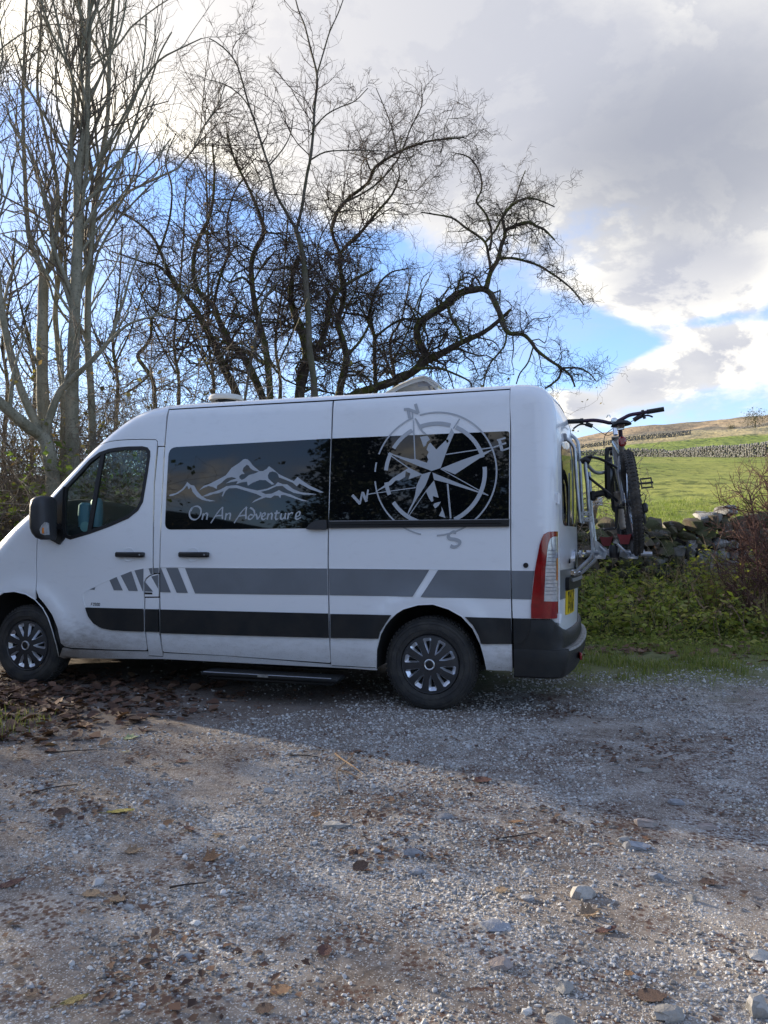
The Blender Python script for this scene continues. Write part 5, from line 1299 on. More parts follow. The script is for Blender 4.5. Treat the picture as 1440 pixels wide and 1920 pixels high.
# ================================================================== TREES
def bark(name,a,b,moss=None,scale=3.,ma=.0):
    m=bpy.data.materials.new(name); m.use_nodes=True; t=NT(m.node_tree); bs=t.n['Principled BSDF']
    G=t.node('ShaderNodeNewGeometry'); P=G.outputs['Position']
    n=t.noise(t.scale(P,1,1,.4),scale*3,5,.6); n2=t.noise(P,40,3)
    c=t.mix(t.ss(n,.35,.65),a,b); c=t.mix(t.m('MULTIPLY',t.ss(n2,.52,.66),.5),c,tuple(v*.4 for v in a))
    if moss:
        nz=t.xyz(G.outputs['Normal'])[2]; c=t.mix(t.m('MULTIPLY',t.ss(t.m('ADD',t.noise(P,5,4),t.m('MULTIPLY',nz,.12)),.46,.58),ma),c,moss)
    t.put(bs.inputs['Base Color'],c); bs.inputs['Roughness'].default_value=.85; bs.inputs['Specular IOR Level'].default_value=.2
    bn=t.node('ShaderNodeBump'); bn.inputs['Strength'].default_value=.9; bn.inputs['Distance'].default_value=.018
    t.l.new(t.m('ADD',n,t.m('MULTIPLY',n2,.5)),bn.inputs['Height']); t.l.new(bn.outputs[0],bs.inputs['Normal'])
    return m
B_PALE=bark('pale_olive_bark',(.20,.19,.135),(.30,.28,.21)); B_PALET=bark('pale_twig_bark',(.14,.115,.09),(.22,.19,.15))
B_DARK=bark('dark_mossy_bark',(.055,.043,.035),(.11,.09,.07),(.10,.11,.025),ma=.8); B_TWIG=bark('dark_twig_bark',(.075,.055,.048),(.13,.10,.085))
B_MID=bark('grey_brown_bark',(.10,.088,.070),(.155,.14,.115),(.09,.10,.03),ma=.35)
NT_TRI=[0]
def grow(lines,rad,n_child,len_f,len_min,rg,K=6,up=.15,spread=1.,wig=.5,t0=.2,rf=.5,rmin=.0022,tip=.35,droop=0.,jl=.5):
    """children along parent polylines (list of (N,K,3) arrays with radii)"""
    P,Rd=lines,rad; N,Kp,_=P.shape
    seg=np.linalg.norm(np.diff(P,axis=1),axis=2); L=seg.sum(1)
    cnt=np.maximum(1,rg.poisson(np.maximum(.01,L*n_child))) if np.isscalar(n_child) else rg.poisson(L*n_child)
    idx=np.repeat(np.arange(N),cnt); n=len(idx)
    t=(t0+(1-t0)*rg.random(n)**.85)*(Kp-1)*.999; i0=t.astype(int); fr=(t-i0)[:,None]
    B=P[idx,i0]*(1-fr)+P[idx,i0+1]*fr; rb=Rd[idx,i0]*(1-fr[:,0])+Rd[idx,i0+1]*fr[:,0]
    T=P[idx,i0+1]-P[idx,i0]; T/=np.maximum(np.linalg.norm(T,axis=1,keepdims=True),1e-9)
    rn=rg.normal(size=(n,3)); rn-=T*(rn*T).sum(1,keepdims=True); rn/=np.maximum(np.linalg.norm(rn,axis=1,keepdims=True),1e-9)
    D=T*(.55+.4*rg.random(n))[:,None]+rn*spread+np.array((0,0,up))
    ln=np.maximum(len_min,L[idx]*len_f*(1-jl+2*jl*rg.random(n))*(1.15-.55*t/(Kp-1)))
    C=wiggle_lines(B,D,ln,K,rg,wig,up*.8,droop)
    r0=np.maximum(rmin,np.minimum(rb*.8,rb*rf+ln*.002)); Rr=r0[:,None]*np.linspace(1,tip,K)[None]
    return C,np.maximum(Rr,rmin*.62)
WSC=[1.]
def curve3(pts,dep,widths,K=None,jit=0.,step=3):
    """guide from photo pixels: (px,py), depth(s), width in px"""
    n=len(pts); d=np.interp(np.linspace(0,1,n),np.linspace(0,1,len(dep)),dep); P=[at(a,b,dd) for (a,b),dd in zip(pts,d)]
    w=np.interp(np.linspace(0,1,n),np.linspace(0,1,len(widths)),widths)*d/F/2*(WSC[0])
    Q=smooth_line([np.append(p,ww) for p,ww in zip(P,w)],step); Q=np.array(Q); return Q[:,:3],Q[:,3]
def resK(P,r,K):
    s=np.concatenate([[0],np.cumsum(np.linalg.norm(np.diff(P,axis=0),axis=1))]); t=np.linspace(0,s[-1],K)
    return np.stack([np.interp(t,s,P[:,i]) for i in range(3)],-1),np.interp(t,s,r)
def tree(name,label,guides,mb_,mt_,spec,cat='tree',rg=None,group=None,roots=True):
    """guides: list of (pts px, depths, widths, is_trunk). spec: levels of twigs"""
    rg=rg or np.random.default_rng(len(label)); G=[curve3(*g[:3]) for g in guides]
    b=G[0][0][0]; gz=float(Hraw(b[0],b[1])); root=empty(name,(b[0],b[1],gz),label,cat,group=group)
    inv=Matrix.Translation((-b[0],-b[1],-gz))
    for (P,r),g in zip(G,guides):
        if len(g)>3 and g[3]=='t':          # down to the ground, with a flared foot
            if P[0][2]>gz: 
                foot=np.array((P[0][0]+(P[0][0]-P[min(3,len(P)-1)][0])*.1,P[0][1],gz-.15)); P=np.vstack([foot,(foot+P[0])/2,P]); r=np.concatenate([[r[0]*1.5,r[0]*1.12],r])
        M=MB().tube([tuple(p) for p in P],[float(max(.004,q*(1+.06*math.sin(i*2.1)))) for i,q in enumerate(r)],12 if r.max()>.05 else 8)
        o=M.build('trunk' if (len(g)>3 and g[3]=='t') else 'limb',mb_,root); o.matrix_parent_inverse=inv
    K0=16; LP=np.stack([resK(P,r,K0)[0] for P,r in G]); LR=np.stack([resK(P,r,K0)[1] for P,r in G])
    use=np.array([not(len(g)>4 and g[4]=='bare') for g in guides]); LP,LR=LP[use],LR[use]
    cur=(LP,LR); out=[]
    for lv in spec:
        C=grow(cur[0],cur[1],rg=rg,**lv); out.append(C); cur=C
        if lv.get('_',0): pass
    for i,(P,r) in enumerate(out):
        sides=5 if i==0 else (4 if i==1 else 3)
        o=tubes('crown' if i else 'branches',P,r,sides,mt_ if i else (mb_ if r.max()>.012 else mt_),root,kind='stuff'); o.matrix_parent_inverse=inv
        NT_TRI[0]+=P.shape[0]*(P.shape[1]-1)*sides*2
    return root,out
# ---- pale stemmed young trees on the left: long ascending shoots
asc=[dict(n_child=2.3,len_f=.36,len_min=.9,K=9,up=.55,spread=.50,wig=.24,t0=.20,rf=.42,rmin=.0042,tip=.3),
     dict(n_child=4.2,len_f=.36,len_min=.28,K=5,up=.35,spread=.60,wig=.30,t0=.12,rf=.5,rmin=.0026,tip=.5),
     dict(n_child=5.2,len_f=.40,len_min=.12,K=3,up=.35,spread=.75,wig=.30,t0=.15,rf=.6,rmin=.0020,tip=.7)]
D1=[9.6]
tree('sycamore_tree','forked young tree with pale trunk whose low limb leans out of frame to the left',[
 ([(100,960),(99,895),(88,835),(77,812)],[9.4],[27,24],'t','bare'),
 ([(77,814),(60,806),(42,792),(19,772),(-8,748),(-70,700),(-130,620),(-180,520)],[9.4,8.6],[23,20,10],'l'),
 ([(77,812),(62,782),(47,750),(30,702),(8,610),(-4,520),(-12,400),(-6,250),(-20,80),(-18,-60)],[9.4,9.5],[17,15,12,6,3],'l'),
 ([(84,815),(94,780),(111,737),(132,713),(165,683),(205,638),(222,590),(231,567),(243,520),(262,470)],[9.4,9.0],[16,12,6,3],'l'),
 ([(205,640),(235,612),(262,600),(300,590),(340,575)],[9.0,8.7],[6,3],'l')],B_PALE,B_PALET,asc,rg=np.random.default_rng(21))
tree('sycamore_tree','pale trunked young tree that forks into a narrow U high above the bonnet',[
 ([(105,960),(97,890),(84,800),(79,705),(80,594),(82,514)],[10.0],[26,24,21,18],'t','bare'),
 ([(82,516),(68,480),(54,443),(47,336),(43,198),(46,90),(51,-20),(52,-90)],[10.0],[13,10,7,5,3],'l'),
 ([(82,514),(94,500),(103,455),(107,400),(107,344),(98,300),(88,260),(70,170),(75,70),(80,-40)],[10.0,10.3],[12,9,6,3],'l'),
 ([(78,700),(50,640),(20,590),(-30,530)],[10.0,9.6],[6,3],'l'),
 ([(119,744),(107,633),(104,574),(115,475),(119,396),(130,297),(142,237),(152,120),(150,0),(156,-70)],[10.3],[11,9,7,5,3],'t')],B_PALE,B_PALET,asc,rg=np.random.default_rng(22))
tree('sycamore_tree','tallest straight pale trunk rising from behind the bonnet beside the windscreen',[
 ([(137,960),(137,872),(135,796),(136,725),(140,594),(146,435),(148,316),(162,237),(164,158),(168,0),(170,-100)],[9.8],[27,25,23,20,17,12,9,6],'t'),
 ([(148,440),(180,390),(215,330),(240,270),(262,200),(283,150),(300,100),(322,60)],[9.8,9.2],[6,4,2.5],'l'),
 ([(150,370),(185,300),(230,220),(270,150),(300,112),(340,90),(378,72)],[9.8,8.9],[6,4,2],'l'),
 ([(163,200),(190,140),(225,60),(240,-20)],[9.8,9.5],[6,3],'l'),
 ([(143,600),(115,560),(80,500),(40,460),(5,440)],[9.8,9.2],[6,3],'l'),
 ([(146,480),(175,440),(205,400),(240,350),(290,300),(320,260)],[9.8,10.6],[5,2.5],'l'),
 ([(152,310),(120,250),(105,170),(110,60)],[9.8,10],[5,2.5],'l')],B_PALE,B_PALET,asc,rg=np.random.default_rng(23))
tree('sycamore_tree','slimmest pale stem of the left group, nearest to the van roof',[
 ([(176,960),(174,831),(170,725),(165,654),(165,560),(170,475),(178,376),(190,297),(202,218),(206,79),(214,-20),(216,-80)],[10.3],[15,13,12,10,7,5],'t'),
 ([(190,300),(225,240),(255,180),(270,110),(275,30)],[10.3,10],[5,2.5],'l'),
 ([(172,470),(215,400),(250,330),(262,250),(290,190)],[10.3,10.8],[5,2.5],'l')],B_PALE,B_PALET,asc,rg=np.random.default_rng(24))
WSC[0]=.80
# ---- gnarled dark trees in the middle
gn=[dict(n_child=6.8,len_f=.34,len_min=.75,K=8,up=.10,spread=.95,wig=.75,t0=.16,rf=.30,rmin=.0042,tip=.3),
    dict(n_child=8.5,len_f=.46,len_min=.32,K=5,up=.14,spread=.95,wig=.65,t0=.10,rf=.5,rmin=.0026,tip=.5),
    dict(n_child=11,len_f=.46,len_min=.15,K=3,up=.16,spread=.95,wig=.55,t0=.1,rf=.6,rmin=.0020,tip=.7)]
DD=12.2
def dn(f=1.):
    g=[dict(q) for q in gn]
    for q in g: q['n_child']*=f
    return g
tree('hawthorn_tree','crooked dark tree leaning left behind the front of the roof',[
 ([(450,800),(446,745),(420,690),(403,650),(372,590),(348,558),(322,525),(293,455),(262,420),(222,396)],[DD+.4],[21,19,17,14,9,6,4],'t'),
 ([(322,525),(300,500),(270,492),(235,480),(205,470)],[DD+.4,DD],[7,3],'l'),
 ([(372,590),(340,600),(300,590),(270,560),(250,520)],[DD+.4,DD+.9],[6,3],'l'),
 ([(300,470),(318,410),(322,350),(310,300),(330,250)],[DD+.4,DD+.1],[6,2.5],'l')],B_DARK,B_TWIG,dn(.9),rg=np.random.default_rng(31))
tree('hawthorn_tree','dark tree with two curved trunks crossing behind the roof dome',[
 ([(505,800),(491,742),(459,673),(431,641),(410,600),(400,574),(372,546),(362,500),(372,450),(395,400),(402,330),(398,270)],[DD],[20,17,14,11,8,4],'t'),
 ([(400,574),(412,520),(430,470),(425,420),(440,360),(470,320)],[DD,DD-.5],[8,5,3],'l'),
 ([(506,800),(506,732),(498,653),(484,600),(475,554),(471,500),(480,465),(495,435),(482,390),(465,350),(440,300),(425,250)],[DD-.4],[18,15,13,11,7,4],'t'),
 ([(475,540),(455,520),(430,530),(405,510),(380,520)],[DD-.4,DD-.9],[7,3],'l')],B_DARK,B_TWIG,dn(.88),rg=np.random.default_rng(32))
tree('hawthorn_tree','small twisted dark stem bending like an S above the windscreen',[
 ([(295,800),(290,755),(287,715),(272,690),(258,668),(272,650),(283,630),(284,600),(296,580),(300,540),(290,500),(300,460)],[DD+1.0],[11,10,9,7,5,3],'t'),
 ([(284,700),(262,720),(238,735),(215,745)],[DD+1],[6,3],'l')],B_DARK,B_TWIG,dn(.8),rg=np.random.default_rng(33))
tree('hawthorn_tree','thick dark twin trunks with moss rising behind the middle of the roof',[
 ([(562,800),(562,736),(572,690),(575,660),(566,620),(554,594),(545,560),(548,520),(560,480)],[DD-.2],[26,23,20,14,9],'t'),
 ([(575,668),(590,655),(603,640),(613,606),(618,570),(640,540),(672,520),(700,505)],[DD-.2],[17,14,9,5],'l'),
 ([(630,800),(637,732),(647,690),(649,665),(640,630),(633,602),(645,560),(640,520),(639,475),(677,435),(705,400),(735,365),(750,330)],[DD+.2],[20,17,14,10,7,4],'t'),
 ([(640,480),(622,430),(645,380),(689,344),(704,313),(756,281),(803,265),(845,260),(871,257)],[DD+.2,DD-1],[8,8,7,5,3],'l'),
 ([(649,668),(675,640),(690,612),(702,580)],[DD+.2,DD+.5],[8,4],'l')],B_DARK,B_TWIG,dn(1.12),rg=np.random.default_rng(34))
tree('hawthorn_tree','thin upright dark trunk between the mossy twin trunks and the leaning limb',[
 ([(704,800),(704,724),(702,660),(702,633),(694,590),(700,560),(712,530),(735,510),(760,505)],[DD+.6],[11,9,8,5,3],'t'),
 ([(702,633),(735,608),(760,598),(790,603),(800,628)],[DD+.6,DD],[6,4],'l'),
 ([(702,650),(740,640),(765,655),(775,690)],[DD+.6,DD],[5,3],'l'),
 ([(700,600),(672,590),(640,585),(612,560)],[DD+.6,DD+.9],[6,3],'l')],B_DARK,B_TWIG,dn(1.3),rg=np.random.default_rng(35))
dr=[dict(n_child=8.6,len_f=.34,len_min=.65,K=8,up=.02,spread=1.0,wig=.85,t0=.08,rf=.30,rmin=.0042,tip=.3,droop=.25),
    dict(n_child=9,len_f=.46,len_min=.30,K=5,up=.10,spread=1.0,wig=.75,t0=.08,rf=.5,rmin=.0026,tip=.5),
    dict(n_child=11,len_f=.46,len_min=.14,K=3,up=.14,spread=1.0,wig=.6,t0=.1,rf=.6,rmin=.0020,tip=.7)]
tree('crab_apple_tree','old mossy tree leaning right over the van with its trunk bent along the roof',[
 ([(590,790),(650,748),(700,728),(735,716),(770,700),(800,676),(830,662),(863,643),(907,623),(940,597),(958,580)],[DD+.2,DD-.6],[22,20,19,19,15,10,7],'t'),
 ([(803,672),(792,655),(783,635),(782,617),(790,602),(810,588),(835,572),(863,550),(885,544),(907,542),(922,552)],[DD-.2,DD-.6],[19,17,17,18,16,13],'l'),
 ([(912,540),(920,510),(933,488),(940,460),(947,440),(944,420),(943,407),(960,385),(985,372),(1010,375),(1040,388)],[DD-.6,DD-.9],[12,10,8,6,3],'l'),
 ([(936,485),(960,484),(987,490),(1010,498),(1030,510),(1052,525),(1075,545),(1095,572)],[DD-.7,DD-1.2],[7,6,5,3],'l'),
 ([(920,505),(916,480),(910,455),(893,440),(873,427),(858,415),(843,407),(815,402),(790,398)],[DD-.7,DD-.2],[7,6,5,3],'l'),
 ([(918,470),(922,440),(915,410),(905,393),(893,377),(903,355),(900,325),(885,300),(868,290),(853,288)],[DD-.7,DD-1],[6,5,4,3],'l'),
 ([(950,430),(962,425),(975,420),(993,417),(1005,424),(1020,430),(1040,450)],[DD-.8,DD-1.2],[9,8,4],'l'),
 ([(912,452),(930,430),(945,400),(965,375),(975,345),(985,320)],[DD-.7,DD-.3],[6,4,2.5],'l'),
 ([(920,550),(927,565),(938,590),(945,612),(955,625),(980,627),(995,640),(1007,657),(1030,675),(1053,690),(1070,705),(1078,725)],[DD-.6,DD-1.4],[15,13,11,9,8,6,4],'l'),
 ([(1053,692),(1048,708),(1035,720),(1022,728)],[DD-1.3],[6,4],'l'),
 ([(1055,690),(1085,690),(1105,700),(1118,715)],[DD-1.3,DD-1.6],[5,2.5],'l'),
 ([(950,625),(945,650),(920,680),(910,705),(905,735)],[DD-.9],[5,3],'l'),
 ([(840,575),(848,600),(862,620),(866,645)],[DD-.5,DD-.8],[8,6],'l'),
 ([(1000,650),(990,680),(975,700),(968,720)],[DD-1.2],[4,3],'l'),
 ([(780,692),(820,690),(850,700),(880,715),(884,730)],[DD-.4,DD-.8],[7,5,3],'l')],B_DARK,B_TWIG,dr,rg=np.random.default_rng(36))
# ---- slender tree in front of them
sl_=[dict(n_child=6.6,len_f=.30,len_min=.6,K=8,up=.28,spread=.75,wig=.5,t0=.22,rf=.32,rmin=.0042,tip=.3),
    dict(n_child=8,len_f=.42,len_min=.22,K=5,up=.22,spread=.8,wig=.5,t0=.12,rf=.5,rmin=.0026,tip=.5),
    dict(n_child=10,len_f=.42,len_min=.10,K=3,up=.2,spread=.85,wig=.45,t0=.1,rf=.6,rmin=.0020,tip=.7)]
tree('slender_tree','slender grey tree whose forked tips reach highest above the middle of the van',[
 ([(592,800),(588,713),(580,650),(578,594),(574,540),(570,495),(562,455),(554,428)],[11.2],[16,15,13,11],'t','bare'),
 ([(554,428),(535,395),(518,364),(507,320),(495,285),(480,235),(467,198),(455,155),(443,119),(425,95),(405,79),(392,72)],[11.2,10.6],[8,6,4,2.5],'l'),
 ([(556,430),(566,390),(571,356),(576,325),(582,297),(587,250),(590,198),(594,165),(594,139),(588,112),(582,91),(572,50),(560,20),(552,-10)],[11.2,11.0],[8,7,5,3],'l'),
 ([(594,140),(606,100),(618,60),(634,25),(645,-5)],[11,10.8],[4,2.5],'l'),
 ([(588,240),(612,215),(640,200),(665,190),(690,165)],[11.1,10.6],[3.5,2],'l'),
 ([(582,300),(610,285),(650,282),(690,282),(740,285)],[11.1,10.4],[4,2],'l'),
 ([(505,310),(530,280),(545,250),(550,215)],[11,10.7],[3.5,2],'l'),
 ([(470,205),(452,180),(425,160),(395,150)],[10.8,10.4],[3.5,2],'l'),
 ([(640,383),(700,350),(745,300),(770,240),(790,200),(790,160)],[12.0,11.4],[5,4,2],'l'),
 ([(745,286),(735,240),(720,200),(705,165)],[11.7,11.2],[4,2],'l')],B_MID,B_TWIG,sl_,rg=np.random.default_rng(37))
tree('young_tree','thin pale sapling rising behind the white roof dome',[
 ([(450,800),(460,745),(468,690),(478,640),(488,590),(496,560),(520,530),(545,510)],[10.8],[7,6,5,3],'t'),
 ([(488,592),(500,560),(498,520)],[10.8],[3,2],'l')],B_MID,B_TWIG,sl_,rg=np.random.default_rng(38))
# ---- background trees to fill the lower sky at the left
bg=[dict(n_child=3.8,len_f=.32,len_min=.6,K=7,up=.35,spread=.6,wig=.4,t0=.2,rf=.42,rmin=.006,tip=.35),
    dict(n_child=4.6,len_f=.40,len_min=.25,K=5,up=.25,spread=.75,wig=.45,t0=.1,rf=.5,rmin=.0042,tip=.5),
    dict(n_child=4.6,len_f=.36,len_min=.14,K=3,up=.25,spread=.8,wig=.45,t0=.1,rf=.6,rmin=.0034,tip=.7)]
for i,(x0,tops,lab) in enumerate(((8,(30,430),'dark bare tree far behind, at the left edge behind the leaning limb'),(60,(20,480),'bare background tree filling the gap between the two forked pale trees'),(215,(230,420),'bare background tree between the pale stems and the S shaped one'),(330,(350,330),'bare background tree behind the left leaning crooked tree'),(520,(540,400),'bare background tree behind the twin mossy trunks'),(735,(770,520),'bare background tree low behind the roof vent'),(395,(385,250),'bare background tree whose thin crown tops the crooked trees'))):
    tx,ty=tops; pts=[(x0,820),(x0+6,720),(x0-4,640),((x0+tx)/2,(640+ty)/2+20),(tx,ty)]
    lim=[([(x0,700),(x0-30,640),(x0-55,580),(x0-70,520)],[15,14.6],[5,2],'l'),([(x0+2,680),(x0+30,620),(x0+50,560),(x0+75,510)],[15,15.4],[5,2],'l')]
    tree('background_tree',lab,[(pts,[15.2],[10,8,5,3],'t')]+lim,B_DARK,B_TWIG,bg,rg=np.random.default_rng(40+i),group='bare trees beyond the field hedge')
# ---- bramble thicket behind the van
THK=mat('bramble_stem',(.12,.088,.066),.8,col2=(.25,.21,.15),scale=2.5)
TLEAF=leaf_mat('bramble_leaves',[(.05,.045,.02),(.10,.08,.04),(.15,.14,.05),(.14,.09,.05),(.22,.19,.07)],.4)
HLEAF=leaf_mat('hedge_leaves',[(.05,.07,.02),(.09,.11,.03),(.12,.09,.05)],.25)
GLEAF=leaf_mat('green_hedge_leaves',[(.07,.11,.025),(.13,.18,.035),(.20,.24,.05),(.10,.14,.03)],.5)
def thicket(name,label,x0,x1,y0,y1,hf,n,rg,leafn=3,side=6,cat='thicket',lm=None,fine=4.5):
    x=x0+(x1-x0)*rg.random(n); y=y0+(y1-y0)*rg.random(n); root=empty(name,((x0+x1)/2,(y0+y1)/2,float(Hraw((x0+x1)/2,(y0+y1)/2))),label,cat,kind='stuff')
    inv=Matrix.Translation(-root.location); h=hf(x)*(.55+.55*rg.random(n))
    B=np.stack([x,y,Hraw(x,y)],-1); D=np.stack([rg.normal(size=n)*.5,rg.normal(size=n)*.4,np.full(n,1.4)],-1)
    L=wiggle_lines(B,D,h*1.15,12,rg,.45,0,1.1); r=(.006+.007*rg.random(n))[:,None]*np.linspace(1,.35,12)[None]
    o=tubes('stems',L,r,4,THK,root,kind='stuff'); o.matrix_parent_inverse=inv
    C,cr=grow(L,r,side/2.2,.25,.22,rg,K=5,up=.1,spread=.95,wig=.7,t0=.15,rf=.5,rmin=.003,tip=.5,droop=.5)
    o=tubes('twigs',C,cr,3,THK,root,kind='stuff'); o.matrix_parent_inverse=inv
    C2,cr2=grow(C,cr,fine,.4,.12,rg,K=3,up=.1,spread=.95,wig=.5,t0=.1,rf=.6,rmin=.0022,tip=.6)
    o=tubes('fine_twigs',C2,cr2,3,THK,root,kind='stuff'); o.matrix_parent_inverse=inv
    k=rg.random(len(C2))<leafn*.12; P=C2[k,-1]; P=np.concatenate([P,P+rg.normal(size=P.shape)*.05]); zz=P[:,2]
    o=leaves('foliage',P,(.03+.05*rg.random(len(P)))*(1.9 if lm is HLEAF else 1.5 if lm else 1),lm or TLEAF,rg,.9,LEAF,root); o.matrix_parent_inverse=inv
rg=np.random.default_rng(55)
thicket('bramble_thicket','tangled bramble and twig thicket behind the bonnet and the pale trunks',-6.6,-1.6,10.9,13.2,lambda x:4.0+.6*np.clip((-x-2)/3.5,0,1),560,rg,leafn=1.2,fine=3.0)
thicket('bramble_thicket','low tangled brush seen through the cab and behind the roof',-1.6,2.4,11.6,13.4,lambda x:3.2+0*x,200,rg,leafn=2.5)
thicket('leafy_hedge','green leafy bushes seen through the cab windows',-4.9,-2.2,9.9,10.9,lambda x:2.6+0*x,230,rg,leafn=9,lm=GLEAF)
# unseen hedge added further along to the left to keep the near ground in shade
thicket('shade_hedge','unseen bramble hedge added on the left to shade the parking place',-10.6,-8.6,1.8,10.2,lambda x:5.2+0*x,300,rg,leafn=5,lm=HLEAF,fine=1.6)
thicket('shade_bush','unseen leafy bush added left of the van bonnet to shade the ground',-7.3,-5.9,4.6,6.5,lambda x:2.9+0*x,70,rg,leafn=7,fine=1.5,lm=GLEAF)  # unseen bush, added to shade the left foreground
# reddish dead shrub at the right edge
tree('dead_shrub','reddish brown dead shrub standing before the wall at the right edge',[
 ([(1432,1240),(1428,1150),(1420,1060),(1415,980),(1405,925)],[10.6],[6,5,3],'t'),
 ([(1445,1240),(1445,1150),(1440,1060),(1445,960),(1435,900)],[10.7],[6,5,3],'t'),
 ([(1415,1230),(1408,1150),(1395,1080),(1390,1020),(1380,985)],[10.5],[4,3,2],'t'),
 ([(1470,1240),(1475,1120),(1465,1000),(1480,900)],[10.8],[6,4,3],'t')],mat('reddish_stem',(.12,.055,.04),.8,vary=.4),mat('reddish_twig',(.13,.06,.045),.8,vary=.4),
 [dict(n_child=16,len_f=.34,len_min=.25,K=6,up=.4,spread=.7,wig=.5,t0=.1,rf=.5,rmin=.003,tip=.5),dict(n_child=14,len_f=.4,len_min=.10,K=4,up=.3,spread=.8,wig=.5,t0=.1,rf=.6,rmin=.002,tip=.6)],cat='shrub',rg=np.random.default_rng(61))
# two lone bushes far up the field
def bush(px_,py_,w,h,d,name,label):
    rg=np.random.default_rng(int(px_)); c=at(px_,py_,d); s=d/F; z=float(Hraw(c[0],c[1])); root=empty(name,(c[0],c[1],z),label,'bush',group='lone bushes under the moor'); n=900
    P=rg.normal(size=(n,3))*np.array((w*s*.30,w*s*.3,h*s*.24))+np.array((0,0,h*s*.58)); 
    o=leaves('crown',P,np.full(n,.06*h*s)*(.5+rg.random(n)),leaf_mat('far_bush_leaves' ,[(.06,.06,.03),(.10,.085,.04),(.045,.05,.025)],.2),rg,1.,LEAF,root)
    MB().tube([(0,0,-.5),(.02*w*s,0,h*s*.3),(0,0,h*s*.6)],[.04*w*s,.03*w*s,.015*w*s],7).build('trunk',B_DARK,root)
bush(1416,818,36,32,350,'lone_bush','larger of two lone bushes on the far field, at the right edge'); bush(1371,819,14,16,372,'lone_bush','smaller lone bush on the far field beside the dark wall')
# ---- what stands behind the camera and shows in the windows: evergreens and a bare tree
NEED=leaf_mat('evergreen_sprays',[(.010,.018,.008),(.022,.034,.014),(.035,.05,.02),(.015,.024,.01)],.15)
def evergreen(x,y,h,w,label,seed):
    rg=np.random.default_rng(seed); z=float(Hraw(x,y)); root=empty('cypress_tree',(x,y,z),label,'tree',group='evergreens behind the photographer')
    MB().tube([(0,0,-.2),(0,0,h*.5),(0,0,h*.95)],[.22,.13,.03],8).build('trunk',B_DARK,root)
    n=230; t=rg.random(n); a=rg.random(n)*2*pi; B=np.stack([np.zeros(n),np.zeros(n),.6+t*(h-.8)],-1); D=np.stack([np.cos(a),np.sin(a),np.full(n,.15)],-1)
    L=wiggle_lines(B,D,w*(1.08-t)*(.7+.5*rg.random(n)),8,rg,.25,0,1.2); tubes('branches',L,np.linspace(.03,.006,8)[None]*np.ones((n,1)),4,B_DARK,root,kind='stuff')
    NL=22000; i=rg.integers(0,n,NL); k=1+rg.random(NL)*5.9; i0=k.astype(int); P=L[i,i0]*(1-(k-i0))[:,None]+L[i,i0+1]*(k-i0)[:,None]; P[:,2]-=rg.random(NL)*.35; P+=rg.normal(size=P.shape)*.10
    leaves('crown',P,.10+.10*rg.random(NL),NEED,rg,.8,LEAF,root)
evergreen(-8.9,-6.2,9.5,3.0,'drooping evergreen mirrored at the left of the compass window',1); evergreen(-6.3,-7.4,9.0,3.0,'evergreen mirrored behind the compass graphic',2); evergreen(-3.6,-6.9,8.5,2.8,'evergreen mirrored at the right end of the compass window',3)

rg=np.random.default_rng(77)
thicket('far_hedge','dark hedge behind the photographer mirrored low in the windows',-26,3,-13,-11.2,lambda x:2.4+0*x,260,rg,leafn=9,side=4,fine=1.5)

# ================================================================== BIKE RACK (van space again)
def vroot(name,base,label,cat):
    x,y,z=base; wx=VX+x*cy_+y*sy_; wy=VY-x*sy_+y*cy_
    o=empty(name,(wx,wy,z),label,cat,rz=-YAW); return o,Matrix.Translation((-x,-y,-z))
RK,RI_=vroot('bike_rack',(1.05,.7,.9),'silver tube bike rack bolted to the rear doors of the van','bike rack')
def rb(mb,name,m,parent=None,**k):
    o=mb.build(name,m,parent or RK,**k); 
    if parent is None: o.matrix_parent_inverse=RI_
    return o
def vl(pts,w,n=4):
    P=[van_u(a,b,(w if not hasattr(w,'__len__') else w[0]+(w[1]-w[0])*i/(len(pts)-1))) for i,(a,b) in enumerate(pts)]
    return [tuple(p) for p in smooth_line(P,n)]
rb(MB().tube(vl([(1060,809),(1064,811),(1075,819),(1081.5,826),(1084.5,836),(1087,865),(1089,905),(1091,945),(1093,982)],.95),.014,10),'rack_tube',ALU)
rb(MB().tube(vl([(1056,818),(1061,822),(1070,829.4),(1076,838),(1078,850),(1081,900),(1085,945),(1088,980)],.42),.014,10),'rack_tube',ALU)
near_l=[(1076,1076),(1080,1072),(1106,1048),(1111,1040),(1112,1030),(1110,1000),(1105,960),(1101,905),(1098,880),(1098,866)]
rb(MB().tube(vl(near_l,.50),.0150,10),'rack_tube',ALU)
far_l=[(1077,1083),(1083,1080),(1112,1054),(1117.5,1045),(1117.5,1030),(1114,1000),(1109,960),(1106,905),(1104,885)]
rb(MB().tube(vl(far_l,.98),.0150,10),'rack_tube',ALU)
rb(MB().tube(vl([(1098,864),(1103,873),(1112,883),(1122,887),(1135,885),(1146,880)],[.50,.80]),.0135,10),'rack_arm',ALU)
p1=van_u(1091,958,.47); p2=van_u(1107,982,.47)
for yy in (963,974):
    q=van_u(1100,yy,.47); pl=rb(MB().box(((p1[0]+p2[0])/2,.485,q[2]),(abs(p2[0]-p1[0])+.02,.012,.036),bev=.004),'joint_plate',ALU)
    o=MB()
    for xx in (1096,1104): b_=van_u(xx,yy,.47); o.tube([(b_[0],.48,b_[2]),(b_[0],.468,b_[2])],.007,8)
    rb(o,'bolts',CHROME,kind='stuff')
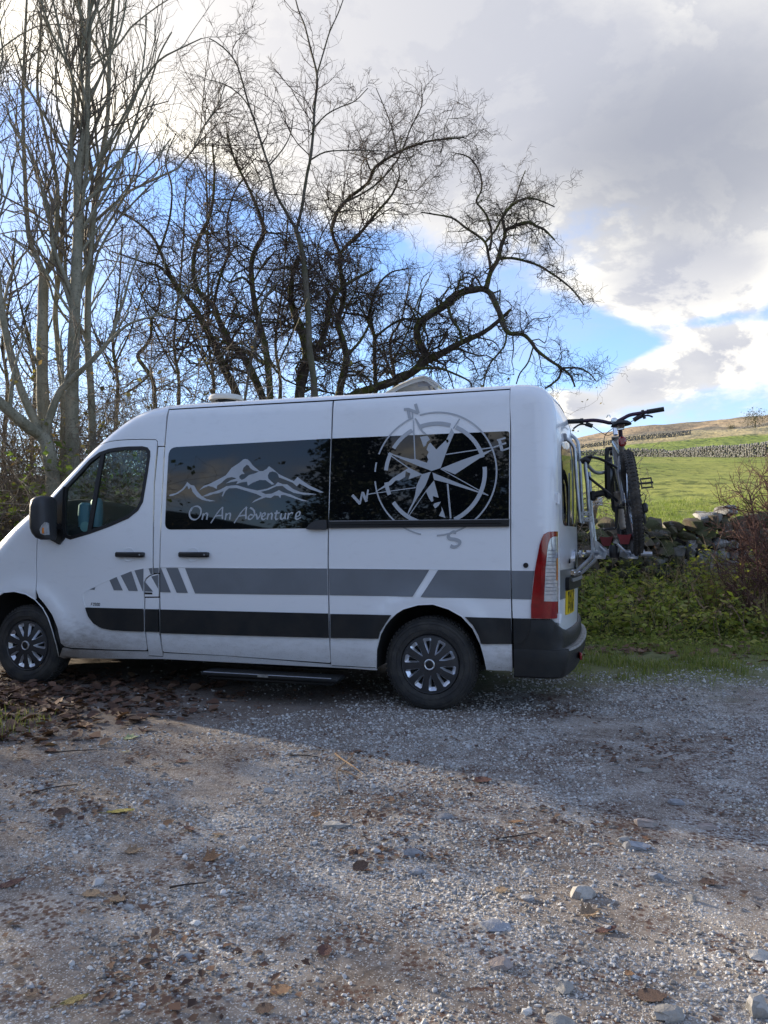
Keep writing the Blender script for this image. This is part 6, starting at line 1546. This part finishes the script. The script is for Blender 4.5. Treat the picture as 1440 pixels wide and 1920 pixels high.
c1=van_u(1098,866,.5); rb(MB().tube([(c1[0]-.035,.50,c1[2]),(c1[0]-.005,.50,c1[2]+.02),(c1[0]+.035,.50,c1[2])],.024,10).tube([(c1[0]-.01,.5,c1[2]+.03),(c1[0]+.05,.5,c1[2]+.045)],.013,8),'clamp_knob',BLACK)
for yc,w_ in ((1074,.50),(1080,.98)):
    q=van_u(1076,yc,w_); rb(MB().box((q[0]-.012,w_,q[2]),(.05,.04,.05),bev=.008).tube([(q[0]-.03,w_,q[2]-.015),(q[0]+.05,w_,q[2]+.01)],.009,8),'door_bracket',CHROME)
for yc,w_ in ((811,.95),(820,.42)):
    q=van_u(1059,yc,w_); rb(MB().box((q[0]-.01,w_,q[2]),(.05,.045,.06),bev=.008),'door_bracket',GREYP)
# tray for the wheels
t0=van_u(1119,1037,.55); t1=van_u(1186,1031,.12)
rb(MB().tube([(t0[0]-.08,.62,t0[2]+.005),(1.62,.62,t0[2]-.005)],.016,10),'cross_tube',ALU); rb(MB().tube([(t0[0]-.02,1.05,t0[2]+.01),(1.58,1.05,t0[2]+.005)],.016,10),'cross_tube',ALU)
A0=van_u(1113,1021,.52); A1=van_u(1141,1038,.52)
rb(MB().prism([(A0[0]-.02,A0[2]+.03),(A0[0]+.03,A0[2]+.025),(A1[0]+.01,A1[2]+.02),(A1[0]+.01,A1[2]-.012),(A0[0]+.05,A1[2]-.01)],.50,.512),'side_plate',ALU)
trz=1.545-.37
for i,(uu,nm) in enumerate(((1.455,'wheel_channel'),(1.24,'wheel_channel'))):
    V=[];Fc=[]
    for w_ in (-.10,1.45):
        for du,dz in ((-.045,.032),(-.032,-.010),(.032,-.010),(.045,.032)): V.append((uu+du-.05*w_,w_,trz+dz-.012))
    Fc=[(j,j+1,j+5,j+4) for j in range(3)]; n0=len(V); V+=[(v[0],v[1],v[2]-.004) for v in V]; Fc+=[tuple(n0+q for q in f[::-1]) for f in Fc]+[(0,4,n0+4,n0),(3,n0+3,n0+7,7)]
    rb(MB().add(V,Fc),nm,ALU)
REDP=mat('red_strap_plastic',(.20,.012,.016),.4,vary=.3)
for (a,b,w_) in ((1136.5,1014,.45),(1170.5,1010,.20)):
    q=van_u(a,b,w_); s_=.045
    rb(MB().prism([(q[0]-.05,q[2]+.035),(q[0]-.02,q[2]+.028),(q[0]+.02,q[2]+.028),(q[0]+.05,q[2]+.035),(q[0]+.03,q[2]-.04),(q[0]-.025,q[2]-.04)],w_-.02,w_+.04),'wheel_buckle',REDP,label='red wheel strap buckle')
    rb(MB().tube([(q[0]-.05,w_-.03,q[2]-.04),(q[0]+.0,w_-.035,q[2]-.09),(q[0]+.04,w_-.03,q[2]-.12)],.010,6,flat=.4),'buckle_lever',ALU)
q=van_u(1152,1033,.30); rb(MB().tube([(q[0],.30,q[2]+.045),(q[0],.30,q[2]+.02),(q[0],.30,q[2]-.05)],[.032,.040,.036],14),'end_cap',BLACK)
rb(MB().tube(vl([(1102,858),(1113,857.5),(1126,861),(1147,871),(1162,881)],[.5,.75]),.012,8),'holding_arm',BLACK)
rb(MB().tube(vl([(1100,890),(1110,900),(1138,922),(1158,940)],[.55,.62]),.011,8),'holding_arm',BLACK)
q=van_u(1122,926,.62); rb(MB().box(q,(.12,.05,.05),rot=Matrix.Rotation(R(-12),3,'Y'),bev=.015).box((q[0]-.04,q[1],q[2]-.015),(.05,.06,.08),bev=.015),'frame_clamp',BLACK)
a=van_u(1143,842,.72); b=van_u(1144,938,.72)
rb(MB().box(((a[0]+b[0])/2-.01,.72,(a[2]+b[2])/2-.03),(.062,.05,abs(a[2]-b[2])*.80),bev=.018).box((a[0]-.022,.72,a[2]-.06),(.035,.04,.14),bev=.010).tube([(a[0]-.03,.72,a[2]),(a[0]+.02,.72,a[2]+.005)],.016,8),'upright_pad',BLACK)

# ================================================================== MOUNTAIN BIKE
BK,BI=vroot('mountain_bike',(1.44,.6,1.17),'muddy grey mountain bike with wide handlebar strapped on the rack','bicycle')
TH=R(5.2)
def Bp(s,h,l=0.):
    return (1.46-.05*s+l*math.cos(TH)-h*math.sin(TH),.03+s,1.545+h*math.cos(TH)+l*math.sin(TH))
def bb(mb,name,m,parent=None,mapped=False,**k):
    if not mapped: mb.v=[Bp(*v) for v in mb.v]        # (s,h,l)
    o=mb.build(name,m,parent or BK,**k)
    if parent is None: o.matrix_parent_inverse=BI
    return o
FRM=mat('grey_bike_frame',(.06,.064,.072),.35,.3,col2=(.13,.12,.105),scale=9,coat=.4); MUD=mat('muddy_pale_tube',(.36,.30,.23),.6,col2=(.20,.17,.14),scale=14)
KNOB=mat('knobbly_tyre',(.022,.021,.020),.85,col2=(.07,.06,.05),scale=10,bump=.4,bscale=120); BARM=mat('purple_black_bar',(.045,.025,.05),.35,.4)
def bwheel(s0):
    t=MB(); n=60; rt=.034
    t.tube([(s0+.337*math.cos(a),.337*math.sin(a),0) for a in np.linspace(0,2*pi,n,endpoint=False)],rt,12,closed=True)
    ty=bb(t,'wheel',KNOB,label='knobbly rear wheel seen end on' if s0==0 else None)
    K_=MB()
    for i in range(76):
        a=2*pi*i/76
        for k,(l,out) in enumerate(((-.030,.018),(-.010,.035),(.010,.035),(.030,.018))):
            aa=a+(.5 if k in(1,2) else 0)*2*pi/76; r=.337+out*.98
            M=Matrix(((math.cos(aa),-math.sin(aa),0),(math.sin(aa),math.cos(aa),0),(0,0,1)))
            K_.box((s0+r*math.cos(aa),r*math.sin(aa),l),(.012,.013,.011),rot=M)
    bb(K_,'knobs',KNOB,ty,smooth=False,kind='stuff')
    bb(MB().tube([(s0+.303*math.cos(a),.303*math.sin(a),0) for a in np.linspace(0,2*pi,n,endpoint=False)],.013,8,closed=True),'rim',BLACK,ty)
    sp=MB()
    for i in range(28):
        a=2*pi*i/28; b_=a+(.5 if i%2 else -.5); l=.028 if i%2 else -.028
        sp.tube([(s0+.022*math.cos(b_),.022*math.sin(b_),l),(s0+.30*math.cos(a),.30*math.sin(a),0)],.0012,4)
    bb(sp,'spokes',CHROME,ty,kind='stuff')
    bb(MB().tube([(s0,0,-.065),(s0,0,-.03),(s0,0,.03),(s0,0,.065)],[.018,.024,.024,.018],12),'hub',BLACK,ty)
    d=MB(); d.tube([(s0,0,-.050),(s0,0,-.048)],.09,28); bb(d,'brake_disc',CHROME,ty)
bwheel(0.); bwheel(1.20)
bb(MB().tube([(.98,.56,0),(.80,.50,0),(.45,.40,0)],[.030,.028,.024],12),'top_tube',FRM)
bb(MB().tube([(.97,.50,0),(.75,.25,0),(.46,.02,0)],[.038,.040,.036],12),'down_tube',FRM)
bb(MB().tube([(.37,.48,0),(.43,.10,0),(.45,-.02,0)],[.020,.022,.026],12),'seat_tube',FRM)
bb(MB().tube([(.96,.60,0),(1.00,.47,0)],.030,12),'head_tube',FRM)
for l in (-.055,.055):
    bb(MB().tube([(0,0,l),(.20,.22,l),(.38,.37,l*.4)],[.012,.011,.010],8),'seat_stay',FRM); bb(MB().tube([(0,0,l*1.1),(.25,.0,l*1.1),(.44,.0,l*.6)],[.012,.013,.014],8),'chain_stay',FRM)
    bb(MB().tube([(1.01,.44,l),(1.08,.22,l),(1.12,.16,l)],[.018,.018,.018],10).tube([(1.10,.24,l),(1.20,0,l)],[.024,.020],10),'fork_leg',BLACK)
bb(MB().tube([(.99,.47,-.055),(.99,.47,.055)],.022,10),'fork_crown',BLACK)
bb(MB().tube([(.62,.12,-.05),(.66,-.05,-.045),(.62,-.17,-.035)],[.030,.034,.022],10),'mudguard',MUD,label='pale mud spattered guard below the frame')
bb(MB().tube([(.36,.46,0),(.33,.585,0)],.0155,10),'seatpost',BARM)
# saddle
V=[];prof=[(.16,.030,.010),(.17,.072,.030),(.22,.074,.036),(.28,.055,.032),(.34,.030,.028),(.42,.022,.022),(.45,.012,.010)];n=14
for s,hw,hh in prof:
    for j in range(n):
        a=2*pi*j/n; V.append((s,.600+hh*.55*math.sin(a)-.018*(abs(math.cos(a))**3)*(hw/.07),hw*math.cos(a)))
Fc=[(i*n+j,i*n+(j+1)%n,(i+1)*n+(j+1)%n,(i+1)*n+j) for i in range(len(prof)-1) for j in range(n)]+[tuple(range(n))[::-1],tuple((len(prof)-1)*n+j for j in range(n))]
SD=bb(MB().add(V,Fc),'saddle',BLACK)
bb(MB().tube([(.18,.585,.022),(.24,.570,.022),(.40,.585,.012)],.0035,6).tube([(.18,.585,-.022),(.24,.570,-.022),(.40,.585,-.012)],.0035,6).box((.30,.572,0),(.05,.02,.05)),'saddle_rails',CHROME,SD)
bb(MB().box((.315,.475,.004),(.04,.075,.055),bev=.015),'rear_light',REDL,label='red rear light under the saddle')
# bar, grips, levers, stem (surveyed on the photograph)
bw=.99
bar=vl([(1058.3,791),(1090,789.5),(1113,788),(1131.7,790.5),(1144,793),(1157.6,790),(1170,783.6),(1182,778),(1205,774),(1244.7,767)],bw)
BR=bb(MB().tube(bar,.0155,10),'handlebar',BARM,mapped=True)
def bt(pts,r,name,m,parent=BR,w=bw,n=8):
    return bb(MB().tube(vl(pts,w),r,n),name,m,parent,mapped=True)
bt([(1058,791),(1090,789.5)],.020,'grip',RUBBER); bt([(1213,772.4),(1245,767)],.020,'grip',RUBBER)
bt([(1088,790),(1094,789.6)],.026,'clamp_ring',BLACK); bt([(1203,774.6),(1208,773.6)],.026,'clamp_ring',BLACK)
bt([(1098,795),(1102,796),(1111,799)],.018,'brake_lever_body',BLACK); bt([(1100,796),(1090,795.5),(1083,798),(1075,804)],.0075,'brake_lever',BLACK)
bt([(1188,788),(1196,783),(1204,779)],.019,'brake_lever_body',BLACK); bt([(1203,781),(1212,779),(1218,779.5),(1224,782)],.0075,'brake_lever',BLACK); bt([(1206,777),(1209,785)],.012,'gear_shifter',BLACK)
bt([(1110,799),(1126,810),(1139,816.5),(1149,812)],.0030,'cable',BLACK); bt([(1149,803),(1136,814),(1132.5,826),(1132.6,840)],.0030,'cable',BLACK); bt([(1188,788),(1176,795),(1160,801)],.0030,'cable',BLACK,w=[bw,.95])
c=van_u(1151.5,789.5,bw); bb(MB().box((c[0],c[1]-.02,c[2]),(.05,.06,.045),bev=.012).tube([(c[0],c[1],c[2]),(c[0]+.01,c[1]-.03,c[2]-.12)],.019,10).tube([(c[0]-.06,c[1]-.01,c[2]+.03),(c[0]-.05,c[1]-.01,c[2]+.05),(c[0]-.035,c[1]-.01,c[2]+.05),(c[0]-.03,c[1]-.01,c[2]+.03)],.004,6),'stem',CHROME,mapped=True)
# cranks, pedals, chainring, derailleur
CR=bb(MB().tube([(.45,0,-.075),(.45,0,.075)],.022,12).tube([(.45,0,.075),(.45,.16,.095)],[.016,.011],8).tube([(.45,0,-.075),(.45,-.165,-.095)],[.016,.011],8),'cranks',BLACK)
def pedal(s,h,l,tilt):
    M=MB(); 
    for k in (-.045,0,.045): M.box((s+k*.8*math.cos(tilt),h+k*.8*math.sin(tilt),l),(.008,.012,.075))
    for e in (-.05,.05): M.box((s,h,l+e*.75),(.085,.012,.008),rot=Matrix.Rotation(tilt,3,'Z'))
    M.tube([(s,h,l-.05),(s,h,l+.05)],.008,8); return bb(M,'pedal',BLACK,smooth=False)
pedal(.45,.155,.155,R(75)); pedal(.45,-.165,-.150,R(8))
bb(MB().tube([(.45,0,.05),(.45,0,.054)],.075,26),'chainring',BLACK); bb(MB().tube([(.45,.075,.052),(.0,.035,.052)],.004,5).tube([(.45,-.075,.052),(.04,-.10,.052),(.0,-.035,.052)],.004,5),'chain',DARK)
bb(MB().tube([(0,0,.040),(0,0,.062)],[.07,.035],20),'cassette',CHROME); bb(MB().box((.02,-.045,.085),(.05,.07,.04),bev=.012).box((.035,-.11,.075),(.035,.10,.02),bev=.008),'derailleur',BLACK)
bb(MB().tube([(.03,-.02,.08),(-.01,.04,.10),(.06,.06,.09),(.12,.03,.06)],.003,5),'gear_cable',BLACK)

# ================================================================== SIGN AND TROUGH BEYOND THE WALL
Yp=13.45; a=at(1109,985,Yp); b=at(1117,948,Yp)
PO=empty('footpath_sign',(a[0],Yp,float(Hraw(a[0],Yp))),'small white notice on a leaning wooden post seen between rack and wheel','sign'); PI_=Matrix.Translation(-PO.location)
WOOD=mat('post_wood',(.17,.12,.07),.85,vary=.35,scale=9,bump=.4,bscale=60)
o=MB().box(((a[0]+b[0])/2-.03,Yp,(a[2]+b[2])/2-.25),(.075,.05,abs(b[2]-a[2])+.75),rot=Matrix.Rotation(R(9),3,'Y'),bev=.006).build('post',WOOD,PO); o.matrix_parent_inverse=PI_
c1=at(1109,932,Yp-.04); c2=at(1129.5,948,Yp-.04); SIGNW=mat('sign_white',(.66,.67,.68),.5,vary=.1)
bd=MB().box(((c1[0]+c2[0])/2,Yp-.045,(c1[2]+c2[2])/2),(c2[0]-c1[0],.012,c1[2]-c2[2]),bev=.003).build('notice_board',SIGNW,PO); bd.matrix_parent_inverse=PI_
M=MB(); 
def sq(x0,y0,x1,y1,k=0): p=at(x0,y0,Yp-.053-k); q=at(x1,y1,Yp-.053-k); M.box(((p[0]+q[0])/2,Yp-.053-k,(p[2]+q[2])/2),(abs(q[0]-p[0]),.002,abs(p[2]-q[2])))
p=at(1117.5,934.5,Yp-.054); M.prism([(p[0]-.03,p[2]-.012),(p[0]-.005,p[2]+.012),(p[0]+.004,p[2]+.012),(p[0]+.004,p[2]-.018),(p[0]-.006,p[2]-.018),(p[0]-.006,p[2]-.002)],Yp-.055,Yp-.052)
sq(1112,940.2,1126,940.7); sq(1115.5,943.2,1121.8,945.2)
M.build('sign_print',BLACK,bd,smooth=False)
p=at(1071,884,72); z=float(Hraw(p[0],72)); TR=empty('water_trough',(p[0],72,z),'dark stone trough with pale rim far up the pasture beside the rack tubes','trough')
MB().box((0,0,.30),(1.6,.8,.6),bev=.05).build('basin',GREYCORE,TR); MB().box((0,0,.63),(1.7,.9,.08),bev=.02).build('rim',LGREY,TR)

# ================================================================== LEAVES, ROCKS AND TWIGS ON THE CAR PARK
def leafmesh(kind,curl):
    if kind=='maple': out=[(0,0),(.10,.12),(.30,.46),(.36,.22),(.60,.40),(.66,.16),(1.0,0),(.66,-.16),(.60,-.40),(.36,-.22),(.30,-.46),(.10,-.12)]
    elif kind=='long': out=[(0,0),(.18,.12),(.45,.19),(.75,.14),(1,0),(.75,-.13),(.45,-.18),(.18,-.11)]
    else: out=[(0,0),(.15,.26),(.45,.36),(.78,.25),(1,0),(.78,-.22),(.45,-.32),(.15,-.22)]
    rim=resample(out,.14); mid=[(x,0) for x in (.2,.4,.6,.8)]
    v,f=triangulate([rim],mid+[(x,y) for x in (.3,.5,.7) for y in (-.1,.1)],lambda c:inside(c,rim))
    z=curl*(.28*(v[:,1]*2)**2+.30*(v[:,0]-.5)**2)+.02*np.sin(v[:,0]*19+v[:,1]*13)*.6+.02*np.sin(v[:,1]*31)
    V=np.column_stack([v,z]); n=len(V); V2=np.vstack([V,V-np.array((0,0,.004))]); F2=[tuple(t) for t in f]+[tuple(t[::-1]+n) for t in f]
    stem=MB().tube([(0,0,z.min()),(-.15,.02,0),(-.32,.0,.02)],.012,5)
    V3=[tuple(p) for p in V2]; k=len(V3); V3+=stem.v; F2+=[tuple(q+k for q in f_) for f_ in stem.f]; return V3,F2
LM={}
def fallen(px_,py_,sz,kind,col,label,rz=0,curl=1.,tilt=0.,z=0.):
    key=(kind,curl)
    V,Fc=leafmesh(kind,curl*random.uniform(.4,.9)); sz*=random.uniform(.78,.95); 
    m=MATS.get('leaf_'+col) or mat('leaf_'+col,LC[col],.65,vary=.45,scale=22,bump=.5,bscale=160)
    p=on_ground(px_,py_); d=math.hypot(p[0],p[1]); s=sz*math.hypot(d,CAMH)/F*1.0
    h=float(Hraw(p[0],p[1])); o=mesh('fallen_leaf',[(v[0]-.5,v[1],v[2]) for v in V],Fc,m,None,True,label=label,cat='leaf',group='fallen leaves lying on the gravel')
    o.location=(p[0],p[1],h+.008+z); o.scale=(s,s,s); o.rotation_euler=(tilt,-tilt*.6,R(rz)); return o
LC={'brown':(.15,.085,.055),'orange':(.36,.19,.09),'tan':(.33,.22,.13),'yellow':(.42,.34,.06),'red':(.14,.055,.04),'green':(.36,.42,.20),'cream':(.48,.43,.26),'olive':(.26,.20,.05)}
FLV=[(117,1526,34,'oval','brown','curled brown leaf left of the long yellow leaf',20,1.6,.3),
(226,1520,56,'long','yellow','long yellow fern like leaf on the grey chippings',8,.5,.1),
(252,1592,40,'maple','tan','star shaped tan leaf below the long yellow leaf',15,1.1,.2),
(316,1542,24,'oval','orange','small orange leaf just right of the long yellow leaf',30,1.3,.3),
(399,1606,38,'maple','orange','bright orange curled leaf, brightest of the leaves near the left middle',10,1.7,.35),
(354,1554,32,'oval','red','dark red brown leaf between the small orange leaf and the bright orange one',140,1.2,.1),
(409,1562,24,'oval','tan','small tan leaf just above the bright orange curled leaf',170,.9,.1),
(275,1503,18,'oval','orange','tiny orange leaf above the tip of the long yellow leaf',70,1.5,.4),
(341,1430,26,'oval','red','reddish brown leaf alone below the side step of the van',0,.8,.1),
(246,1388,32,'maple','green','pale green lobed leaf left of centre near the leaf drift',10,.9,.2),
(236,1414,24,'long','cream','cream coloured leaf just below the pale green one',5,.6,.1),
(22,1656,48,'long','red','reddish leaf pointing up at the left edge of the photo',25,1.3,.3),
(172,1675,36,'oval','tan','left one of the two tan leaves lying side by side',0,.7,.1),
(217,1684,38,'maple','tan','right one of the two tan leaves lying side by side',170,.9,.1),
(592,1525,24,'oval','orange','small orange leaf left of the flat white stone',20,1.4,.3),
(677,1623,34,'oval','brown','curled brown leaf below the flat white stone',25,1.7,.4),
(140,1874,46,'long','olive','yellow brown leaf near the bottom left corner',25,1.,.2),
(526,1858,38,'oval','orange','dull orange leaf low in the photo right of the two tan leaves',15,.6,.1),
(157,1362,34,'oval','orange','orange brown leaf at the outer edge of the leaf drift',10,1.2,.2),
(1330,1656,34,'oval','brown','brown leaf on the right between the pale stones',-20,.8,.1),
(1222,1871,52,'oval','brown','large flat brown leaf near the bottom right corner',-5,.6,.08),
(968,1541,30,'long','orange','narrow orange leaf in the sunlit strip',-10,1.,.2),
(1108,1715,48,'maple','tan','crumpled tan leaf just below the large pale stone',10,1.6,.2),
(940,1668,28,'oval','tan','dull tan leaf left of the round pale stones',0,.8,.1),
(1180,1827,20,'oval','orange','tiny orange leaf above the large flat brown one',-20,1.2,.2),
(1136,1746,50,'long','red','dark red leaf lying against a stone under the crumpled tan leaf',12,.9,.2),
(60,1862,26,'oval','brown','small brown leaf close to the bottom left corner',0,1.,.2),
(905,1465,40,'oval','red','dark red leaf patch at the upper end of the sunlit strip',5,.6,.1),
(497,1895,34,'oval','brown','brown leaf at the very bottom of the photo left of centre',0,1.1,.2),
(610,1780,46,'oval','red','dark wet leaf in the middle of the foreground',80,.7,.1)]
for f_ in FLV: fallen(f_[0],f_[1],f_[2],f_[3],f_[4],f_[5],f_[6],f_[7],f_[8])
RST={'grey':stone_mat('loose_grey_stone',(.36,.37,.40),(.2,.2,.2),(.25,.25,.25),.25),'pale':stone_mat('loose_pale_stone',(.44,.425,.40),(.30,.27,.23),(.40,.36,.31),.3),'pink':stone_mat('loose_pink_stone',(.46,.43,.40),(.32,.23,.20),(.38,.30,.27),.5)}
RKS=[(934,1733,56,26,'grey','flat blue grey stone standing proud in the middle foreground'),
(990,1686,26,20,'grey','small round grey stone between the blue grey stone and the large pale one'),
(1092,1678,50,40,'pale','large pale stone with a notch right of the middle foreground'),
(937,1806,48,26,'pink','white and pink stone below the blue grey one'),
(1210,1544,46,28,'pink','tan and pink stone in the sunlit strip on the right'),
(1192,1588,50,26,'grey','grey white stone just below the tan and pink one'),
(1168,1574,26,16,'pale','small pale stone touching the grey white stone'),
(1230,1646,30,24,'grey','blunt grey stone below the grey white stone, with a pebble beside it'),
(1060,1852,30,30,'pale','white pointed stone low in the photo left of the large flat leaf'),
(1052,1913,54,26,'pale','pale stone cut by the bottom edge of the photo'),
(1250,1908,56,36,'pale','rounded cream stone at the bottom edge near the right corner'),
(1416,1900,40,56,'pale','pale upright stone in the bottom right corner'),
(1422,1796,46,18,'pale','long pale stone half cut by the right edge of the photo'),
(773,1598,38,22,'grey','light grey stone near the centre below the sunlit strip'),
(783,1631,34,18,'grey','second light grey stone, directly below the first near the centre'),
(634,1543,64,12,'pale','long flat white stone in the middle of the car park'),
(343,1788,38,20,'grey','bluish stone on the left foreground below the tan leaves'),
(1268,1505,32,16,'grey','dark grey stone just above the sunlit strip on the right'),
(835,1531,34,16,'grey','mossy edged grey stone at the left of the sunlit strip'),
(1207,1444,34,10,'pale','thin flat stone in the shade beyond the sunlit strip'),
(856,1443,22,10,'pale','pale chip in the upper tip of the sunlit strip'),
(825,1442,22,8,'pale','thin pale chip left of the one in the tip of the sunlit strip'),
(1296,1688,16,22,'pale','small upright pale stone on the right between two brown leaves'),
(432,1610,18,14,'grey','blue grey pebble right of the bright orange leaf'),
(336,1594,14,12,'grey','small blue pebble left of the bright orange leaf'),
(212,1766,16,12,'pale','white pebble on the left above the bottom corner'),
(236,1895,18,12,'pale','white pebble beside the yellow brown leaf at the bottom left'),
(496,1718,12,12,'grey','round white pebble in the centre left foreground'),
(852,1668,14,12,'grey','pebble alone left of the dull tan leaf'),
(1222,1545,20,12,'pale','pale flake behind the tan and pink stone'),
(1330,1548,36,16,'pink','flat tan stone at the right end of the sunlit strip'),
(1138,1742,22,18,'grey','purplish stone beside the dark red leaf')]
for i,(a,b,w,h,c,lab) in enumerate(RKS):
    p=on_ground(a,b); d=math.sqrt(p[0]**2+p[1]**2+CAMH**2); s=d/F
    V,Fc=rock_shape(200+i,ICO2,.8,.34); el=CAMH/d
    hz=max(.008,h*s*.38); dep=max(w*s*.34,h*s*.5)
    me=[tuple(v) for v in V]; o=mesh('loose_stone',me,[tuple(f) for f in Fc],RST[c],None,True,label=lab,cat='stone',group='larger stones lying on the car park'); o.data.set_sharp_from_angle(angle=R(32))
    o.location=(p[0],p[1],float(Hraw(p[0],p[1]))+hz*.2); o.scale=(w*s*.46,dep*.9,hz); o.rotation_euler=(0,random.uniform(-.1,.1),random.uniform(-.25,.25))
TWG=mat('dry_twig',(.30,.20,.12),.8,vary=.3); TWD=mat('dark_twig',(.05,.035,.028),.85,vary=.3)
def twig(lines,m,label,rpx=2.2):
    M=MB()
    for L_ in lines:
        P=[]
        for (a,b,z) in L_:
            p=on_ground(a,b); P.append((p[0],p[1],float(Hraw(p[0],p[1]))+.006+z))
        d=math.hypot(P[0][1],CAMH); r=rpx*d/F/2; P=smooth_line(P,3); M.tube([tuple(q) for q in P],[r*(1-.5*i/len(P)) for i in range(len(P))],6)
    return M.build('fallen_twig',m,None,label=label,cat='twig',group='twigs lying on the car park')
twig([[(628,1421,.01),(645,1436,.02),(662,1446,.02),(681,1455,.005)],[(661,1427,.01),(645,1442,.02),(632,1456,.02),(637,1485,.0)],[(634,1452,.02),(655,1457,.015),(675,1463,.005)]],TWG,'pale forked twig in the middle of the car park',3.4)
twig([[(318,1662,.0),(350,1660,.01),(387,1653,.005)]],TWD,'dark straight stick in the left foreground',4)
twig([[(930,1572,.0),(968,1571,.01),(1006,1563,.005)]],TWD,'dark stick pointing right below the sunlit strip',3.4)
twig([[(545,1419,.0),(570,1423,.008),(600,1425,.0)]],TWD,'dark stick left of the pale forked twig',2.6)
twig([[(60,1485,.0),(100,1478,.008),(145,1470,.0)]],TWD,'long dark stick on the bare earth at the left',3)
twig([[(90,1413,.0),(140,1412,.01),(182,1409,.0)]],TWD,'dark twig on the bare earth right of the leaf drift',2.6)
twig([[(1285,1172,.32),(1298,1176,.34),(1312,1170,.36)],[(1298,1176,.34),(1308,1186,.30),(1322,1192,.28)]],TWG,'pale forked twig caught in the weeds on the right',2.6)
